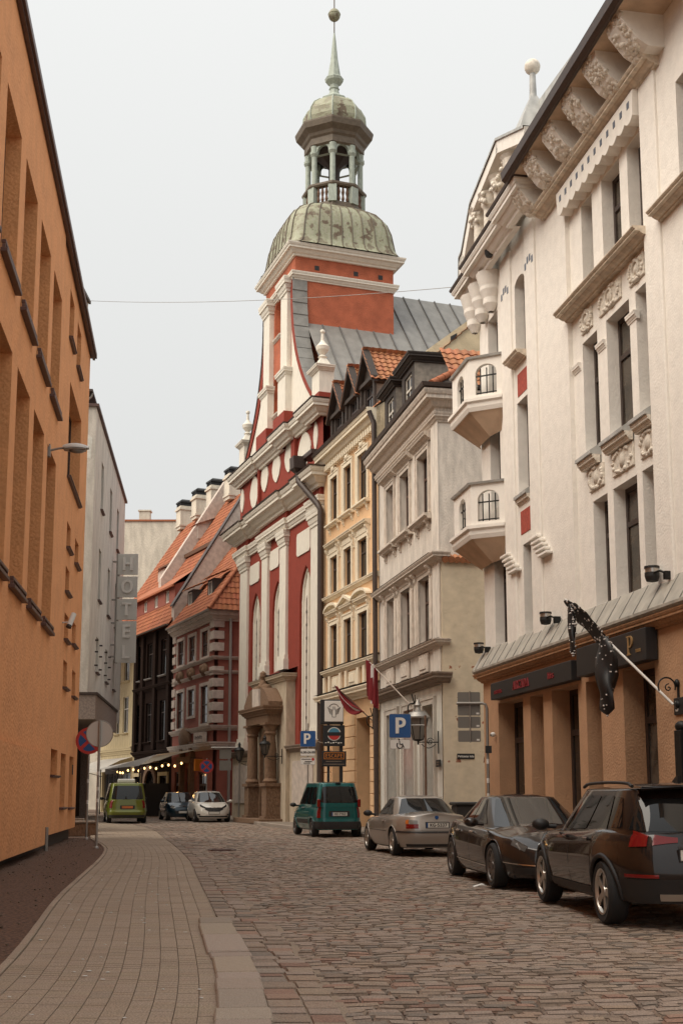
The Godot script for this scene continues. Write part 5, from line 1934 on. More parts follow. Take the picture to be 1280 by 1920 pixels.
func yellow_house() -> void:
	var b := front("yellow_townhouse", "narrow yellow townhouse with cream window hoods and three pointed dormers", Vector2(-0.78, 54.0), Vector2(1.456, 46.667))
	var L := 7.667
	var xs := [[1.15, 2.2], [3.15, 4.2], [5.1, 6.3]]
	var holes := []
	for x in xs:
		holes.append([x[0], x[1], 13.15, 15.15])
		holes.append([x[0], x[1], 10.0, 11.6])
		holes.append([x[0], x[1], 6.75, 8.6])
	var w := MB.new()
	w.wall(0, L, 4.6, 16.2, holes, 0.22)
	obj(b, "wall", w, M.yellow)
	var g := MB.new()
	g.wall(0, L, -0.1, 4.6, [[1.35, 2.6, 0.9, 4.1], [4.75, 6.5, 0.0, 4.4]], 0.7)
	obj(b, "ground_floor_wall", g, M.yellow)
	body(b, 0.01, L - 0.02, 16.2, 9.0, M.yellow, -0.72)
	for h in holes:
		var ww: float = h[1] - h[0]
		var hh: float = h[3] - h[2]
		var mx: float = (h[0] + h[1]) / 2
		window(b, mx, h[2], ww, hh, -0.1, M.frame_dark, M.glass, 2, 0.66)
		shared(b, "window_surround", surround(ww, hh, 0.2, 0.07, M.yellow_trim), Vector3(mx, h[2], 0))
	for x in xs:
		var mx: float = (x[0] + x[1]) / 2
		for y in [13.0]:
			var s := obj(b, "sill", sill_shape(1.75, 0.16, 0.24), M.yellow_trim)
			s.position = Vector3(mx, y - 0.05, 0)
			for e in [-0.6, 0.6]:
				console(b, Vector3(mx + e, y - 0.05, 0), 0.3, 0.16, 0.14, M.yellow_trim)
		var kn := MB.new()
		kn.ball(Vector3(mx, 15.5, 0.06), Vector3(0.22, 0.16, 0.12), 10, 6)
		kn.ball(Vector3(mx - 0.3, 15.45, 0.04), Vector3(0.14, 0.08, 0.08), 8, 6)
		kn.ball(Vector3(mx + 0.3, 15.45, 0.04), Vector3(0.14, 0.08, 0.08), 8, 6)
		obj(b, "ornament", kn, M.yellow_trim)
		hood(b, mx, 12.0, 1.85, 0.28, M.yellow_trim)
		var fz := MB.new()
		fz.box(mx - 0.65, 11.83, 0, mx + 0.65, 11.98, 0.1)
		obj(b, "frieze_panel", fz, M.yellow_trim)
	hood(b, 1.68, 8.98, 1.8, 0.22, M.yellow_trim, 2)
	hood(b, 3.68, 8.98, 1.8, 0.22, M.yellow_trim, 1)
	hood(b, 5.7, 8.98, 1.9, 0.22, M.yellow_trim, 2)
	for y in [[9.72, 0.2, 0.2], [6.42, 0.24, 0.28], [5.15, 0.42, 0.5]]:
		var m := MB.new()
		m.sweep(cyma(y[0], y[1], y[2]), [Vector2(0, 0), Vector2(L, 0)])
		obj(b, "band", m, M.yellow_trim)
	for y in [6.68, 5.6]:
		var f := MB.new()
		f.quad(Vector3(0, y + 0.03, 0.3 if y > 6 else 0.52), Vector3(L, y + 0.03, 0.3 if y > 6 else 0.52), Vector3(L, y + 0.09, 0), Vector3(0, y + 0.09, 0))
		obj(b, "flashing", f, M.gutter_brown)
	for k in 6:
		var x := 0.35 + k * 1.2
		var p := MB.new()
		if k % 2 == 1:
			p.bbox(x, 5.75, 0, x + 1.0, 6.35, 0.1, 0.03)
			p.bbox(x + 0.15, 5.87, 0.08, x + 0.85, 6.23, 0.14, 0.02)
		else:
			p.bbox(x, 5.68, 0, x + 0.22, 6.42, 0.16, 0.03)
			var p2 := MB.new()
			p2.bbox(x + 0.8, 5.68, 0, x + 1.02, 6.42, 0.16, 0.03)
			obj(b, "balustrade_pier", p2, M.yellow_trim)
		obj(b, "balustrade_panel" if k % 2 else "balustrade_pier", p, M.yellow_trim)
	# rusticated piers of the ground floor
	for e in [[0.0, 1.25], [2.7, 4.65], [6.6, L]]:
		for k in 10:
			var r := MB.new()
			r.bbox(e[0], 0.05 + k * 0.455, -0.1, e[1], 0.05 + k * 0.455 + 0.425, 0.06, 0.015)
			obj(b, "rustic_block", r, M.yellow)
	var dr := group_node(b, "door", Vector3(5.6, 0.0, -0.6))
	var df := MB.new()
	df.box(-0.8, 0, -0.1, 0.8, 2.2, 0.0)
	df.bbox(-0.65, 0.25, -0.02, -0.08, 2.0, 0.03, 0.02)
	df.bbox(0.08, 0.25, -0.02, 0.65, 2.0, 0.03, 0.02)
	obj(dr, "leaf", df, M.brown_band)
	window(dr, 0, 2.2, 1.6, 2.1, 0.0, M.frame_dark, M.glass_soft, 2, 0.0)
	window(b, 1.975, 0.9, 1.25, 3.2, -0.3, M.frame_dark, M.glass, 2, 0.7)
	# cornice with dentils
	var c := MB.new()
	c.sweep(cyma(15.85, 0.6, 0.5), [Vector2(-0.1, 0), Vector2(L + 0.05, 0)])
	obj(b, "cornice", c, M.yellow_trim)
	for k in 26:
		var d := MB.new()
		d.box(0.05 + k * 0.295, 15.62, -0.02, 0.22 + k * 0.295, 15.86, 0.2)
		obj(b, "dentil", d, M.yellow_trim)
	var gt := MB.new()
	gt.sweep([Vector2(0.4, 16.5), Vector2(0.44, 16.42), Vector2(0.55, 16.42), Vector2(0.6, 16.54), Vector2(0.56, 16.54)], [Vector2(-0.1, 0), Vector2(L, 0)], false)
	obj(b, "gutter", gt, M.gutter_brown)
	var dp := MB.new()
	dp.tube([Vector3(L + 0.02, 16.3, 0.4), Vector3(L + 0.02, 15.8, 0.2), Vector3(L + 0.02, 0.2, 0.16)], 0.1, 10)
	obj(b, "downpipe", dp, M.gutter_brown)
	# mansard roof, dormers and the right fire wall
	var r0 := MB.new()
	r0.quad(Vector3(0, 16.4, 0.2), Vector3(L, 16.4, 0.2), Vector3(L, 21.6, -5.4), Vector3(0, 21.6, -5.4))
	r0.quad(Vector3(L, 16.4, -10), Vector3(0, 16.4, -10), Vector3(0, 21.6, -5.4), Vector3(L, 21.6, -5.4))
	r0.tri(Vector3(0, 16.4, -10), Vector3(0, 16.4, 0.2), Vector3(0, 21.6, -5.4))
	obj(b, "roof", r0, M.dormer_wood)
	var ul := Vector3(0, 5.2, -5.6)
	stuff(obj(b, "roof_tiles", tiles(Vector3(0, 16.45, 0.2), Vector3.RIGHT, ul.normalized(), Vector3(0, 5.6, 5.2).normalized(), L, ul.length(), 0.26, 0.34), M.tile_old))
	for x in [1.45, 3.65, 5.75]:
		var d := group_node(b, "dormer", Vector3(x, 16.45, -0.25))
		var f := MB.new()
		f.wall(-0.85, 0.85, 0, 1.75, [[-0.5, 0.5, 0.1, 1.6]], 0.12)
		f.prism(PackedVector2Array([Vector2(-0.85, 1.75), Vector2(0.85, 1.75), Vector2(0, 2.9)]), -0.1, 0.0)
		obj(d, "front", f, M.dormer_wood)
		var ck := MB.new()
		ck.quad(Vector3(0.85, 0, 0), Vector3(0.85, 0, -3.5), Vector3(0.85, 1.75, -3.5), Vector3(0.85, 1.75, 0))
		ck.quad(Vector3(-0.85, 0, -3.5), Vector3(-0.85, 0, 0), Vector3(-0.85, 1.75, 0), Vector3(-0.85, 1.75, -3.5))
		obj(d, "cheek", ck, M.dormer_side)
		var bb := MB.new()
		for s in [-1, 1]:
			bb.prism(PackedVector2Array([Vector2(s * 1.1, 1.42), Vector2(s * 1.1, 1.66), Vector2(0, 3.14), Vector2(0, 2.86)]), -0.02, 0.28, true)
			bb.box(s * 0.85 - 0.1, 0.0, 0.0, s * 0.85 + 0.1, 1.75, 0.1)
		bb.box(-0.98, 1.62, -0.02, 0.98, 1.78, 0.16)
		bb.sweep([Vector2(0, 1.4), Vector2(0.2, 1.45), Vector2(0.24, 1.62), Vector2(0, 1.7)], [Vector2(0.86, 0.1), Vector2(0.86, -3.0)])
		obj(d, "barge_board", bb, M.dormer_wood)
		for s in [-1, 1]:
			var up := Vector3(-s * 1.1, 1.48, 0)
			var ln := up.length()
			var rt := tiles(Vector3(s * 1.14, 1.5, 0.3 if s > 0 else -3.6), Vector3(0, 0, -s), up / ln, Vector3(s * 1.48, 1.1, 0).normalized(), 3.9, ln, 0.26, 0.3)
			stuff(obj(d, "dormer_tiles", rt, M.tile_old))
			var dk := MB.new()
			dk.quad(Vector3(s * 1.1, 1.46, 0.25), Vector3(s * 1.1, 1.46, -3.6), Vector3(0, 2.94, -3.6), Vector3(0, 2.94, 0.25))
			obj(d, "roof_deck", dk, M.dormer_wood)
		window(d, 0, 0.1, 1.0, 1.5, -0.06, M.frame_dark, M.glass, 2, 0.66)
	var fw := MB.new()
	fw.t = Transform3D(Basis(Vector3.UP, PI / 2), Vector3(L - 0.2, 0, 0))
	fw.prism(PackedVector2Array([Vector2(-0.1, 14.0), Vector2(-0.1, 16.5), Vector2(0.6, 16.95), Vector2(2.1, 19.1), Vector2(4.4, 20.95), Vector2(6.5, 22.6), Vector2(10, 19.0), Vector2(10, 12.0)]), -0.05, 0.25, true)
	obj(b, "fire_wall", fw, M.cream_wall)
	for q in [[3.22, 19.72], [4.02, 20.3]]:
		var ho := MB.new()
		ho.t = fw.t
		ho.prism(PackedVector2Array([Vector2(q[0] - 0.14, q[1] - 0.2), Vector2(q[0] + 0.14, q[1] - 0.02), Vector2(q[0] + 0.14, q[1] + 0.2), Vector2(q[0] - 0.14, q[1] + 0.02)]), 0.2, 0.262)
		obj(b, "vent_hole", ho, M.black)

func white_house() -> void:
	var b := front("white_townhouse", "off white townhouse with a peeling yellowish side wall and grey ground floor", Vector2(1.456, 46.667), Vector2(3.126, 38.339))
	var L := 8.494
	var xs := [[1.4, 2.5], [3.5, 4.8], [5.95, 7.3]]
	var holes := []
	for x in xs:
		holes.append([x[0], x[1], 10.6, 12.75])
	for x in xs:
		holes.append([x[0], x[1] + 0.05, 6.35, 8.5])
	var w := MB.new()
	w.wall(0, L, 4.9, 13.5, holes, 0.3)
	w.quad(Vector3(L, 4.9, 0), Vector3(L, 4.9, -10), Vector3(L, 13.5, -10), Vector3(L, 13.5, 0))
	obj(b, "wall", w, M.white)
	var doors := [[1.3, 2.8, 0.1, 4.25], [3.85, 5.2, 0.1, 4.25], [6.35, 7.65, 0.1, 4.25]]
	var g := MB.new()
	g.wall(0, L, -0.1, 4.9, doors, 0.45)
	obj(b, "ground_floor_wall", g, M.hotel)
	body(b, 0.01, L - 0.03, 13.6, 10.0, M.white, -0.5)
	for i in 6:
		var h: Array = holes[i]
		var ww: float = h[1] - h[0]
		var hh: float = h[3] - h[2]
		var mx: float = (h[0] + h[1]) / 2
		window(b, mx, h[2], ww, hh, -0.2, M.frame_brown, M.glass_soft if i == 5 else M.glass, 2, 0.64)
		shared(b, "window_surround", surround(ww, hh, 0.16, 0.06, M.white_trim), Vector3(mx, h[2], 0))
	for k in 3:
		var x: Array = xs[k]
		var mx: float = (x[0] + x[1]) / 2
		var hw: float = x[1] - x[0] + 0.75
		var s := obj(b, "sill", sill_shape(hw + 0.1, 0.2, 0.3), M.white_trim)
		s.position = Vector3(mx, 10.3, 0)
		for e in [-0.7, 0.7]:
			console(b, Vector3(mx + e, 10.3, 0), 0.32, 0.2, 0.16, M.white_trim)
		var hd := MB.new()
		hd.sweep(cyma(12.98, 0.24, 0.32), [Vector2(mx - hw / 2 - 0.05, 0), Vector2(mx + hw / 2 + 0.05, 0)])
		obj(b, "hood", hd, M.white_trim)
		for e in [-1, 1]:
			var pl := MB.new()
			pl.bbox(mx + e * (hw / 2 - 0.1) - 0.13, 6.2, 0, mx + e * (hw / 2 - 0.1) + 0.13, 8.35, 0.1, 0.02)
			obj(b, "pilaster_strip", pl, M.white_trim)
			console(b, Vector3(mx + e * (hw / 2 - 0.1), 8.75, 0), 0.4, 0.26, 0.24, M.white_trim)
		var ap := MB.new()
		ap.bbox(mx - 0.55, 5.3, 0, mx + 0.55, 5.95, 0.1, 0.03)
		ap.bbox(mx - 0.38, 5.42, 0.08, mx + 0.38, 5.83, 0.13, 0.02)
		obj(b, "apron_panel", ap, M.white_trim)
	for y in [[8.68, 0.3, 0.36, M.white_trim], [6.0, 0.22, 0.3, M.white_trim], [4.8, 0.36, 0.42, M.brown_band]]:
		var m := MB.new()
		m.sweep(cyma(y[0], y[1], y[2]), [Vector2(0, 0), Vector2(L, 0), Vector2(L, -0.25)])
		obj(b, "band", m, y[3])
		var f := MB.new()
		f.quad(Vector3(0, y[0] + y[1] + 0.012, y[2] + 0.02), Vector3(L, y[0] + y[1] + 0.012, y[2] + 0.02), Vector3(L, y[0] + y[1] + 0.07, 0), Vector3(0, y[0] + y[1] + 0.07, 0))
		obj(b, "flashing", f, M.gutter_brown)
	var cp := MB.new()
	cp.bbox(L - 0.75, 4.9, 0, L + 0.02, 13.3, 0.06, 0.02)
	obj(b, "corner_strip", cp, M.white)
	# main cornice in two stages, wrapping the corner
	var path := [Vector2(0.02, 0), Vector2(L, 0), Vector2(L, -9)]
	var c1 := MB.new()
	c1.sweep(cyma(13.3, 0.3, 0.22), path)
	obj(b, "lower_cornice", c1, M.white_trim)
	var c2 := MB.new()
	c2.sweep(cyma(13.62, 0.62, 0.62), path)
	obj(b, "cornice", c2, M.white_trim)
	var gt := MB.new()
	gt.sweep([Vector2(0.45, 14.3), Vector2(0.55, 14.26), Vector2(0.68, 14.28), Vector2(0.72, 14.4), Vector2(0.45, 14.46)], path)
	obj(b, "gutter", gt, M.gutter_brown)
	# grey doors of the ground floor in raised frames
	for i in 3:
		var h: Array = doors[i]
		var mx: float = (h[0] + h[1]) / 2
		shared(b, "door_surround", surround(h[1] - h[0], 4.15, 0.2, 0.07, M.hotel_side), Vector3(mx, 0.1, 0))
		if i == 1:
			var d := group_node(b, "door", Vector3(mx, 0.1, -0.35))
			var lf := MB.new()
			lf.box(-0.67, 0, -0.1, 0.67, 4.1, 0.0)
			obj(d, "leaf", lf, M.dark_wood)
			var ls := MB.new()
			ls.box(-0.55, 1.9, 0.0, 0.55, 4.0, 0.03)
			obj(d, "red_panel", ls, M.sign_red)
		else:
			window(b, mx, 0.1, h[1] - h[0], 4.1, -0.35, M.frame_dark, M.glass, 2, 0.7, 3, 0.08)
	# side wall: plaster above, a thicker peeling wall with a tile coping below
	var sw := MB.new()
	var z := -0.02
	while z > -9.9:
		var z2 := maxf(z - 4.4, -9.9)
		var q := [Vector3(L + 0.1, -0.1, z), Vector3(L + 0.1, -0.1, z2), Vector3(L + 0.1, 8.75, z2), Vector3(L + 0.1, 8.75, z)]
		sw.quad(q[0], q[1], q[2], q[3])
		z = z2
	sw.quad(Vector3(L, -0.1, -0.02), Vector3(L + 0.1, -0.1, -0.02), Vector3(L + 0.1, 8.75, -0.02), Vector3(L, 8.75, -0.02))
	obj(b, "peeling_wall", sw, M.peel)
	for k in 26:
		var t := MB.new()
		t.t = Transform3D(Basis(Vector3.FORWARD, 0.5), Vector3(L + 0.02, 8.86, -0.12 - k * 0.19))
		t.tube([Vector3(-0.05, 0, 0), Vector3(0.26, 0, 0)], 0.1, 8, 0.115)
		obj(b, "coping_tile", t, M.tile_old)
	var ns := MB.new()
	ns.box(L + 0.02, 7.0, -1.9, L + 0.12, 7.02, -1.6)
	var nw := MB.new() # small arched window low in the side wall
	nw.t = Transform3D(Basis(Vector3.UP, PI / 2), Vector3(L + 0.1, 0, 0))
	var arch := PackedVector2Array([Vector2(1.62, 5.6), Vector2(2.3, 5.6), Vector2(2.3, 6.8)])
	for i in 9:
		arch.append(Vector2(1.96 + 0.34 * cos(PI * i / 8), 6.8 + 0.45 * sin(PI * i / 8)))
	nw.prism(arch, -0.05, 0.012)
	obj(b, "side_window", nw, M.glass)
	# roof and dormers
	var r0 := MB.new()
	r0.quad(Vector3(0, 14.35, 0.5), Vector3(L + 0.5, 14.35, 0.5), Vector3(L - 1.2, 16.2, -2.4), Vector3(0, 16.2, -2.4))
	r0.quad(Vector3(0, 16.2, -2.4), Vector3(L - 1.2, 16.2, -2.4), Vector3(L - 1.2, 16.3, -10), Vector3(0, 16.3, -10))
	r0.quad(Vector3(L + 0.5, 14.35, 0.5), Vector3(L + 0.5, 14.35, -10), Vector3(L - 1.2, 16.2, -10), Vector3(L - 1.2, 16.2, -2.4))
	obj(b, "roof", r0, M.dormer_wood)
	var ul := Vector3(-1.7, 1.85, 0)
	stuff(obj(b, "roof_tiles", tiles(Vector3(L + 0.55, 14.4, -0.4), Vector3(0, 0, -1), ul.normalized(), Vector3(1.85, 1.7, 0).normalized(), 2.6, ul.length(), 0.28, 0.36), M.tile_old))
	var rd := MB.new()
	for k in 12:
		var a := Vector3(L + 0.5, 14.42, 0.35).lerp(Vector3(L - 1.2, 16.3, -2.4), k / 12.0)
		rd.tube([a, a + Vector3(-0.142, 0.157, -0.23) * 1.05], 0.13, 7, 0.11)
	obj(b, "hip_tiles", rd, M.tile)
	for x in [2.05, 4.75]:
		var d := group_node(b, "dormer", Vector3(x, 14.45, 0.02))
		var f := MB.new()
		f.wall(-0.9, 0.9, 0, 1.95, [[-0.5, 0.5, 0.15, 1.7]], 0.12)
		obj(d, "front", f, M.dormer_wood)
		var ck := MB.new()
		ck.quad(Vector3(0.9, 0, 0), Vector3(0.9, 0, -3.6), Vector3(0.9, 1.95, -3.6), Vector3(0.9, 1.95, 0))
		ck.quad(Vector3(-0.9, 0, -3.6), Vector3(-0.9, 0, 0), Vector3(-0.9, 1.95, 0), Vector3(-0.9, 1.95, -3.6))
		obj(d, "cheek", ck, M.dormer_side)
		var rf := MB.new()
		rf.sweep(cyma(1.9, 0.3, 0.28), [Vector2(-0.9, -3.6), Vector2(-0.9, 0.02), Vector2(0.9, 0.02), Vector2(0.9, -3.6)])
		rf.quad(Vector3(-1.15, 2.2, 0.28), Vector3(1.15, 2.2, 0.28), Vector3(1.15, 2.3, -3.6), Vector3(-1.15, 2.3, -3.6))
		obj(d, "roof", rf, M.dormer_wood)
		window(d, 0, 0.15, 1.0, 1.55, -0.06, M.frame_white, M.glass, 2, 0.66)

func relief(parent: Node, x0: float, x1: float, y0: float, y1: float, z: float, round_: bool) -> void: # a stucco panel with leaves and a ring, or leaves round a shield
	var o := MB.new()
	o.bbox(x0, y0, z - 0.03, x1, y1, z + 0.02, 0.012)
	var cx := (x0 + x1) / 2
	var cy := (y0 + y1) / 2
	var r := minf(x1 - x0, y1 - y0) * 0.36
	if round_:
		var pts := []
		for i in 19:
			pts.append(Vector3(cx + r * cos(TAU * i / 18), cy + r * sin(TAU * i / 18), z + 0.03))
		o.tube(pts, 0.03, 6)
		o.ball(Vector3(cx, cy, z), Vector3(r * 0.7, r * 0.7, 0.05), 10, 6)
	else:
		o.ball(Vector3(cx, cy, z), Vector3(r * 0.9, r * 1.1, 0.05), 12, 6)
	for k in 22:
		var a := rng.randf() * TAU
		var px := cx + cos(a) * (x1 - x0) * 0.44
		var py := cy + sin(a) * (y1 - y0) * 0.44
		o.ball(Vector3(px, py, z + 0.02), Vector3(rng.randf_range(0.03, 0.07), rng.randf_range(0.03, 0.06), 0.045), 6, 4)
	obj(parent, "relief_panel", o, M.corner_relief)

func corner_house() -> void:
	var b := front("corner_building", "tall cream art nouveau corner building with balconies and brown shop floor", Vector2(3.721, 30.954), Vector2(6.163, 16.914))
	var E := 27.0
	# upper walls
	var holes := [[0.5, 1.35, 11.55, 13.55], [0.5, 1.35, 8.5, 10.6], [0.65, 1.6, 5.0, 7.55], [2.75, 3.5, 11.7, 13.7, 0.2], [2.75, 3.55, 8.3, 10.62], [2.95, 3.85, 5.0, 7.15]]
	var bay := [6.25, 10.25, 4.9, 13.9]
	var more := [[11.7, 12.6, 11.5, 13.5], [13.0, 14.2, 11.5, 13.5], [11.7, 12.6, 8.3, 10.6], [13.0, 14.2, 8.3, 10.6], [11.7, 12.6, 5.1, 7.1], [13.0, 14.2, 5.1, 7.1]]
	var w := MB.new()
	w.wall(-0.25, E, 4.2, 15.15, holes + [bay] + more, 0.34)
	w.quad(Vector3(-0.25, 4.2, -10), Vector3(-0.25, 4.2, 0), Vector3(-0.25, 15.15, 0), Vector3(-0.25, 15.15, -10))
	obj(b, "wall", w, M.corner)
	var bw := [[6.95, 7.55, 11.5, 13.58], [8.07, 8.99, 11.5, 13.58], [9.36, 10.05, 11.5, 13.58], [6.8, 7.6, 8.1, 10.62], [8.08, 9.2, 8.1, 10.62], [9.5, 10.2, 8.1, 10.62], [7.1, 7.85, 4.95, 7.2], [8.14, 9.26, 4.95, 7.2], [9.5, 10.2, 4.95, 7.2]]
	var r := MB.new()
	r.wall(6.25, 10.25, 4.9, 13.9, bw, 0.32, -0.1)
	obj(b, "bay_wall", r, M.corner)
	body(b, -0.24, E, 15.1, 10.0, M.corner, -0.55)
	for h in holes + more:
		window(b, (h[0] + h[1]) / 2, h[2], h[1] - h[0], h[3] - h[2], -0.24, M.frame_dark, M.curtain_glass, 1, 0.66)
	for h in bw:
		window(b, (h[0] + h[1]) / 2, h[2], h[1] - h[0], h[3] - h[2], -0.34, M.frame_dark, M.curtain_glass, 2 if h[1] - h[0] > 0.9 else 1, 0.68, 1, 0.07)
	# sloping zinc sills
	for h in bw.slice(3, 6) + [[2.75, 3.55, 8.3, 10.6]]:
		var s := MB.new()
		var m: float = (h[0] + h[1]) / 2
		var hw: float = (h[1] - h[0]) / 2 + 0.02
		s.t = Transform3D(Basis(Vector3.UP, -PI / 2), Vector3(m, h[2], 0))
		s.prism(PackedVector2Array([Vector2(-0.4, 0.38), Vector2(0.14, 0.02), Vector2(0.14, -0.05), Vector2(-0.4, -0.1)]), -hw, hw, true)
		obj(b, "zinc_sill", s, M.zinc_light)
		var u := MB.new()
		u.sweep(cyma(h[2] - 0.22, 0.16, 0.12), [Vector2(h[0] - 0.02, -0.02), Vector2(h[1] + 0.02, -0.02)])
		obj(b, "sill_moulding", u, M.corner_relief)
	for s in [[2.6, 3.6, 11.52], [10.95, 14.4, 11.3]]:
		var m := MB.new()
		m.sweep(cyma(s[2], 0.16, 0.3), [Vector2(s[0], 0), Vector2(s[1], 0)])
		obj(b, "ledge", m, M.wood_light)
	# pilasters
	for p in [[1.78, 2.55], [3.68, 4.35], [10.3, 10.95]]:
		var m := MB.new()
		m.bbox(p[0], 4.6, -0.02, p[1], 14.6, 0.06, 0.02)
		obj(b, "pilaster", m, M.corner)
		if p[0] < 10:
			var t := MB.new()
			for k in 4:
				var cx: float = (p[0] + p[1]) / 2 + (k - 1.5) * 0.16
				t.box(cx - 0.05, 13.7 - 0.1 * absf(k - 1.5), 0.05, cx + 0.05, 13.86 - 0.1 * absf(k - 1.5), 0.068)
			obj(b, "glazed_tiles", t, M.blue_tile)
	# five ribs fanning beside the lowest windows
	for p in [1.6, 3.75]:
		for k in 5:
			var m := MB.new()
			m.bbox(p + k * 0.15, 7.05 - k * 0.12, 0.0, p + 0.6 + k * 0.15, 7.115 - k * 0.12, 0.15, 0.012)
			obj(b, "rib", m, M.corner)
	for y in [[10.75, 11.3], [7.4, 7.95]]:
		var m := MB.new()
		m.box(2.85, y[0], -0.05, 3.55, y[1], 0.012)
		obj(b, "red_panel", m, M.red_panel)
	for q in [[6.82, 7.42], [7.8, 8.9], [9.3, 9.98]]:
		relief(b, q[0], q[1], 10.78, 11.22, -0.08, true)
	for q in [[7.0, 7.75], [8.2, 9.2], [9.52, 10.2]]:
		relief(b, q[0], q[1], 7.4, 7.86, -0.08, false)
	for x in [6.5, 7.84, 9.35]:
		var m := MB.new()
		m.sweep(cyma(10.1, 0.16, 0.08), [Vector2(x - 0.2, -0.1), Vector2(x + 0.2, -0.1)])
		obj(b, "capital", m, M.corner)
	var ld := MB.new()
	ld.sweep(cyma(11.3, 0.18, 0.36), [Vector2(6.2, -0.05), Vector2(10.4, -0.05)])
	obj(b, "ledge", ld, M.wood_light)
	# scalloped apron above the top windows with a row of small dark tiles
	var sc := PackedVector2Array([Vector2(6.2, 14.2)])
	for k in 11:
		var x0 := 6.25 + k * 0.364
		sc.append(Vector2(x0, 13.72))
		for i in range(1, 6):
			sc.append(Vector2(x0 + 0.364 * i / 6.0, 13.72 - 0.09 * sin(PI * i / 6.0)))
	sc.append(Vector2(10.254, 13.72))
	sc.append(Vector2(10.3, 14.2))
	var sm := MB.new()
	sm.prism(sc, -0.1, 0.16)
	obj(b, "scalloped_apron", sm, M.corner)
	for k in 12:
		var m := MB.new()
		m.box(6.4 + k * 0.33, 13.93, 0.15, 6.5 + k * 0.33, 14.06, 0.167)
		obj(b, "glazed_tile", m, M.blue_tile)
	var lc := MB.new()
	lc.sweep(cyma(14.2, 0.2, 0.36), [Vector2(5.0, 0), Vector2(11.1, 0)])
	obj(b, "lower_cornice", lc, M.wood_light)
	# attic: carved corbels under the eaves with dark windows between
	for k in 6:
		var x := 5.05 + k * 1.2
		var cb := group_node(b, "corbel", Vector3(x, 0, 0))
		var m := MB.new()
		m.t = Transform3D(Basis(Vector3.UP, -PI / 2), Vector3.ZERO)
		m.prism(PackedVector2Array([Vector2(-0.05, 15.0), Vector2(0.8, 15.0), Vector2(0.78, 14.85), Vector2(0.5, 14.5), Vector2(0.3, 14.38), Vector2(-0.05, 14.38)]), -0.3, 0.3, true)
		obj(cb, "block", m, M.corner)
		var lv := MB.new()
		for i in 60:
			var f := rng.randf()
			var yy := 15.0 - 0.62 * f
			var zz := lerpf(0.8, 0.3, f * f * 0.6 + f * 0.4)
			lv.ball(Vector3(rng.randf_range(-0.27, 0.27), yy, zz), Vector3(rng.randf_range(0.04, 0.08), rng.randf_range(0.04, 0.09), 0.06), 6, 4)
		obj(cb, "carving", lv, M.corner_relief)
		if k < 5:
			var gw := MB.new()
			gw.box(x + 0.4, 14.42, -0.02, x + 0.82, 14.98, 0.012)
			obj(b, "attic_window", gw, M.glass)
	var so := MB.new()
	so.box(5.1, 15.0, -0.5, E, 15.08, 0.86)
	obj(b, "eave_soffit", so, M.shop_pale)
	var gu := MB.new()
	gu.sweep([Vector2(0.0, 15.08), Vector2(0.02, 14.98), Vector2(0.1, 14.95), Vector2(0.18, 15.02), Vector2(0.2, 15.2), Vector2(0.0, 15.2)], [Vector2(5.1, 0.84), Vector2(E, 0.84)])
	obj(b, "gutter", gu, M.gutter_brown)
	var rf := MB.new()
	rf.quad(Vector3(5.1, 15.15, 0.85), Vector3(E, 15.15, 0.85), Vector3(E, 18.2, -2.2), Vector3(5.1, 18.2, -2.2))
	rf.quad(Vector3(E, 15.1, -10), Vector3(5.1, 15.1, -10), Vector3(5.1, 18.2, -2.2), Vector3(E, 18.2, -2.2))
	obj(b, "roof", rf, M.zinc)
	# corner gable with colonnettes above a stepped cornice
	var gp := [Vector2(-0.6, -2.0), Vector2(-0.6, 0.1), Vector2(0.9, 0.1), Vector2(0.9, 0.25), Vector2(3.9, 0.25), Vector2(3.9, 0.4), Vector2(5.0, 0.4), Vector2(5.0, 0)]
	var gc := MB.new()
	gc.sweep(cyma(14.55, 0.42, 0.45), gp)
	obj(b, "gable_cornice", gc, M.corner)
	var gf := MB.new()
	gf.sweep([Vector2(0, 14.99), Vector2(0.48, 14.98), Vector2(0.5, 15.04), Vector2(0, 15.1)], gp)
	obj(b, "gable_flashing", gf, M.gutter_brown)
	var out := PackedVector2Array([Vector2(-0.7, 15.0), Vector2(-0.62, 15.75), Vector2(-0.35, 15.8), Vector2(0.55, 16.75), Vector2(2.9, 17.25), Vector2(5.0, 16.4), Vector2(5.3, 15.0)])
	var gw2 := MB.new()
	gw2.prism(out, -0.9, 0.1, true)
	obj(b, "gable_wall", gw2, M.corner_relief)
	var ge := MB.new()
	for i in range(0, 5):
		var p0 := out[i]
		var p1 := out[i + 1]
		var d := (p1 - p0).normalized()
		var n := Vector2(-d.y, d.x)
		if n.y < 0 and absf(n.y) > 0.2:
			n = -n
		if n.x > 0 and i < 3:
			n = -n
		ge.prism(PackedVector2Array([p0 - n * 0.28, p1 - n * 0.28, p1 + n * 0.06, p0 + n * 0.06]), -0.9, 0.42, true)
	obj(b, "gable_edge", ge, M.corner)
	var gd := MB.new()
	for i in range(0, 5):
		var p0 := out[i]
		var p1 := out[i + 1]
		gd.quad(Vector3(p0.x, p0.y + 0.09, 0.46), Vector3(p1.x, p1.y + 0.09, 0.46), Vector3(p1.x, p1.y + 0.09, -2.0), Vector3(p0.x, p0.y + 0.09, -2.0))
		gd.quad(Vector3(p0.x, p0.y + 0.02, 0.46), Vector3(p1.x, p1.y + 0.02, 0.46), Vector3(p1.x, p1.y + 0.09, 0.46), Vector3(p0.x, p0.y + 0.09, 0.46))
	obj(b, "gable_roof", gd, M.zinc_light)
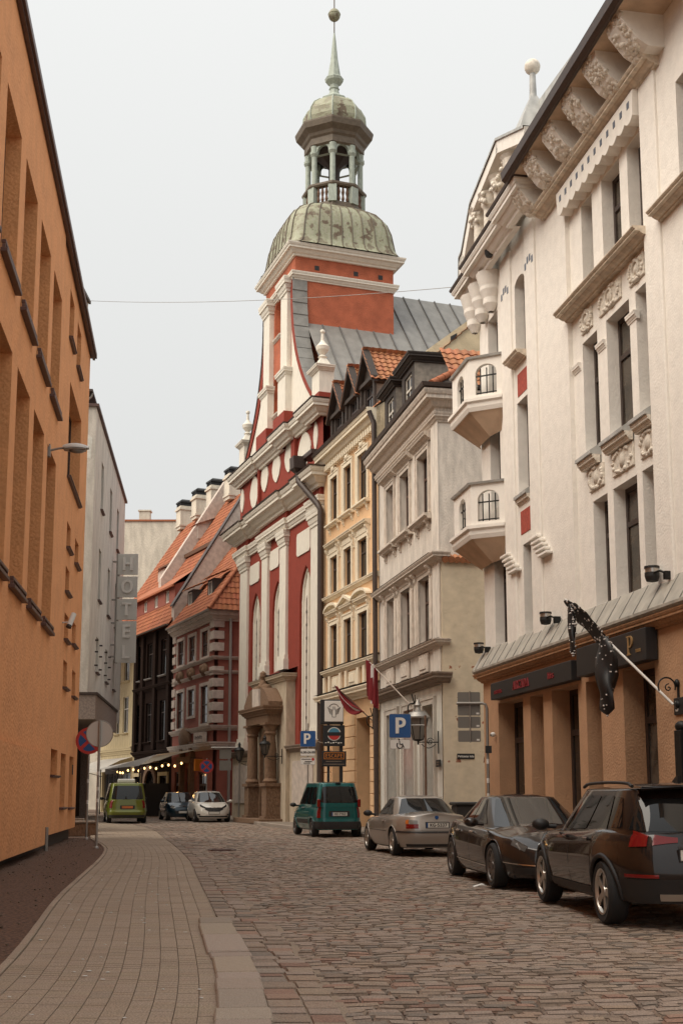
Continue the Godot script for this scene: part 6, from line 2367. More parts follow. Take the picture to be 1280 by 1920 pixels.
	for x in [0.6, 1.5, 2.4, 3.4]:
		var cl := MB.new()
		cl.lathe([Vector2(0.2, 15.05), Vector2(0.17, 15.2), Vector2(0.15, 16.15), Vector2(0.2, 16.25), Vector2(0.24, 16.5), Vector2(0.3, 16.58)], 12, Vector3(x, 0, 0.2))
		for i in 14:
			cl.ball(Vector3(x + rng.randf_range(-0.22, 0.22), rng.randf_range(16.2, 16.55), 0.2 + rng.randf_range(0.05, 0.24)), Vector3(0.07, 0.07, 0.06), 6, 4)
		obj(b, "colonnette", cl, M.corner_relief)
	for x in [-0.3, 0.45, 1.2]:
		var m := MB.new()
		m.lathe([Vector2(0.08, 13.55), Vector2(0.2, 13.75), Vector2(0.2, 13.9), Vector2(0.28, 14.1), Vector2(0.28, 14.2), Vector2(0.38, 14.56)], 10, Vector3(x, 0, 0.12))
		obj(b, "gable_corbel", m, M.corner)
	var cu := group_node(b, "cupola", Vector3(2.9, 0, -0.55))
	var cr := MB.new()
	cr.lathe([Vector2(0.95, 17.0), Vector2(0.58, 17.75), Vector2(0.1, 18.55)], 4, Vector3.ZERO, PI / 4, false)
	cr.prism(PackedVector2Array([Vector2(0, 16.0), Vector2(3.0, 16.0), Vector2(3.0, 18.1), Vector2(0.05, 18.4)]), -2.0, -0.1, true)
	obj(cu, "roof", cr, M.zinc_light)
	var cs := MB.new()
	cs.lathe([Vector2(0.12, 18.3), Vector2(0.09, 18.6), Vector2(0.075, 19.2)], 10)
	obj(cu, "stem", cs, M.zinc_light)
	var cbl := MB.new()
	cbl.ball(Vector3(0, 19.35, 0), Vector3(0.2, 0.2, 0.2), 16, 10)
	obj(cu, "ball", cbl, M.corner_relief)
	# two corner balconies: solid parapets pierced by arches with iron bars
	for y in [7.85, 11.1]:
		balcony(b, y)
	# shop floor
	var sh := [[0.95, 2.85, 0.12, 3.6], [3.37, 4.24, 0.12, 3.58], [4.8, 6.37, 0.12, 3.6], [6.8, 7.56, 0.12, 3.6], [8.65, 10.05, 0.12, 3.66], [11.5, 13.5, 0.12, 3.6]]
	var sw := MB.new()
	sw.wall(-0.3, E, -0.1, 4.45, sh, 0.5, 0.06)
	sw.quad(Vector3(-0.3, -0.1, -10), Vector3(-0.3, -0.1, 0.06), Vector3(-0.3, 4.45, 0.06), Vector3(-0.3, 4.45, -10))
	obj(b, "shop_wall", sw, M.shop)
	for i in sh.size():
		var h: Array = sh[i]
		var ww: float = h[1] - h[0]
		window(b, (h[0] + h[1]) / 2, h[2], ww, h[3] - h[2], -0.34, M.dark_wood, M.glass_soft if i == 4 else M.glass, 1 if ww < 1.2 else 2, 0.74, 1, 0.09, "shop_door" if i in [0, 2] else "shop_window")
	var sk := MB.new()
	sk.t = Transform3D(Basis(Vector3.UP, -PI / 2), Vector3(0, 0, 0))
	sk.prism(PackedVector2Array([Vector2(-0.05, 4.42), Vector2(0.26, 4.42), Vector2(0.32, 4.47), Vector2(0.32, 4.52), Vector2(0.01, 5.04), Vector2(-0.05, 5.04)]), -E, 0.4, true)
	var sko := obj(b, "skirt_roof", sk, M.zinc_skirt)
	for k in 34:
		var x := -0.1 + k * 0.62
		var s := MB.new()
		s.tube([Vector3(x, 4.53, 0.325), Vector3(x, 5.04, 0.015)], 0.009, 4)
		obj(sko, "seam", s, M.zinc)
	var fc := MB.new()
	fc.sweep(cyma(4.2, 0.22, 0.22), [Vector2(-0.3, -1), Vector2(-0.3, 0.06), Vector2(E, 0.06)])
	obj(b, "shop_cornice", fc, M.shop_trim)
	var pn := MB.new()
	pn.box(7.95, 0.5, 0.06, 8.3, 1.5, 0.08)
	obj(b, "menu_board", pn, M.wood)

func balcony(b: Node, y: float) -> void:
	var o := group_node(b, "balcony", Vector3(0, y, 0))
	var plan := [Vector2(-0.95, 0.0), Vector2(-0.45, 0.72), Vector2(1.15, 0.72), Vector2(1.7, 0.0)]
	var slab := MB.new()
	slab.sweep([Vector2(-0.02, -0.22), Vector2(0.02, -0.22), Vector2(0.06, -0.12), Vector2(0.06, -0.02), Vector2(0.12, 0.02), Vector2(0.12, 0.1), Vector2(-0.02, 0.12)], plan)
	var lo := PackedVector2Array()
	for p in plan:
		lo.append(Vector2(p.x, p.y))
	for e in [[-0.2, false], [0.1, true]]:
		for k in range(1, 3):
			var q0 := Vector3(plan[0].x, e[0], plan[0].y)
			var q1 := Vector3(plan[k].x, e[0], plan[k].y)
			var q2 := Vector3(plan[k + 1].x, e[0], plan[k + 1].y)
			slab.tri(q0, q1, q2)
	obj(o, "slab", slab, M.corner)
	var under := MB.new()
	var foot := [Vector2(-0.3, 0.0), Vector2(0.0, 0.12), Vector2(0.9, 0.12), Vector2(1.5, 0.0)]
	for k in 3:
		under.quad(Vector3(foot[k].x, -0.75, foot[k].y), Vector3(foot[k + 1].x, -0.75, foot[k + 1].y), Vector3(plan[k + 1].x, -0.21, plan[k + 1].y), Vector3(plan[k].x, -0.21, plan[k].y))
	obj(o, "underside", under, M.shop_pale)
	for k in 3:
		var p0: Vector2 = plan[k]
		var p1: Vector2 = plan[k + 1]
		var len := (p1 - p0).length()
		var pan := MB.new()
		pan.t = Transform3D(Basis(Vector3.UP, -atan2(p1.y - p0.y, p1.x - p0.x)), Vector3(p0.x, 0, p0.y))
		var aw := minf(0.62, len * 0.62)
		pan.wall(0, len, 0.1, 1.15, [[len / 2 - aw / 2, len / 2 + aw / 2, 0.2, 0.98, aw * 0.42]], 0.12)
		pan.wall(0, len, 0.1, 1.15, [[len / 2 - aw / 2, len / 2 + aw / 2, 0.2, 0.98, aw * 0.42]], 0.0, -0.12)
		obj(o, "parapet", pan, M.corner)
		var bars := MB.new()
		bars.t = pan.t
		for i in 3:
			var x := len / 2 - aw / 2 + aw * (i + 0.7) / 3.4
			bars.box(x - 0.012, 0.2, -0.075, x + 0.012, 0.9, -0.05)
		bars.box(len / 2 - aw / 2, 0.68, -0.078, len / 2 + aw / 2, 0.71, -0.048)
		bars.box(len / 2 - aw / 2, 0.24, -0.078, len / 2 + aw / 2, 0.265, -0.048)
		obj(o, "iron_bars", bars, M.iron)
	var cap := MB.new()
	cap.sweep([Vector2(-0.16, 1.15), Vector2(0.06, 1.15), Vector2(0.08, 1.2), Vector2(-0.16, 1.26)], plan)
	obj(o, "coping", cap, M.zinc_light)

func round_disc(r: float, z0: float, z1: float) -> MB:
	var m := MB.new()
	m.prism(ring(0, 0, r, r, 36), z0, z1, true)
	return m

func rounded(w: float, h: float, r: float) -> PackedVector2Array:
	var p := PackedVector2Array()
	for c in [[w / 2 - r, h / 2 - r, 0.0], [-w / 2 + r, h / 2 - r, PI / 2], [-w / 2 + r, -h / 2 + r, PI], [w / 2 - r, -h / 2 + r, PI * 1.5]]:
		for i in 5:
			var a: float = c[2] + PI / 2 * i / 4
			p.append(Vector2(c[0] + r * cos(a), c[1] + r * sin(a)))
	return p

func post(parent: Node, h: float, r := 0.03, m: Material = null) -> void:
	var p := MB.new()
	p.tube([Vector3(0, -0.05, 0), Vector3(0, h, 0)], r, 10)
	obj(parent, "post", p, m if m else M.galv)
	var c := MB.new()
	c.lathe([Vector2(r * 2.2, 0.0), Vector2(r * 2.0, 0.05), Vector2(r * 1.05, 0.08)], 12)
	obj(parent, "foot", c, M.galv)

func no_stopping(parent: Node, r: float, z: float) -> void: # blue disc, red rim and cross
	obj(parent, "disc", round_disc(r, z, z + 0.01), M.sign_red)
	for q in 4:
		var m := MB.new()
		var a := PI / 2 * q
		var pts := PackedVector2Array()
		var ri := r * 0.78
		for i in 9:
			var f := a - PI / 4 + 0.16 + (PI / 2 - 0.32) * i / 8
			pts.append(Vector2(ri * cos(f), ri * sin(f)))
		pts.append(Vector2(0.17 * r * cos(a), 0.17 * r * sin(a)))
		m.prism(pts, z + 0.01, z + 0.014)
		obj(parent, "blue_field", m, M.sign_blue)

func street_things() -> void:
	# two sign posts on the verge
	var a := thing("round_sign", "round road sign seen from its plain grey back, on the nearer post", "sign", Vector3(-6.35, 0, -32.4), 0.1)
	post(a, 3.32, 0.035)
	var d := round_disc(0.345, -0.05, -0.035)
	var dd := obj(a, "disc", d, M.sign_grey)
	dd.position.y = 2.98
	var rim := MB.new()
	var cp := []
	for i in 37:
		cp.append(Vector3(0.345 * cos(TAU * i / 36), 2.98 + 0.345 * sin(TAU * i / 36), -0.04))
	rim.tube(cp, 0.012, 6)
	obj(a, "rim", rim, M.galv)
	for y in [1.2, 1.9, 1.5]:
		var st := MB.new()
		st.lathe([Vector2(0.0365, y), Vector2(0.0365, y + 0.09)], 10)
		obj(a, "sticker", st, M.sign_white)
	var n := thing("no_stopping_sign", "round no stopping sign, blue with red rim and cross, beside the orange wall", "sign", Vector3(-7.92, 0, -38.8), 0.1)
	post(n, 3.5, 0.035)
	var nn := group_node(n, "sign_face", Vector3(0, 3.06, 0.035))
	no_stopping(nn, 0.42, 0.0)
	for y in [1.1, 1.75]:
		var st := MB.new()
		st.lathe([Vector2(0.0365, y), Vector2(0.0365, y + 0.12)], 10)
		obj(n, "sticker", st, M.sign_white)
	# steps by the orange corner
	for k in 2:
		var s := thing("stone_block", ["low brown stone block at the foot of the sign posts", "smaller dark stone block behind the low brown one"][k], "block", Vector3(-9.1 - 1.3 * k, 0, -42.5 - 4.0 * k), 0.15)
		var m := MB.new()
		m.bbox(-0.75, -0.02, -0.4, 0.75, 0.42, 0.4, 0.03)
		obj(s, "stone", m, M.brownstone)
		var tp := MB.new()
		tp.bbox(-0.8, 0.42, -0.45, 0.8, 0.5, 0.45, 0.02)
		obj(s, "coping", tp, M.brown_band)
	# parking sign by the church
	var p := thing("parking_sign", "blue parking sign with two white time plates on a post by the church", "sign", Vector3(-1.30, 0.12, -48.0), -0.05)
	post(p, 4.0, 0.03)
	sign_plate(p, 0.6, 0.62, 3.4, M.sign_blue, M.sign_white)
	text(p, "letter", "P", 0.40, 0.01, M.sign_white, Vector3(-0.04, 3.4, 0.055), 0.0, "Droid Sans", true)
	sign_plate(p, 0.58, 0.28, 2.88, M.sign_white, M.sign_black)
	text(p, "lettering", "6.00-24.00", 0.085, 0.006, M.sign_black, Vector3(0, 2.88, 0.055), 0.0, "Droid Sans", true)
	sign_plate(p, 0.58, 0.28, 2.54, M.sign_white, M.sign_black)
	var rd := obj(p, "red_mark", round_disc(0.055, 0.05, 0.056), M.sign_red)
	rd.position = Vector3(0.2, 2.61, 0)
	var ln := MB.new()
	for q in [[-0.24, 0.12, 2.6], [-0.12, 0.16, 2.51], [-0.16, 0.1, 2.45]]:
		ln.box(q[0], q[2], 0.05, q[1], q[2] + 0.028, 0.055)
	obj(p, "print", ln, M.sign_black)
	# disabled bay parking sign
	var h := thing("disabled_parking_sign", "blue parking sign with wheelchair plate on an arm by the white townhouse", "sign", Vector3(2.38, 0.12, -35.0), -0.02)
	post(h, 3.5, 0.032, M.wood)
	var ar := MB.new()
	ar.tube([Vector3(0, 3.22, 0), Vector3(-0.75, 3.22, 0)], 0.02, 8)
	obj(h, "arm", ar, M.galv)
	var hs := group_node(h, "sign_face", Vector3(-0.72, 0, 0.0))
	sign_plate(hs, 0.62, 0.68, 3.2, M.sign_blue, M.sign_white)
	text(hs, "letter", "P", 0.45, 0.01, M.sign_white, Vector3(0.0, 3.2, 0.055), 0.0, "Droid Sans", true)
	sign_plate(hs, 0.58, 0.27, 2.68, M.sign_white, M.sign_black)
	var wc := MB.new()
	var wp := []
	for i in 14:
		var f := -2.4 + 4.6 * i / 13.0
		wp.append(Vector3(0.085 * sin(f) - 0.01, 2.655 - 0.085 * cos(f), 0.055))
	wc.tube(wp, 0.014, 5)
	wc.tube([Vector3(-0.02, 2.78, 0.055), Vector3(-0.01, 2.68, 0.055), Vector3(0.07, 2.675, 0.055), Vector3(0.11, 2.59, 0.055)], 0.014, 5)
	wc.ball(Vector3(-0.025, 2.815, 0.052), Vector3(0.025, 0.025, 0.012), 8, 6)
	obj(hs, "wheelchair_symbol", wc, M.sign_black)
	# gallows post with three sign backs at the side street corner
	var g := thing("sign_gallows", "bent grey post holding three rectangular sign backs at the side street", "sign", Vector3(3.46, 0.12, -29.3), 0.0)
	var gp := MB.new()
	gp.tube([Vector3(0, -0.05, 0), Vector3(0, 3.3, 0), Vector3(-0.03, 3.4, 0), Vector3(-0.1, 3.43, 0), Vector3(-0.72, 3.43, 0)], 0.035, 10)
	obj(g, "post", gp, M.galv)
	var gv := MB.new()
	gv.tube([Vector3(-0.4, 3.72, -0.02), Vector3(-0.4, 2.5, -0.02)], 0.018, 8)
	obj(g, "hanger", gv, M.galv)
	for q in [[3.42, 0.56], [2.98, 0.27], [2.65, 0.27]]:
		var sp := MB.new()
		sp.prism(rounded(0.54, q[1], 0.03), -0.055, -0.04, true)
		var so := obj(g, "sign_back", sp, M.sign_back)
		so.position = Vector3(-0.42, q[0], 0)
		var tag_ := MB.new()
		tag_.box(0.17, -q[1] / 2 + 0.03, -0.041, 0.24, -q[1] / 2 + 0.07, -0.037)
		obj(so, "sticker", tag_, M.sign_white)
	for y in [1.2, 1.55, 2.0, 0.8]:
		var st := MB.new()
		st.lathe([Vector2(0.0365, y), Vector2(0.0365, y + 0.11)], 10)
		obj(g, "sticker", st, M.sign_white)
	var cl := MB.new()
	cl.box(-0.05, 2.25, -0.06, 0.09, 2.42, 0.06)
	obj(g, "clamp", cl, M.black)
	# far gallows by the red house
	var f := thing("far_sign_gallows", "bent dark post with grey sign backs beyond the white car", "sign", Vector3(-5.35, 0.12, -65.0), 0.0)
	var fp := MB.new()
	fp.tube([Vector3(0, -0.05, 0), Vector3(0, 3.6, 0), Vector3(-0.1, 3.68, 0), Vector3(-1.5, 3.68, 0)], 0.045, 8)
	obj(f, "post", fp, M.galv)
	for y in [3.35, 2.75]:
		var sp := MB.new()
		sp.prism(rounded(0.62, 0.52, 0.04), -0.06, -0.045, true)
		var so := obj(f, "sign_back", sp, M.sign_back)
		so.position = Vector3(-0.75, y, 0)
	var fn := thing("far_no_stopping_sign", "faded no stopping disc in front of the red house", "sign", Vector3(-7.35, 0.12, -67.6), 0.05)
	post(fn, 3.2, 0.035)
	no_stopping(group_node(fn, "sign_face", Vector3(0, 2.75, 0.035)), 0.38, 0.0)
	# litter of street furniture on the house fronts
	var y: Node3D = get_node("yellow_townhouse")
	var w: Node3D = get_node("white_townhouse")
	var c: Node3D = get_node("corner_building")
	var ch: Node3D = get_node("church")
	shop_signs(y)
	lantern(ch.transform * Vector3(9.95, 3.15, 0.46), ch.rotation.y, "black iron lantern on a bracket right of the church portal", 1.0)
	lantern(ch.transform * Vector3(5.35, 3.0, 0.46), ch.rotation.y, "black iron lantern on a bracket left of the church portal", 1.0)
	lantern(w.transform * Vector3(8.3, 3.0, 0.06), w.rotation.y, "grey conical lantern on a scrolled bracket at the white townhouse corner", 1.35)
	flag_red(y.transform * Vector3(7.05, 4.25, 0.06), y.rotation.y, 1.9, "red and white flag on a short pole over the shop signs", 0)
	flag_red(w.transform * Vector3(5.5, 4.3, 0.06), w.rotation.y, 2.5, "red and white flag hanging from a long pole on the white townhouse", 1)
	flag_black(c.transform * Vector3(10.95, 3.0, 0.06), c.rotation.y)
	# street name plate
	var s := thing("street_name_plate", "small black street name plate on the peeling side wall", "sign", w.transform * Vector3(8.6, 2.56, -0.72), w.rotation.y + PI / 2)
	var sm := MB.new()
	sm.bbox(-0.28, -0.085, -0.01, 0.28, 0.085, 0.015, 0.005)
	obj(s, "plate", sm, M.sign_black)
	text(s, "lettering", "Peitavas iela", 0.062, 0.006, M.sign_white, Vector3(0, 0.0, 0.017), 0.0, "Droid Sans", true)
	var s2 := thing("corner_name_plate", "dark plate high on the white townhouse corner under the lantern", "sign", w.transform * Vector3(8.25, 2.35, 0.065), w.rotation.y)
	var s2m := MB.new()
	s2m.bbox(-0.24, -0.11, -0.01, 0.24, 0.11, 0.015, 0.005)
	obj(s2, "plate", s2m, M.sign_black)
	var s2t := MB.new()
	s2t.box(-0.18, 0.02, 0.015, 0.16, 0.05, 0.02)
	s2t.box(-0.14, -0.05, 0.015, 0.12, -0.025, 0.02)
	obj(s2, "print", s2t, M.brown_band)
	# restaurant boards on the corner building
	var r := thing("restaurant_board", "long black restaurant board with red lettering over the shop doors", "sign", c.transform * Vector3(1.05, 3.66, 0.08), c.rotation.y)
	var rm := MB.new()
	rm.bbox(0, 0, 0, 5.55, 0.4, 0.2, 0.01)
	obj(r, "board", rm, M.sign_black)
	text(r, "lettering", "restorāns", 0.10, 0.02, M.red_letter, Vector3(0.62, 0.17, 0.21))
	text(r, "lettering", "ARCADA", 0.19, 0.02, M.red_letter, Vector3(2.35, 0.2, 0.21), 0.0, "Droid Serif", true)
	text(r, "lettering", "bārs", 0.13, 0.02, M.red_letter, Vector3(4.35, 0.2, 0.21), 0.0, "Droid Sans", true)
	var r2 := thing("bar_board", "black bar board with an ornate gold letter beside the flag", "sign", c.transform * Vector3(6.95, 3.68, 0.08), c.rotation.y)
	var r2m := MB.new()
	r2m.bbox(0, 0, 0, 3.3, 0.56, 0.22, 0.01)
	obj(r2, "board", r2m, M.sign_black)
	text(r2, "letter", "P", 0.34, 0.02, M.gold, Vector3(2.65, 0.31, 0.23), 0.0, "Droid Serif")
	text(r2, "lettering", "rum", 0.07, 0.015, M.gold, Vector3(3.0, 0.2, 0.23), 0.0, "Droid Serif")
	var nr := thing("house_number", "blue black house number plate at the picture's right edge", "sign", c.transform * Vector3(11.0, 2.84, 0.06), c.rotation.y)
	var nm := MB.new()
	nm.bbox(-0.2, -0.14, 0, 0.2, 0.14, 0.03, 0.006)
	obj(nr, "plate", nm, M.sign_black)
	text(nr, "numeral", "5", 0.17, 0.006, M.sign_white, Vector3(-0.08, 0, 0.033), 0.0, "Droid Sans", true)
	var bx := thing("iron_mailbox", "black iron post with scrolled head by the shop door", "post", c.transform * Vector3(11.5, 0.12, 0.3), c.rotation.y)
	var bm := MB.new()
	bm.bbox(-0.12, 0, -0.08, 0.12, 2.3, 0.08, 0.01)
	bm.ball(Vector3(0, 2.36, 0), Vector3(0.16, 0.09, 0.1), 10, 6)
	obj(bx, "body", bm, M.iron)
	# floodlights
	var fl := ["black floodlight on the skirt roof at the side street corner", "black floodlight in the middle of the skirt roof", "black floodlight at the right end of the skirt roof", "black floodlight under the corner gable cornice, left one", "black floodlight under the corner gable cornice, right one"]
	var fpos := [Vector3(-0.1, 5.05, 0.22), Vector3(5.0, 5.1, 0.22), Vector3(10.45, 5.1, 0.22), Vector3(2.15, 14.7, 0.42), Vector3(4.1, 14.75, 0.45)]
	for k in 5:
		floodlight(c.transform * fpos[k], c.rotation.y, fl[k], k > 2)
	var cam2 := thing("dome_camera", "small white camera beside the first shop door", "camera", c.transform * Vector3(0.72, 2.85, 0.06), c.rotation.y)
	var c2 := MB.new()
	c2.ball(Vector3(0, 0, 0.08), Vector3(0.06, 0.06, 0.07), 12, 8)
	obj(cam2, "housing", c2, M.rail_white)
	var c3 := MB.new()
	c3.ball(Vector3(0.01, -0.01, 0.135), Vector3(0.03, 0.03, 0.02), 10, 6)
	obj(cam2, "lens", c3, M.black)
	var cm := thing("bullet_camera", "white bullet camera on the yellow townhouse next to the drainpipe", "camera", y.transform * Vector3(0.7, 3.55, 0.06), y.rotation.y)
	var c4 := MB.new()
	c4.tube([Vector3(-0.02, 0.2, 0.45), Vector3(-0.16, -0.12, 0.62)], 0.075, 10)
	obj(cm, "housing", c4, M.rail_white)
	var c5 := MB.new()
	c5.tube([Vector3(0, 0, 0), Vector3(0, 0.05, 0.3), Vector3(-0.04, 0.12, 0.46)], 0.025, 6)
	obj(cm, "bracket", c5, M.galv)
	# overhead wire
	var wr := MB.new()
	var pts := []
	for i in 21:
		var q := i / 20.0
		pts.append(Vector3(-10.75, 22.1, -49.5).lerp(c.transform * Vector3(-0.6, 15.0, 0.3), q) + Vector3(0, -0.9 * q * (1 - q), 0))
	wr.tube(pts, 0.009, 4)
	var wo := obj(self, "overhead_wire", wr, M.galv)
	tag(wo, "thin overhead wire spanning the street across the sky", "wire")
	# waste bin in the side street
	var bn := thing("dark_bin", "dark low bin against the peeling wall behind the silver car", "bin", Vector3(3.75, 0.12, -37.3), 0.2)
	var bnm := MB.new()
	bnm.bbox(-0.4, 0, -0.3, 0.4, 0.95, 0.3, 0.03)
	obj(bn, "body", bnm, M.plastic)
	var bl := MB.new()
	bl.bbox(-0.45, 0.95, -0.35, 0.45, 1.05, 0.35, 0.03)
	obj(bn, "lid", bl, M.black)

func sign_plate(parent: Node, w: float, h: float, y: float, m: Material, border: Material) -> void:
	var p := MB.new()
	p.prism(rounded(w, h, 0.04), 0.03, 0.045, true)
	var o := obj(parent, "plate", p, M.galv)
	o.position.y = y
	var f := MB.new()
	f.prism(rounded(w - 0.02, h - 0.02, 0.035), 0.045, 0.048)
	obj(o, "face", f, m)

func lantern(at: Vector3, turn: float, label: String, k: float) -> void:
	var o := thing("wall_lantern", label, "lantern", at, turn, "wall lanterns")
	var br := MB.new()
	br.box(-0.03, -0.35, 0, 0.03, 0.35, 0.025)
	var z := 0.85 * k if k < 1.2 else 0.66
	br.tube([Vector3(0, 0, 0.02), Vector3(0, 0, z)], 0.02, 6)
	var sc := []
	for i in 16:
		var f := i / 15.0
		sc.append(Vector3(0, -0.06 - 0.12 * sin(f * PI), 0.1 + (z - 0.2) * f))
	br.tube(sc, 0.014, 5)
	var sp := []
	for i in 18:
		var f := i / 17.0
		var r := 0.03 + 0.09 * f
		sp.append(Vector3(0, 0.02 + r * sin(f * 9.0), 0.28 + r * cos(f * 9.0)))
	br.tube(sp, 0.012, 5)
	obj(o, "bracket", br, M.iron)
	var gl := MB.new()
	gl.lathe([Vector2(0.12 * k, 0.08), Vector2(0.235 * k, 0.55 * k)], 6, Vector3(0, 0, z), 0.0, false)
	obj(o, "glass", gl, M.glass_soft if k < 1.2 else M.sign_back)
	var fr := MB.new()
	for i in 6:
		var a := TAU * i / 6
		var d := Vector3(cos(a), 0, -sin(a))
		fr.tube([Vector3(0, 0.08, z) + d * 0.125 * k, Vector3(0, 0.55 * k, z) + d * 0.24 * k], 0.014, 4)
	fr.lathe([Vector2(0.0, 0.02), Vector2(0.09 * k, 0.04), Vector2(0.14 * k, 0.08), Vector2(0.1, 0.1)], 6, Vector3(0, 0, z), 0.0, false)
	fr.tube([Vector3(0, -0.08, z), Vector3(0, 0.06, z)], 0.03, 6)
	obj(o, "frame", fr, M.iron)
	var cp := MB.new()
	cp.lathe([Vector2(0.27 * k, 0.54 * k), Vector2(0.28 * k, 0.58 * k), Vector2(0.2 * k, 0.68 * k), Vector2(0.08 * k, 0.72 * k), Vector2(0.06 * k, 0.8 * k), Vector2(0.085 * k, 0.85 * k), Vector2(0.02 * k, 0.98 * k)], 12, Vector3(0, 0, z))
	obj(o, "cap", cp, M.galv if k > 1.2 else M.iron)

func scroll(at: Vector3, r: float, m: MB, up := 1.0) -> void: # a wrought iron S against the wall
	var p := []
	for i in 40:
		var f := i / 39.0
		var a := -2.2 + 6.0 * f
		var rr := r * (0.35 + 0.65 * sin(PI * f))
		p.append(at + Vector3(0, up * (f - 0.5) * r * 3.6 + rr * 0.35 * sin(a * 2.0), 0.05 + rr * (0.5 + 0.5 * cos(a * 1.4))))
	m.tube(p, 0.022, 6)

func flag_red(at: Vector3, turn: float, len: float, label: String, kind: int) -> void:
	var o := thing("flag", label, "flag", at, turn, "flags on the house fronts")
	var ir := MB.new()
	scroll(Vector3(0, 0, 0), 0.22, ir)
	ir.box(-0.03, -0.4, 0, 0.03, 0.4, 0.02)
	obj(o, "bracket", ir, M.iron)
	# the pole leans out over the street and up
	var dir := Vector3(-0.51, 0.69, 0.51).normalized() if kind == 1 else Vector3(-0.34, 0.68, 0.65).normalized()
	var foot := Vector3(0, 0.0, 0.12)
	var pl := MB.new()
	pl.tube([foot - dir * 0.1, foot + dir * len], 0.022, 8)
	obj(o, "pole", pl, M.stripe if kind == 1 else M.frame_brown)
	var bands := [MB.new(), MB.new(), MB.new()]
	var cuts := [0.0, 0.4, 0.6, 1.0]
	for k in 3:
		var rows := []
		for i in 13:
			var f: float = lerpf(cuts[k], cuts[k + 1], i / 12.0)
			var row := []
			for j in 13:
				var g := j / 12.0
				if kind == 1: # hangs in folds below the upper end of the pole
					var top := foot + dir * (len * (0.97 - 0.2 * f))
					row.append(top + Vector3(0.05 * sin(f * 17.0 + g * 2.0), -1.25 * g - 0.1 * f * g, 0.07 * cos(f * 21.0 + g)))
				else: # gathered and wrapped along the pole
					var along := foot + dir * (len * (0.96 - 0.78 * g))
					var drop := sin(PI * clampf(g * 1.05, 0, 1)) * (0.55 * f)
					row.append(along + Vector3(0.04 * sin(f * 9.0 + g * 7.0), 0.03 - drop, 0.05 * cos(f * 11.0 + g * 5.0)))
			rows.append(row)
		bands[k].sheet(rows)
	obj(o, "red_stripe", bands[0], M.flag_red)
	obj(o, "white_stripe", bands[1], M.flag_white)
	obj(o, "red_stripe", bands[2], M.flag_red)

func flag_black(at: Vector3, turn: float) -> void:
	var o := thing("black_flag", "black flag with white specks furled on a long white pole", "flag", at, turn)
	var ir := MB.new()
	ir.box(-0.03, -0.16, 0, 0.03, 0.26, 0.02)
	for s in [-0.13, 0.22]:
		ir.ball(Vector3(0, s, 0.03), Vector3(0.07, 0.07, 0.04), 10, 6)
	var arc := []
	for i in 20:
		var a := -0.5 + 4.0 * i / 19.0
		arc.append(Vector3(-0.02, 0.16 + 0.15 * sin(a), 0.20 + 0.15 * cos(a)))
	ir.tube(arc, 0.014, 6)
	var sp := []
	for i in 16:
		var f := i / 15.0
		sp.append(Vector3(-0.02, 0.14 + 0.07 * f * sin(f * 8.0), 0.17 + 0.07 * f * cos(f * 8.0)))
	ir.tube(sp, 0.011, 6)
	obj(o, "bracket", ir, M.iron)
	var dir := Vector3(-0.565, 0.70, 0.437).normalized()
	var foot := Vector3(-0.02, -0.13, 0.10)
	var len := 2.8
	var pl := MB.new()
	pl.tube([foot, foot + dir * len], 0.024, 8)
	obj(o, "pole", pl, M.sign_white)
	# cloth: one fold gathered along the pole, two tails hanging
	var cl := MB.new()
	var spots := MB.new()
	var rows := []
	for i in 21:
		var f := i / 20.0
		var c: Vector3 = foot + dir * (len * (0.98 - 0.42 * f))
		var row := []
		for j in 13:
			var a := TAU * j / 12
			var rr := (0.08 + 0.16 * sin(PI * f)) * (1.0 + 0.25 * sin(a * 3.0 + f * 14.0))
			row.append(c + Vector3(rr * cos(a), rr * sin(a) - 0.05, rr * sin(a) * 0.6))
			if rng.randf() < 0.2:
				spots.ball(row[-1].lerp(c, 0.12), Vector3.ONE * rng.randf_range(0.014, 0.032), 5, 3)
		rows.append(row)
	cl.sheet(rows)
	for t in [[0.96, 0.09, 0.95, 0.5], [0.62, 0.24, 1.35, 0.2]]:
		rows = []
		var top: Vector3 = foot + dir * (len * t[0])
		for i in 25:
			var f := i / 24.0
			var row := []
			for j in 11:
				var a := TAU * j / 10
				var w: float = t[1] * (0.65 + 0.5 * sin(PI * f)) * (1.0 + 0.3 * sin(a * 2.0 + f * 9.0))
				if f > 0.93:
					w *= (1.0 - f) / 0.07
				row.append(top + Vector3(w * cos(a) + 0.04 * sin(f * 5.0) + t[3] * 0.35 * f, -t[2] * f, 0.5 * w * sin(a)))
				if rng.randf() < 0.22:
					spots.ball(row[-1].lerp(top + Vector3(0.04 * sin(f * 5.0) + t[3] * 0.35 * f, -t[2] * f, 0), 0.12), Vector3(1.0, 0.55, 1.0) * rng.randf_range(0.016, 0.036), 5, 3)
			rows.append(row)
		cl.sheet(rows)
	obj(o, "cloth", cl, M.sign_black)
	stuff(obj(o, "white_specks", spots, M.flag_white))

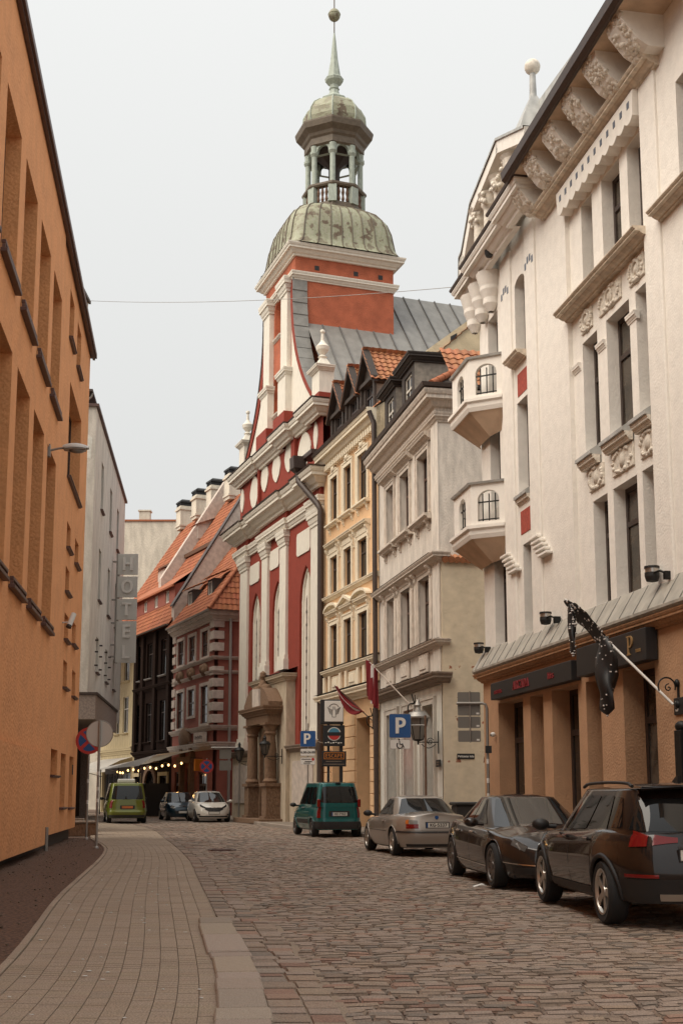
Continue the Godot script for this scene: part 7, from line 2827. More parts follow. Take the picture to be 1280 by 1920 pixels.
func floodlight(at: Vector3, turn: float, label: String, hang: bool) -> void:
	var o := thing("floodlight", label, "floodlight", at, turn, "floodlights on the corner building")
	var s := -1.0 if hang else 1.0
	var b := MB.new()
	b.tube([Vector3(0.34, -0.06 * s, -0.2), Vector3(0.32, 0.03 * s, 0.0), Vector3(0.0, 0.03 * s, 0.02)], 0.02, 6)
	b.box(0.3, -0.12, -0.2, 0.38, 0.02, -0.06)
	obj(o, "arm", b, M.iron)
	var h := MB.new()
	h.lathe([Vector2(0.0, -0.12), Vector2(0.10, -0.10), Vector2(0.125, -0.02), Vector2(0.125, 0.05)], 16)
	obj(o, "housing", h, M.black)
	var g := MB.new()
	g.lathe([Vector2(0.118, 0.05), Vector2(0.118, 0.13)], 16)
	obj(o, "reflector", g, M.alloy)
	var r := MB.new()
	r.lathe([Vector2(0.13, 0.12), Vector2(0.13, 0.16), Vector2(0.1, 0.165), Vector2(0.0, 0.165)], 16)
	obj(o, "rim", r, M.black)

func shop_signs(y: Node3D) -> void:
	# three boards hung one under another on two black uprights, facing down the street
	var at := y.transform * Vector3(5.05, 0.12, 1.05)
	var o := thing("wings_sign_box", "white light box with a winged emblem, topmost of the hanging shop signs", "sign", at, 0.06, "hanging shop signs")
	var bx := MB.new()
	bx.bbox(-0.52, 4.02, -0.5, 0.4, 5.0, 0.0, 0.02)
	obj(o, "box", bx, M.black)
	var fc := MB.new()
	fc.bbox(-0.36, 4.12, -0.01, 0.38, 4.94, 0.02, 0.008)
	obj(o, "face", fc, M.sign_white)
	var em := MB.new()
	for s in [-1, 1]:
		for k in 5:
			var p := []
			for i in 6:
				var f := i / 5.0
				p.append(Vector3(0.01 + s * (0.08 + 0.18 * f - 0.02 * k * f), 4.60 - 0.045 * k + 0.10 * f * f - 0.012 * k * f, 0.024))
			em.tube(p, 0.009, 4)
	var arch := []
	for i in 15:
		var a := PI * 0.12 + PI * 0.76 * i / 14.0
		arch.append(Vector3(0.01 + 0.20 * cos(a), 4.62 + 0.20 * sin(a), 0.024))
	em.tube(arch, 0.012, 4)
	em.tube([Vector3(-0.06, 4.3, 0.024), Vector3(-0.06, 4.56, 0.024), Vector3(-0.02, 4.6, 0.024), Vector3(-0.02, 4.7, 0.024), Vector3(0.04, 4.7, 0.024), Vector3(0.04, 4.6, 0.024), Vector3(0.08, 4.56, 0.024), Vector3(0.08, 4.3, 0.024), Vector3(-0.06, 4.3, 0.024)], 0.009, 4)
	obj(o, "emblem", em, M.sign_black)
	var pp := MB.new()
	for x in [-0.2, 0.32]:
		pp.box(x - 0.05, 0.0, -0.16, x + 0.05, 4.05, -0.06)
	obj(o, "upright", pp, M.black)
	var o2 := thing("round_logo_board", "black board with a round blue and red logo under the winged box", "sign", at + Vector3(0, 0, 0), 0.06, "hanging shop signs")
	var b2 := MB.new()
	b2.bbox(-0.42, 3.15, -0.05, 0.44, 3.98, 0.0, 0.01)
	obj(o2, "board", b2, M.sign_black)
	var lg := obj(o2, "ring", round_disc(0.27, 0.0, 0.012), M.sign_grey)
	lg.position = Vector3(0.02, 3.63, 0)
	for q in [[0.0, PI, M.sign_blue2], [PI, TAU, M.sign_red]]:
		var hf := MB.new()
		var pts := PackedVector2Array()
		for i in 13:
			var a: float = lerpf(q[0], q[1], i / 12.0)
			pts.append(Vector2(0.02 + 0.235 * cos(a), 3.63 + 0.235 * sin(a)))
		hf.prism(pts, 0.012, 0.018)
		obj(o2, "field", hf, q[2])
	var bar := MB.new()
	bar.box(-0.25, 3.56, 0.016, 0.29, 3.7, 0.024)
	obj(o2, "bar", bar, M.sign_black)
	var tx := MB.new()
	for k in 7: # blurred script under the ring
		tx.ball(Vector3(-0.3 + k * 0.1, 3.28 + 0.015 * sin(k * 2.1), 0.004), Vector3(0.045, 0.022 + 0.012 * (k % 2), 0.008), 8, 4)
	obj(o2, "script", tx, M.sign_grey)
	var o3 := thing("escape_board", "black board reading ESCAPE in orange, lowest hanging shop sign", "sign", at, 0.06, "hanging shop signs")
	var b3 := MB.new()
	b3.bbox(-0.46, 2.35, -0.05, 0.5, 2.95, 0.0, 0.01)
	obj(o3, "board", b3, M.sign_black)
	var fm := MB.new()
	for q in [[-0.38, 2.88, 0.42, 2.9], [-0.38, 2.64, 0.42, 2.66], [-0.38, 2.66, -0.36, 2.88], [0.40, 2.66, 0.42, 2.88]]:
		fm.box(q[0], q[1], 0, q[2], q[3], 0.012)
	obj(o3, "frame", fm, M.sign_orange)
	text(o3, "lettering", "ESCAPE", 0.14, 0.012, M.sign_orange, Vector3(0.02, 2.77, 0.008), 0.0, "Droid Sans Mono", true)
	var ln := MB.new()
	for q in [[-0.3, 2.54, 0.32], [-0.4, 2.43, 0.44]]:
		ln.box(q[0], q[1], 0, q[2], q[1] + 0.025, 0.008)
	obj(o3, "print", ln, M.brown_band)

# A motor car as a lofted shell. Own axes: x forward, y up, z to its right; the middle of the wheelbase stands at the node's place.
class Car:
	var o: Node3D
	var k: Dictionary
	var N := 5.0
	func interp(pts: Array, x: float) -> float:
		if x <= pts[0][0]: return pts[0][1]
		for i in pts.size() - 1:
			if x <= pts[i + 1][0]:
				var f: float = (x - pts[i][0]) / (pts[i + 1][0] - pts[i][0])
				f = f * f * (3 - 2 * f) * 0.5 + f * 0.5
				return lerpf(pts[i][1], pts[i + 1][1], f)
		return pts[-1][1]
	func bulge(t: float) -> float:
		return interp([[0.0, 0.91], [0.1, 0.95], [0.42, 0.995], [0.62, 1.0], [0.82, 0.975], [0.95, 0.93], [1.0, 0.89]], t)
	func shoulder(x: float) -> float:
		return interp(k.shoulder, x)
	func tuck(y: float, front: bool) -> float: # how far the nose or tail draws in at the height y
		var low := maxf(0.0, (0.38 - y) / 0.3)
		var p: Array = k.nose if front else k.tail
		return 0.10 * low * low + interp(p, y)
	func at(th: float, y: float, off := 0.0) -> Vector3: # point of the lower shell, th 0 front, PI/2 side, PI back
		var c := cos(th)
		var s := absf(sin(th))
		var n := lerpf(k.nrear, k.nfront, c * 0.5 + 0.5)
		var a := signf(c) * pow(absf(c), 2.0 / n)
		var wp := pow(s, 2.0 / n)
		var x: float = a * k.len / 2 + k.shift
		var ys := shoulder(x)
		var t := clampf((y - k.sill) / (ys - k.sill), 0.0, 1.0)
		var e := pow(absf(a), 5.0)
		var xx := x - signf(a) * e * tuck(y, a > 0)
		return Vector3(xx + signf(a) * e * off, y, (wp * k.width / 2 * bulge(t)) + off * wp)
	func side_th(x: float) -> float:
		var a := clampf((x - k.shift) / (k.len / 2), -1, 1)
		var n := lerpf(k.nrear, k.nfront, a * 0.5 + 0.5)
		return acos(signf(a) * pow(absf(a), n / 2))
	func end_th(b: float, front: bool) -> float: # from a lateral share 0..1
		var n: float = k.nfront if front else k.nrear
		var th := asin(pow(clampf(b, 0, 1), n / 2))
		return th if front else PI - th
	func flip(p: Vector3, s: float) -> Vector3:
		return Vector3(p.x, p.y, p.z * s)
	func shell() -> MB:
		var mb := MB.new()
		var ths := []
		for i in 61:
			ths.append(PI * i / 60)
		for b in [0.03, 0.15, 0.3, 0.45, 0.6, 0.72, 0.82]:
			ths.append(end_th(b, true))
			ths.append(end_th(b, false))
		for wx in [k.wb / 2, -k.wb / 2]:
			for i in 17:
				ths.append(side_th(wx + k.arch * cos(PI * i / 16)))
		ths.sort()
		for s in [1.0, -1.0]:
			var rows := []
			for th in ths:
				var c := cos(th)
				var n := lerpf(k.nrear, k.nfront, c * 0.5 + 0.5)
				var x: float = signf(c) * pow(absf(c), 2.0 / n) * k.len / 2 + k.shift
				var yb: float = k.sill
				for wx in [k.wb / 2, -k.wb / 2]:
					var d: float = absf(x - wx)
					if d < k.arch and absf(sin(th)) > 0.02:
						yb = maxf(yb, k.wr + sqrt(k.arch * k.arch - d * d))
				var ys := shoulder(x)
				var row := []
				for t in [0.0, 0.06, 0.14, 0.26, 0.4, 0.52, 0.64, 0.76, 0.86, 0.93, 0.97, 1.0]:
					row.append(flip(at(th, lerpf(yb, ys, t)), s))
				var e: Vector3 = row[-1]
				var cr: float = interp(k.crown, x)
				for f in [0.93, 0.82, 0.66, 0.45, 0.22, 0.0]:
					row.append(Vector3(e.x, ys + cr * (1.0 - f * f), e.z * f))
				rows.append(row)
			mb.sheet(rows, s < 0)
		return mb
	func g(a: float, b: float, t: float) -> Vector3: # glasshouse point from shares along (a) and across (b) and height t
		var x0: float = lerpf(k.g0[0], k.g1[0], pow(t, k.get("rearpow", 1.0)))
		var x1: float = lerpf(k.g0[1], k.g1[1], pow(t, 0.94))
		var w: float = lerpf(k.g0[2], k.g1[2], pow(t, 1.12))
		var y: float = lerpf(k.g0[3], k.g1[3], t)
		return Vector3((x0 + x1) / 2 + a * (x1 - x0) / 2, y, b * w)
	func gs(th: float, t: float) -> Vector3:
		var n: float = k.get("gn", 5.5)
		return g(signf(cos(th)) * pow(absf(cos(th)), 2.0 / n), pow(absf(sin(th)), 2.0 / n), t)
	func house() -> MB:
		var mb := MB.new()
		for s in [1.0, -1.0]:
			var rows := []
			for i in 49:
				var th := PI * i / 48
				var row := []
				for t in [0.0, 0.15, 0.3, 0.45, 0.6, 0.75, 0.88, 0.96, 1.0]:
					row.append(flip(gs(th, t), s))
				var e: Vector3 = row[-1]
				var mid: float = (k.g1[0] + k.g1[1]) / 2
				for f in [0.95, 0.85, 0.65, 0.35, 0.0]:
					row.append(Vector3(lerpf(mid, e.x, lerpf(f, 1.0, 0.0)), e.y + k.roof_crown * (1.0 - f * f), e.z * f))
				rows.append(row)
			mb.sheet(rows, s < 0)
		return mb
	func gnorm(th: float, t: float) -> Vector3:
		var a := gs(th + 0.01, t) - gs(th - 0.01, t)
		var b := gs(th, minf(t + 0.02, 1.0)) - gs(th, maxf(t - 0.02, 0.0))
		var n := a.cross(b).normalized()
		return n if n.dot(gs(th, t) - Vector3((k.g0[0] + k.g0[1]) / 2, k.g0[3], 0)) > 0 else -n
	func ga(a: float) -> float: # angle of a share along the side
		return acos(signf(a) * pow(absf(a), k.get("gn", 5.5) / 2))
	func gb(b: float, front: bool) -> float:
		var th := asin(pow(absf(b), k.get("gn", 5.5) / 2))
		return th if front else PI - th
	func side_glass(q: Array, s: float, off := 0.008) -> MB: # [a at foot rear, a at foot front, a at top rear, a at top front, t foot, t top]
		var mb := MB.new()
		var rows := []
		for i in 9:
			var f := i / 8.0
			var row := []
			for j in 11:
				var u := j / 10.0
				var r := 0.03 * (pow(absf(2 * u - 1), 8))
				var t := lerpf(q[4] + r, q[5] - r, f)
				var a := lerpf(lerpf(q[0], q[2], f), lerpf(q[1], q[3], f), u)
				var th := ga(a)
				row.append(flip(gs(th, t) + gnorm(th, t) * off, s))
			rows.append(row)
		mb.sheet(rows, s > 0)
		return mb
	func end_glass(front: bool, b0: float, b1: float, t0: float, t1: float, off := 0.008) -> MB: # across the screen; b0 at foot, b1 at top
		var mb := MB.new()
		var rows := []
		for i in 9:
			var f := i / 8.0
			var row := []
			for j in 21:
				var u := j / 10.0 - 1.0
				var b := lerpf(b0, b1, f) * u
				var t := lerpf(t0, t1, f) + (0.04 if f < 0.01 else (-0.04 if f > 0.99 else 0.0)) * pow(absf(u), 10)
				var th := gb(b, front)
				row.append(flip(gs(th, t) + gnorm(th, t) * off, 1.0 if u > 0 else -1.0))
			rows.append(row)
		mb.sheet(rows, not front)
		return mb
	func patch(th0: float, th1: float, y0: Array, y1: Array, s: float, off := 0.006, cols := 10) -> MB: # a panel on the lower shell; y0, y1 are [at th0, at th1]
		var mb := MB.new()
		var rows := []
		for i in 6:
			var row := []
			for j in cols + 1:
				var u := float(j) / cols
				var y := lerpf(lerpf(y0[0], y0[1], u), lerpf(y1[0], y1[1], u), i / 5.0)
				row.append(flip(at(lerpf(th0, th1, u), y, off), s))
			rows.append(row)
		var back := []
		mb.sheet(rows, (th1 > th0) == (s > 0))
		for e in [0, 5]: # rim of the panel
			for j in cols:
				var a: Vector3 = rows[e][j]
				var b: Vector3 = rows[e][j + 1]
				var u0 := float(j) / cols
				var u1 := float(j + 1) / cols
				mb.quad(a, b, flip(at(lerpf(th0, th1, u1), b.y, -0.01), s), flip(at(lerpf(th0, th1, u0), a.y, -0.01), s))
		return mb

func wheel_mesh(r: float, rim: float, w: float, spokes: int, m: Material, twin: bool) -> Array:
	var key := "wheel%.3f_%.3f_%d_%d" % [r, rim, spokes, m.get_instance_id()]
	if cache.has(key):
		return cache[key]
	var t := MB.new()
	t.t = Transform3D(Basis(Vector3.RIGHT, PI / 2), Vector3.ZERO)
	t.lathe([Vector2(rim, -w / 2), Vector2(r - 0.03, -w / 2 - 0.008), Vector2(r - 0.006, -w / 2 + 0.02), Vector2(r, -w / 2 + 0.045), Vector2(r, w / 2 - 0.045), Vector2(r - 0.006, w / 2 - 0.02), Vector2(r - 0.03, w / 2 + 0.008), Vector2(rim, w / 2)], 36)
	var d := MB.new()
	d.t = t.t
	d.lathe([Vector2(rim, -w / 2 + 0.03), Vector2(0.0, -w / 2 + 0.03)], 24)
	d.lathe([Vector2(0.0, w / 2 - 0.08), Vector2(rim - 0.01, w / 2 - 0.08)], 24)
	var a := MB.new()
	a.t = t.t
	a.lathe([Vector2(rim - 0.035, w / 2 - 0.03), Vector2(rim - 0.02, w / 2 + 0.0), Vector2(rim + 0.004, w / 2 + 0.004), Vector2(rim + 0.004, w / 2 - 0.02)], 36)
	a.lathe([Vector2(0.075, w / 2 - 0.045), Vector2(0.065, w / 2 - 0.015), Vector2(0.03, w / 2 - 0.008), Vector2(0.0, w / 2 - 0.008)], 16)
	for k in spokes:
		for e in ([-1.0, 1.0] if twin else [0.0]):
			var sp := MB.new()
			a.t = Transform3D(Basis(Vector3.BACK, TAU * k / spokes + e * 0.13), Vector3.ZERO)
			var z1 := w / 2 - 0.012
			var h0 := 0.030 if twin else 0.042
			var h1 := 0.018 if twin else 0.030
			var p := [Vector3(0.04, -h0, z1 - 0.012), Vector3(0.04, h0, z1 - 0.012), Vector3(rim - 0.015, h1, z1), Vector3(rim - 0.015, -h1, z1)]
			a.quad(p[0], p[3], p[2], p[1])
			for i in 4:
				var q: Vector3 = p[i]
				var q2: Vector3 = p[(i + 1) % 4]
				a.quad(q, q2, q2 - Vector3(0, 0, 0.05), q - Vector3(0, 0, 0.05))
	cache[key] = [t.mesh(M.tyre), a.mesh(m), d.mesh(M.plastic)]
	return cache[key]

func car(called: String, label: String, category: String, at: Vector2, heading: float, k: Dictionary) -> Car:
	# heading: direction the nose points, measured from straight away to the left
	var c := Car.new()
	k.merge({"shift": 0.0, "nfront": 4.6, "nrear": 5.5, "sill": 0.20, "arch": k.wr + 0.045, "roof_crown": 0.05, "spokes": 5, "twin": true, "rimm": M.alloy}, false)
	c.k = k
	c.o = thing(called, label, category, Vector3(at.x, 0.018, -at.y), PI / 2 + deg_to_rad(heading), "vehicles in the street")
	var o := c.o
	obj(o, "body", c.shell(), k.paint)
	var hs := obj(o, "cabin", c.house(), k.paint)
	hs.name = "cabin"
	var und := MB.new()
	und.box(-k.len / 2 + 0.35 + k.shift, k.sill - 0.02, -k.width / 2 + 0.22, k.len / 2 - 0.35 + k.shift, k.sill + 0.45, k.width / 2 - 0.22)
	und.box(-k.wb / 2 + k.arch + 0.05, k.sill - 0.03, -k.width / 2 + 0.12, k.wb / 2 - k.arch - 0.05, k.sill + 0.04, k.width / 2 - 0.12)
	obj(o, "underbody", und, M.plastic)
	for wx in [k.wb / 2, -k.wb / 2]:
		for s in [-1, 1]:
			var w := group_node(o, "wheel", Vector3(wx, k.wr, s * (k.width / 2 - 0.125)))
			if s < 0:
				w.rotation.y = PI
			var wm := wheel_mesh(k.wr, k.rim, 0.21, k.spokes, k.rimm, k.twin)
			shared(w, "tyre", wm[0])
			shared(w, "rim", wm[1])
			shared(w, "hub_well", wm[2])
			# arch lip
			var lip := MB.new()
			var pts := []
			for i in 19:
				var a := -0.12 + (PI + 0.24) * i / 18
				var x: float = wx + k.arch * cos(a)
				var y: float = k.wr + k.arch * sin(a)
				if y > k.sill:
					pts.append(c.flip(c.at(c.side_th(x), y, 0.002), s))
			lip.tube(pts, 0.012 if not k.has("cladding") else 0.03, 5)
			obj(o, "arch_lip", lip, k.get("cladding", k.paint))
	var ws := obj(o, "windscreen", c.end_glass(true, 0.90, 0.86, k.get("ws", [0.08, 0.95])[0], k.get("ws", [0.08, 0.95])[1]), M.car_glass)
	obj(o, "rear_window", c.end_glass(false, k.get("rw_b", [0.84, 0.80])[0], k.get("rw_b", [0.84, 0.80])[1], k.rw[0], k.rw[1]), M.car_glass)
	for q in k.glass:
		for s in [-1.0, 1.0]:
			obj(o, "side_window", c.side_glass(q, s), M.car_glass)
	# shut lines of the doors, handles
	for x in k.seams:
		for s in [-1.0, 1.0]:
			var th: float = c.side_th(x)
			var th2: float = c.side_th(x + 0.012)
			obj(o, "door_seam", c.patch(th, th2, [k.sill + 0.08, k.sill + 0.08], [c.shoulder(x) - 0.02, c.shoulder(x) - 0.02], s, 0.002, 1), M.plastic)
	for x in k.handles:
		for s in [-1.0, 1.0]:
			var hm := MB.new()
			var p := c.flip(c.at(c.side_th(x), k.handle_y, 0.02), s)
			hm.bbox(p.x - 0.1, p.y - 0.017, p.z - 0.02, p.x + 0.1, p.y + 0.017, p.z + 0.018, 0.012)
			obj(o, "door_handle", hm, k.get("handle", k.paint))
	# mirrors
	for s in [-1.0, 1.0]:
		var mm := MB.new()
		var p := Vector3(k.mirror[0], k.mirror[1], s * (k.width / 2 - 0.03))
		mm.ball(p + Vector3(0, 0, s * 0.14), Vector3(0.075, 0.075, 0.115), 12, 8)
		mm.tube([p + Vector3(0, -0.03, -s * 0.06), p + Vector3(0, -0.02, s * 0.08)], 0.03, 6)
		obj(o, "mirror", mm, k.get("mirror_mat", k.paint))
	return c

func plate(c: Car, words_: String, front: bool, y: float, sink := 0.0, m: Material = null) -> void:
	var x := c.at(0.0 if front else PI, y).x
	var s := 1.0 if front else -1.0
	var o := group_node(c.o, "number_plate", Vector3(x + s * (0.012 - sink), y, 0))
	o.rotation.y = s * PI / 2
	var p := MB.new()
	p.bbox(-0.26, -0.057, -0.01, 0.26, 0.057, 0.008, 0.004)
	obj(o, "panel", p, m if m else M.plate)
	var f := MB.new()
	for e in [[-0.275, 0.057, 0.275, 0.07], [-0.275, -0.07, 0.275, -0.057], [-0.275, -0.057, -0.26, 0.057], [0.26, -0.057, 0.275, 0.057]]:
		f.box(e[0], e[1], -0.012, e[2], e[3], 0.012)
	obj(o, "holder", f, M.plastic)
	if words_:
		var b := MB.new()
		b.box(-0.258, -0.055, 0.006, -0.22, 0.055, 0.0095)
		obj(o, "blue_band", b, M.sign_blue)
		text(o, "lettering", words_, 0.075, 0.004, M.sign_black, Vector3(0.02, 0.0, 0.009), 0.0, "Droid Sans", true)

func ends(c: Car, called: String, m: Material, front: bool, b0: float, b1: float, y0: Array, y1: Array, off := 0.008) -> void: # a lamp or panel mirrored on both halves of an end, b from the middle outwards (over 1 wraps on to the side, in metres past the corner)
	var ta: float = c.end_th(minf(b0, 1.0), front)
	var tb: float = c.end_th(b1, front) if b1 <= 1.0 else c.side_th((c.k.len / 2 - (b1 - 1.0)) * (1.0 if front else -1.0) + c.k.shift)
	for s in [-1.0, 1.0]:
		obj(c.o, called, c.patch(ta, tb, y0, y1, s, off, 14), m)

func across(c: Car, called: String, m: Material, front: bool, b: float, y0: float, y1: float, off := 0.006) -> void: # a panel over the middle of an end
	var mb := MB.new()
	for s in [-1.0, 1.0]:
		var q := c.patch(c.end_th(0.001, front), c.end_th(b, front), [y0, y0], [y1, y1], s, off, 12)
		mb.v.append_array(q.v); mb.n.append_array(q.n); mb.uv.append_array(q.uv); mb.c.append_array(q.c)
	obj(c.o, called, mb, m)

func side_strip(c: Car, called: String, m: Material, x0: float, x1: float, y0: Array, y1: Array, off := 0.008) -> void:
	for s in [-1.0, 1.0]:
		var mb := MB.new()
		var rows := []
		for i in 3:
			var row := []
			for j in 17:
				var u := j / 16.0
				row.append(c.flip(c.at(c.side_th(lerpf(x0, x1, u)), lerpf(lerpf(y0[0], y0[1], u), lerpf(y1[0], y1[1], u), i / 2.0), off), s))
			rows.append(row)
		mb.sheet(rows, s > 0)
		obj(c.o, called, mb, m)

func vehicles() -> void:
	# near brown SUV, tail to the camera
	var c := car("brown_suv", "dark brown SUV, nearest parked car, seen from behind", "car", Vector2(3.62, 15.25), 4.5, {"paint": paint(lin(0.012, 0.0065, 0.005), 0.1), "len": 4.46, "width": 1.80, "wb": 2.76, "wr": 0.345, "rim": 0.245, "sill": 0.27, "shift": 0.03, "nrear": 4.6, "nfront": 4.2,
		"shoulder": [[-2.2, 0.98], [-1.2, 1.02], [0.0, 0.96], [1.0, 0.93], [1.7, 0.90], [2.25, 0.74]], "crown": [[-2.2, 0.02], [0.6, 0.06], [1.5, 0.09], [2.2, 0.05]], "nose": [[0.5, 0.0], [0.9, 0.16]], "tail": [[0.3, 0.06], [0.55, 0.0], [0.72, 0.03], [1.02, 0.13]],
		"g0": [-2.02, 1.12, 0.80, 0.92], "g1": [-1.72, 0.38, 0.60, 1.46], "roof_crown": 0.06, "rw": [0.16, 0.80], "rw_b": [0.90, 0.84], "gn": 6.0, "rearpow": 1.5,
		"glass": [[0.02, 0.70, -0.02, 0.52, 0.13, 0.86], [-0.52, -0.02, -0.47, -0.06, 0.13, 0.86], [-0.80, -0.56, -0.72, -0.51, 0.22, 0.82]], "seams": [0.95, -0.05, -0.98], "handles": [0.18, -0.82], "handle_y": 0.90, "mirror": [0.82, 1.02], "mirror_mat": M.black, "cladding": M.plastic, "spokes": 5, "twin": true})
	ends(c, "tail_lamp", M.lamp_red, false, 0.66, 1.24, [0.86, 0.85], [0.97, 1.02], 0.012)
	ends(c, "tail_lamp", M.lamp_red, false, 0.30, 0.60, [0.90, 0.87], [0.95, 0.98], 0.010)
	ends(c, "reflector", M.lamp_red, false, 0.55, 0.86, [0.535, 0.535], [0.57, 0.57], 0.012)
	across(c, "rear_valance", M.plastic, false, 0.97, 0.275, 0.52, 0.006)
	ends(c, "bumper_side", M.plastic, false, 0.97, 1.62, [0.275, 0.275], [0.52, 0.40], 0.006)
	across(c, "silver_skid", M.alloy, false, 0.55, 0.30, 0.37, 0.02)
	across(c, "plate_recess", M.plastic, false, 0.30, 0.70, 0.86, 0.004)
	plate(c, "", false, 0.77)
	side_strip(c, "sill_trim", M.plastic, -0.9, 0.9, [0.275, 0.275], [0.37, 0.37], 0.01)
	var rr := MB.new()
	for s in [-1, 1]:
		var pts := []
		for i in 15:
			var f := i / 14.0
			pts.append(Vector3(lerpf(-1.62, 0.30, f), 1.485 + 0.05 * pow(sin(PI * f), 0.3), s * lerpf(0.57, 0.57, f)))
		rr.tube(pts, 0.02, 6)
	obj(c.o, "roof_rail", rr, M.black)
	var sp := MB.new()
	sp.t = Transform3D(Basis(), Vector3(-1.78, 1.46, 0))
	sp.sheet([[Vector3(0.25, 0.05, -0.55), Vector3(0.25, 0.075, 0), Vector3(0.25, 0.05, 0.55)], [Vector3(-0.12, 0.02, -0.56), Vector3(-0.16, 0.05, 0), Vector3(-0.12, 0.02, 0.56)], [Vector3(-0.11, -0.02, -0.56), Vector3(-0.14, 0.01, 0), Vector3(-0.11, -0.02, 0.56)], [Vector3(0.1, -0.04, -0.55), Vector3(0.1, -0.02, 0), Vector3(0.1, -0.04, 0.55)]])
	obj(c.o, "roof_spoiler", sp, c.k.paint)
	var fin := MB.new()
	fin.prism(PackedVector2Array([Vector2(-1.5, 1.52), Vector2(-1.3, 1.53), Vector2(-1.46, 1.6), Vector2(-1.52, 1.6)]), -0.02, 0.02, true)
	obj(c.o, "aerial", fin, M.black)
	side_strip(c, "indicator", M.lamp_clear, 1.02, 1.12, [0.80, 0.80], [0.83, 0.83], 0.008)
	# black saloon, nose to the camera
	c = car("black_saloon", "dark brown black four door coupe saloon facing the camera", "car", Vector2(3.0, 20.55), 187.0, {"paint": paint(lin(0.018, 0.012, 0.010), 0.2), "len": 4.94, "width": 1.88, "wb": 2.874, "wr": 0.335, "rim": 0.245, "sill": 0.19, "shift": -0.10, "nfront": 4.0, "nrear": 4.2,
		"shoulder": [[-2.5, 0.82], [-1.6, 0.95], [0.0, 0.89], [1.0, 0.85], [1.9, 0.76], [2.4, 0.58]], "crown": [[-2.3, 0.05], [0.0, 0.05], [1.0, 0.11], [2.2, 0.09], [2.4, 0.05]], "nose": [[0.3, 0.0], [0.62, 0.05], [0.85, 0.18]], "tail": [[0.4, 0.02], [0.7, 0.0], [0.95, 0.2]],
		"g0": [-2.0, 1.32, 0.82, 0.84], "g1": [-0.85, 0.10, 0.55, 1.35], "roof_crown": 0.055, "rw": [0.1, 0.9], "gn": 4.6,
		"glass": [[0.02, 0.66, 0.04, 0.50, 0.16, 0.92], [-0.56, -0.02, -0.34, 0.0, 0.2, 0.9]], "seams": [1.0, -0.02, -1.0], "handles": [0.14, -0.82], "handle_y": 0.80, "handle": M.chrome, "mirror": [0.72, 0.96], "spokes": 10, "twin": false, "rimm": M.alloy_dark})
	ends(c, "head_lamp", M.head_lamp, true, 0.66, 1.36, [0.565, 0.66], [0.645, 0.745], 0.006)
	ends(c, "head_lamp_strip", M.lamp_clear, true, 0.72, 1.28, [0.585, 0.675], [0.605, 0.695], 0.010)
	across(c, "grille", M.plastic, true, 0.46, 0.47, 0.67, 0.008)
	across(c, "grille_bar", M.chrome, true, 0.45, 0.56, 0.60, 0.02)
	across(c, "grille_frame", M.chrome, true, 0.48, 0.665, 0.685, 0.016)
	across(c, "lower_intake", M.plastic, true, 0.80, 0.24, 0.34, 0.006)
	ends(c, "running_light", M.chrome, true, 0.45, 0.93, [0.36, 0.40], [0.375, 0.415], 0.012)
	var st := MB.new()
	var star := []
	for i in 25:
		star.append(Vector3(c.at(0.0, 0.58).x + 0.03, 0.58 + 0.085 * sin(TAU * i / 24), 0.085 * cos(TAU * i / 24)))
	st.tube(star, 0.009, 5)
	for i in 3:
		var a := PI / 2 + TAU * i / 3
		st.tube([star[0] * Vector3(1, 0, 0) + Vector3(0, 0.58, 0), star[0] * Vector3(1, 0, 0) + Vector3(0, 0.58 + 0.085 * sin(a), 0.085 * cos(a))], 0.009, 5, 0.004)
	obj(c.o, "badge", st, M.chrome)
	side_strip(c, "sill_chrome", M.chrome, -1.0, 1.0, [0.335, 0.30], [0.35, 0.315], 0.012)
	plate(c, "", true, 0.40)
	# silver coupe, tail to the camera
	c = car("silver_coupe", "silver beige two door coupe seen from behind with plate KG-5337", "car", Vector2(1.74, 30.35), 11.0, {"paint": paint(lin(0.36, 0.325, 0.29), 0.55), "len": 4.49, "width": 1.757, "wb": 2.725, "wr": 0.315, "rim": 0.215, "sill": 0.20, "shift": -0.02, "nrear": 5.0,
		"shoulder": [[-2.2, 0.90], [-1.4, 0.92], [0.0, 0.86], [1.0, 0.83], [1.8, 0.76], [2.2, 0.60]], "crown": [[-2.2, 0.07], [-1.4, 0.08], [0.6, 0.06], [1.5, 0.1], [2.2, 0.06]], "nose": [[0.5, 0.0], [0.8, 0.14]], "tail": [[0.3, 0.05], [0.5, 0.0], [0.6, 0.03], [0.9, 0.12]],
		"g0": [-1.62, 0.98, 0.76, 0.86], "g1": [-0.78, 0.18, 0.56, 1.32], "roof_crown": 0.05, "rw": [0.13, 0.93], "rw_b": [0.92, 0.84],
		"glass": [[-0.06, 0.66, 0.0, 0.52, 0.12, 0.9], [-0.56, -0.12, -0.34, -0.06, 0.14, 0.88]], "seams": [0.78, -0.62], "handles": [-0.46], "handle_y": 0.77, "mirror": [0.62, 0.93], "mirror_mat": M.black, "spokes": 7, "twin": false})
	ends(c, "tail_lamp", M.lamp_red, false, 0.50, 1.16, [0.63, 0.62], [0.72, 0.72], 0.010)
	ends(c, "tail_lamp_upper", M.lamp_orange, false, 0.74, 1.18, [0.725, 0.725], [0.82, 0.81], 0.010)
	ends(c, "reversing_lamp", M.lamp_clear, false, 0.52, 0.72, [0.725, 0.725], [0.80, 0.82], 0.009)
	across(c, "bumper_strip", M.plastic, false, 0.93, 0.525, 0.565, 0.01)
	ends(c, "bumper_strip_side", M.plastic, false, 0.93, 1.6, [0.525, 0.52], [0.565, 0.56], 0.01)
	across(c, "rear_valance", M.plastic, false, 0.82, 0.215, 0.28, 0.004)
	across(c, "boot_seam", M.plastic, false, 0.84, 0.585, 0.592, 0.003)
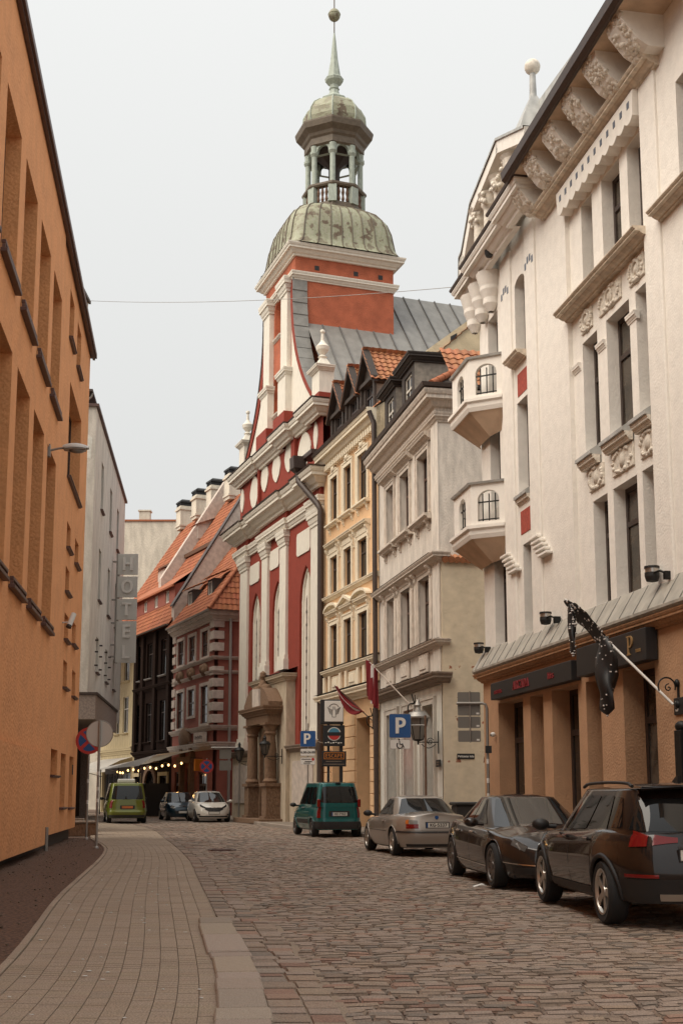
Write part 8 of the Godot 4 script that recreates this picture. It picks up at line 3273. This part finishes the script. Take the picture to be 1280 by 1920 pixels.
	plate(c, "KG-5337", false, 0.70)
	var rb := obj(c.o, "badge", round_disc(0.042, 0.0, 0.012), M.sign_blue)
	rb.position = Vector3(c.at(PI, 0.86).x - 0.008, 0.87, 0)
	rb.rotation.y = -PI / 2
	side_strip(c, "rubbing_strip", M.plastic, -0.9, 0.9, [0.535, 0.535], [0.55, 0.55], 0.01)
	# teal van
	c = car("teal_van", "teal high roofed compact van seen from behind by the church", "van", Vector2(-0.52, 42.4), 14.0, {"paint": paint(lin(0.006, 0.105, 0.105), 0.3), "len": 4.0, "width": 1.67, "wb": 2.6, "wr": 0.29, "rim": 0.19, "sill": 0.24, "shift": 0.08, "nrear": 6.0,
		"shoulder": [[-2.0, 1.02], [0.3, 0.98], [1.1, 0.95], [1.6, 0.88], [2.0, 0.7]], "crown": [[-2, 0.02], [1.0, 0.06], [2.0, 0.08]], "nose": [[0.5, 0.0], [0.9, 0.14]], "tail": [[0.3, 0.0], [0.5, 0.0], [0.56, 0.05], [1.02, 0.07]],
		"g0": [-1.86, 1.32, 0.77, 0.96], "g1": [-1.66, 0.52, 0.64, 1.74], "roof_crown": 0.06, "rw": [0.18, 0.86], "rw_b": [0.82, 0.80], "gn": 7.0, "rearpow": 1.6,
		"glass": [[0.05, 0.72, 0.02, 0.50, 0.12, 0.84], [-0.42, 0.0, -0.40, -0.03, 0.12, 0.84], [-0.84, -0.47, -0.82, -0.45, 0.12, 0.84]], "seams": [0.9, -0.02, -0.95], "handles": [0.12, -0.15], "handle_y": 0.92, "handle": M.plastic, "mirror": [0.98, 1.02], "mirror_mat": M.black, "spokes": 6, "twin": false, "rimm": M.alloy_dark})
	ends(c, "tail_lamp", M.lamp_red, false, 0.86, 1.06, [0.62, 0.62], [1.0, 1.0], 0.012)
	for s in [-1, 1]:
		var tl := MB.new()
		tl.bbox(-1.865, 0.96, s * 0.675 - 0.05, -1.74, 1.22, s * 0.675 + 0.05, 0.02)
		obj(c.o, "tail_lamp", tl, M.lamp_red)
	across(c, "rear_bumper", M.plastic, false, 0.95, 0.26, 0.50, 0.03)
	ends(c, "bumper_side", M.plastic, false, 0.95, 1.5, [0.26, 0.26], [0.50, 0.46], 0.02)
	across(c, "plate_recess", M.plastic, false, 0.42, 0.66, 0.84, 0.004)
	plate(c, "HZ-7163", false, 0.74)
	side_strip(c, "side_moulding", M.plastic, -0.85, 0.85, [0.42, 0.42], [0.56, 0.56], 0.01)
	var wp := MB.new()
	wp.bbox(-1.74, 1.72, -0.09, -1.66, 1.76, 0.09, 0.01)
	obj(c.o, "brake_lamp", wp, M.plastic)
	# white electric hatchback facing the camera
	c = car("white_hatchback", "white hatchback facing the camera beside the church kerb", "car", Vector2(-6.78, 63.4), 194.0, {"paint": paint(lin(0.60, 0.56, 0.50), 0.0), "len": 4.48, "width": 1.79, "wb": 2.7, "wr": 0.315, "rim": 0.21, "sill": 0.19, "shift": -0.05, "nfront": 3.8,
		"shoulder": [[-2.2, 1.0], [-0.8, 1.0], [0.6, 0.95], [1.5, 0.88], [2.2, 0.66]], "crown": [[-2, 0.04], [1.0, 0.08], [2.2, 0.08]], "nose": [[0.4, 0.0], [0.7, 0.08], [0.95, 0.22]], "tail": [[0.5, 0.0], [1.0, 0.12]],
		"g0": [-2.0, 1.42, 0.80, 0.92], "g1": [-1.35, 0.22, 0.58, 1.48], "roof_crown": 0.06, "rw": [0.2, 0.8],
		"glass": [[0.05, 0.66, 0.0, 0.46, 0.14, 0.9], [-0.5, 0.0, -0.4, -0.04, 0.14, 0.88]], "seams": [0.95, -0.05, -0.95], "handles": [0.15, -0.75], "handle_y": 0.88, "mirror": [0.85, 1.02], "spokes": 5, "twin": false, "rimm": M.alloy_dark})
	ends(c, "head_lamp", M.plastic, true, 0.50, 1.32, [0.66, 0.78], [0.73, 0.88], 0.012)
	ends(c, "grille_wing", M.plastic, true, 0.26, 0.55, [0.52, 0.64], [0.72, 0.72], 0.010)
	across(c, "grille", M.plastic, true, 0.30, 0.46, 0.72, 0.008)
	across(c, "lower_intake", M.plastic, true, 0.82, 0.24, 0.31, 0.008)
	ends(c, "fog_recess", M.plastic, true, 0.74, 0.97, [0.33, 0.33], [0.41, 0.40], 0.008)
	plate(c, "", true, 0.46)
	# green taxi van
	c = car("green_taxi_van", "olive green taxi van with a white roof lamp seen from behind", "van", Vector2(-10.65, 61.2), 13.0, {"paint": paint(lin(0.135, 0.155, 0.018), 0.15), "len": 4.9, "width": 1.9, "wb": 3.0, "wr": 0.33, "rim": 0.21, "sill": 0.26, "shift": 0.0, "nrear": 7.0,
		"shoulder": [[-2.4, 1.10], [0.6, 1.08], [1.6, 1.02], [2.1, 0.92], [2.4, 0.78]], "crown": [[-2, 0.02], [1.5, 0.06], [2.4, 0.08]], "nose": [[0.5, 0.0], [1.0, 0.12]], "tail": [[0.3, 0.04], [0.55, 0.0], [0.62, 0.05], [1.1, 0.06]],
		"g0": [-2.32, 1.80, 0.90, 1.04], "g1": [-2.12, 0.95, 0.76, 1.88], "roof_crown": 0.06, "rw": [0.10, 0.86], "rw_b": [0.84, 0.82], "gn": 8.0, "rearpow": 1.5,
		"glass": [[0.42, 0.82, 0.38, 0.58, 0.12, 0.86], [-0.2, 0.36, -0.2, 0.33, 0.12, 0.84], [-0.82, -0.26, -0.8, -0.26, 0.12, 0.84]], "seams": [1.5, 0.5, -0.8], "handles": [0.65, -0.6], "handle_y": 1.0, "mirror": [1.45, 1.15], "mirror_mat": M.black, "spokes": 6, "twin": false})
	ends(c, "tail_lamp", M.lamp_red, false, 0.88, 1.05, [0.72, 0.72], [1.08, 1.08], 0.012)
	across(c, "rear_bumper", c.k.paint, false, 0.96, 0.40, 0.60, 0.04)
	across(c, "rear_valance", M.plastic, false, 0.94, 0.27, 0.40, 0.01)
	across(c, "plate_recess", M.plastic, false, 0.36, 0.66, 0.84, 0.004)
	plate(c, "", false, 0.76, 0.0, M.lamp_orange)
	var tx := MB.new()
	tx.bbox(-1.0, 1.92, -0.42, -0.72, 2.10, 0.42, 0.04)
	obj(c.o, "taxi_lamp", tx, M.sign_white)
	across(c, "tailgate_seam", M.plastic, false, 0.9, 0.615, 0.622, 0.004)
	# dark blue car beyond
	c = car("blue_car", "small dark blue car partly hidden beside the white hatchback", "car", Vector2(-8.75, 66.8), 196.0, {"paint": paint(lin(0.006, 0.022, 0.036), 0.3), "len": 3.95, "width": 1.70, "wb": 2.5, "wr": 0.30, "rim": 0.2, "sill": 0.2,
		"shoulder": [[-2.0, 0.98], [0.4, 0.95], [1.2, 0.9], [1.95, 0.68]], "crown": [[-2, 0.04], [1.0, 0.08], [2.0, 0.06]], "nose": [[0.5, 0.0], [0.9, 0.16]], "tail": [[0.5, 0.0], [1.0, 0.1]],
		"g0": [-1.85, 1.22, 0.76, 0.9], "g1": [-1.3, 0.3, 0.56, 1.44], "rw": [0.2, 0.8], "glass": [[0.05, 0.66, 0.0, 0.46, 0.14, 0.9], [-0.6, 0.0, -0.5, -0.04, 0.14, 0.88]], "seams": [0.8, -0.2], "handles": [0.0], "handle_y": 0.86, "mirror": [0.75, 1.0], "spokes": 5, "twin": false})
	ends(c, "head_lamp", M.lamp_clear, true, 0.6, 1.2, [0.62, 0.66], [0.74, 0.80], 0.01)
	across(c, "grille", M.plastic, true, 0.5, 0.36, 0.5, 0.006)
	plate(c, "", true, 0.44)
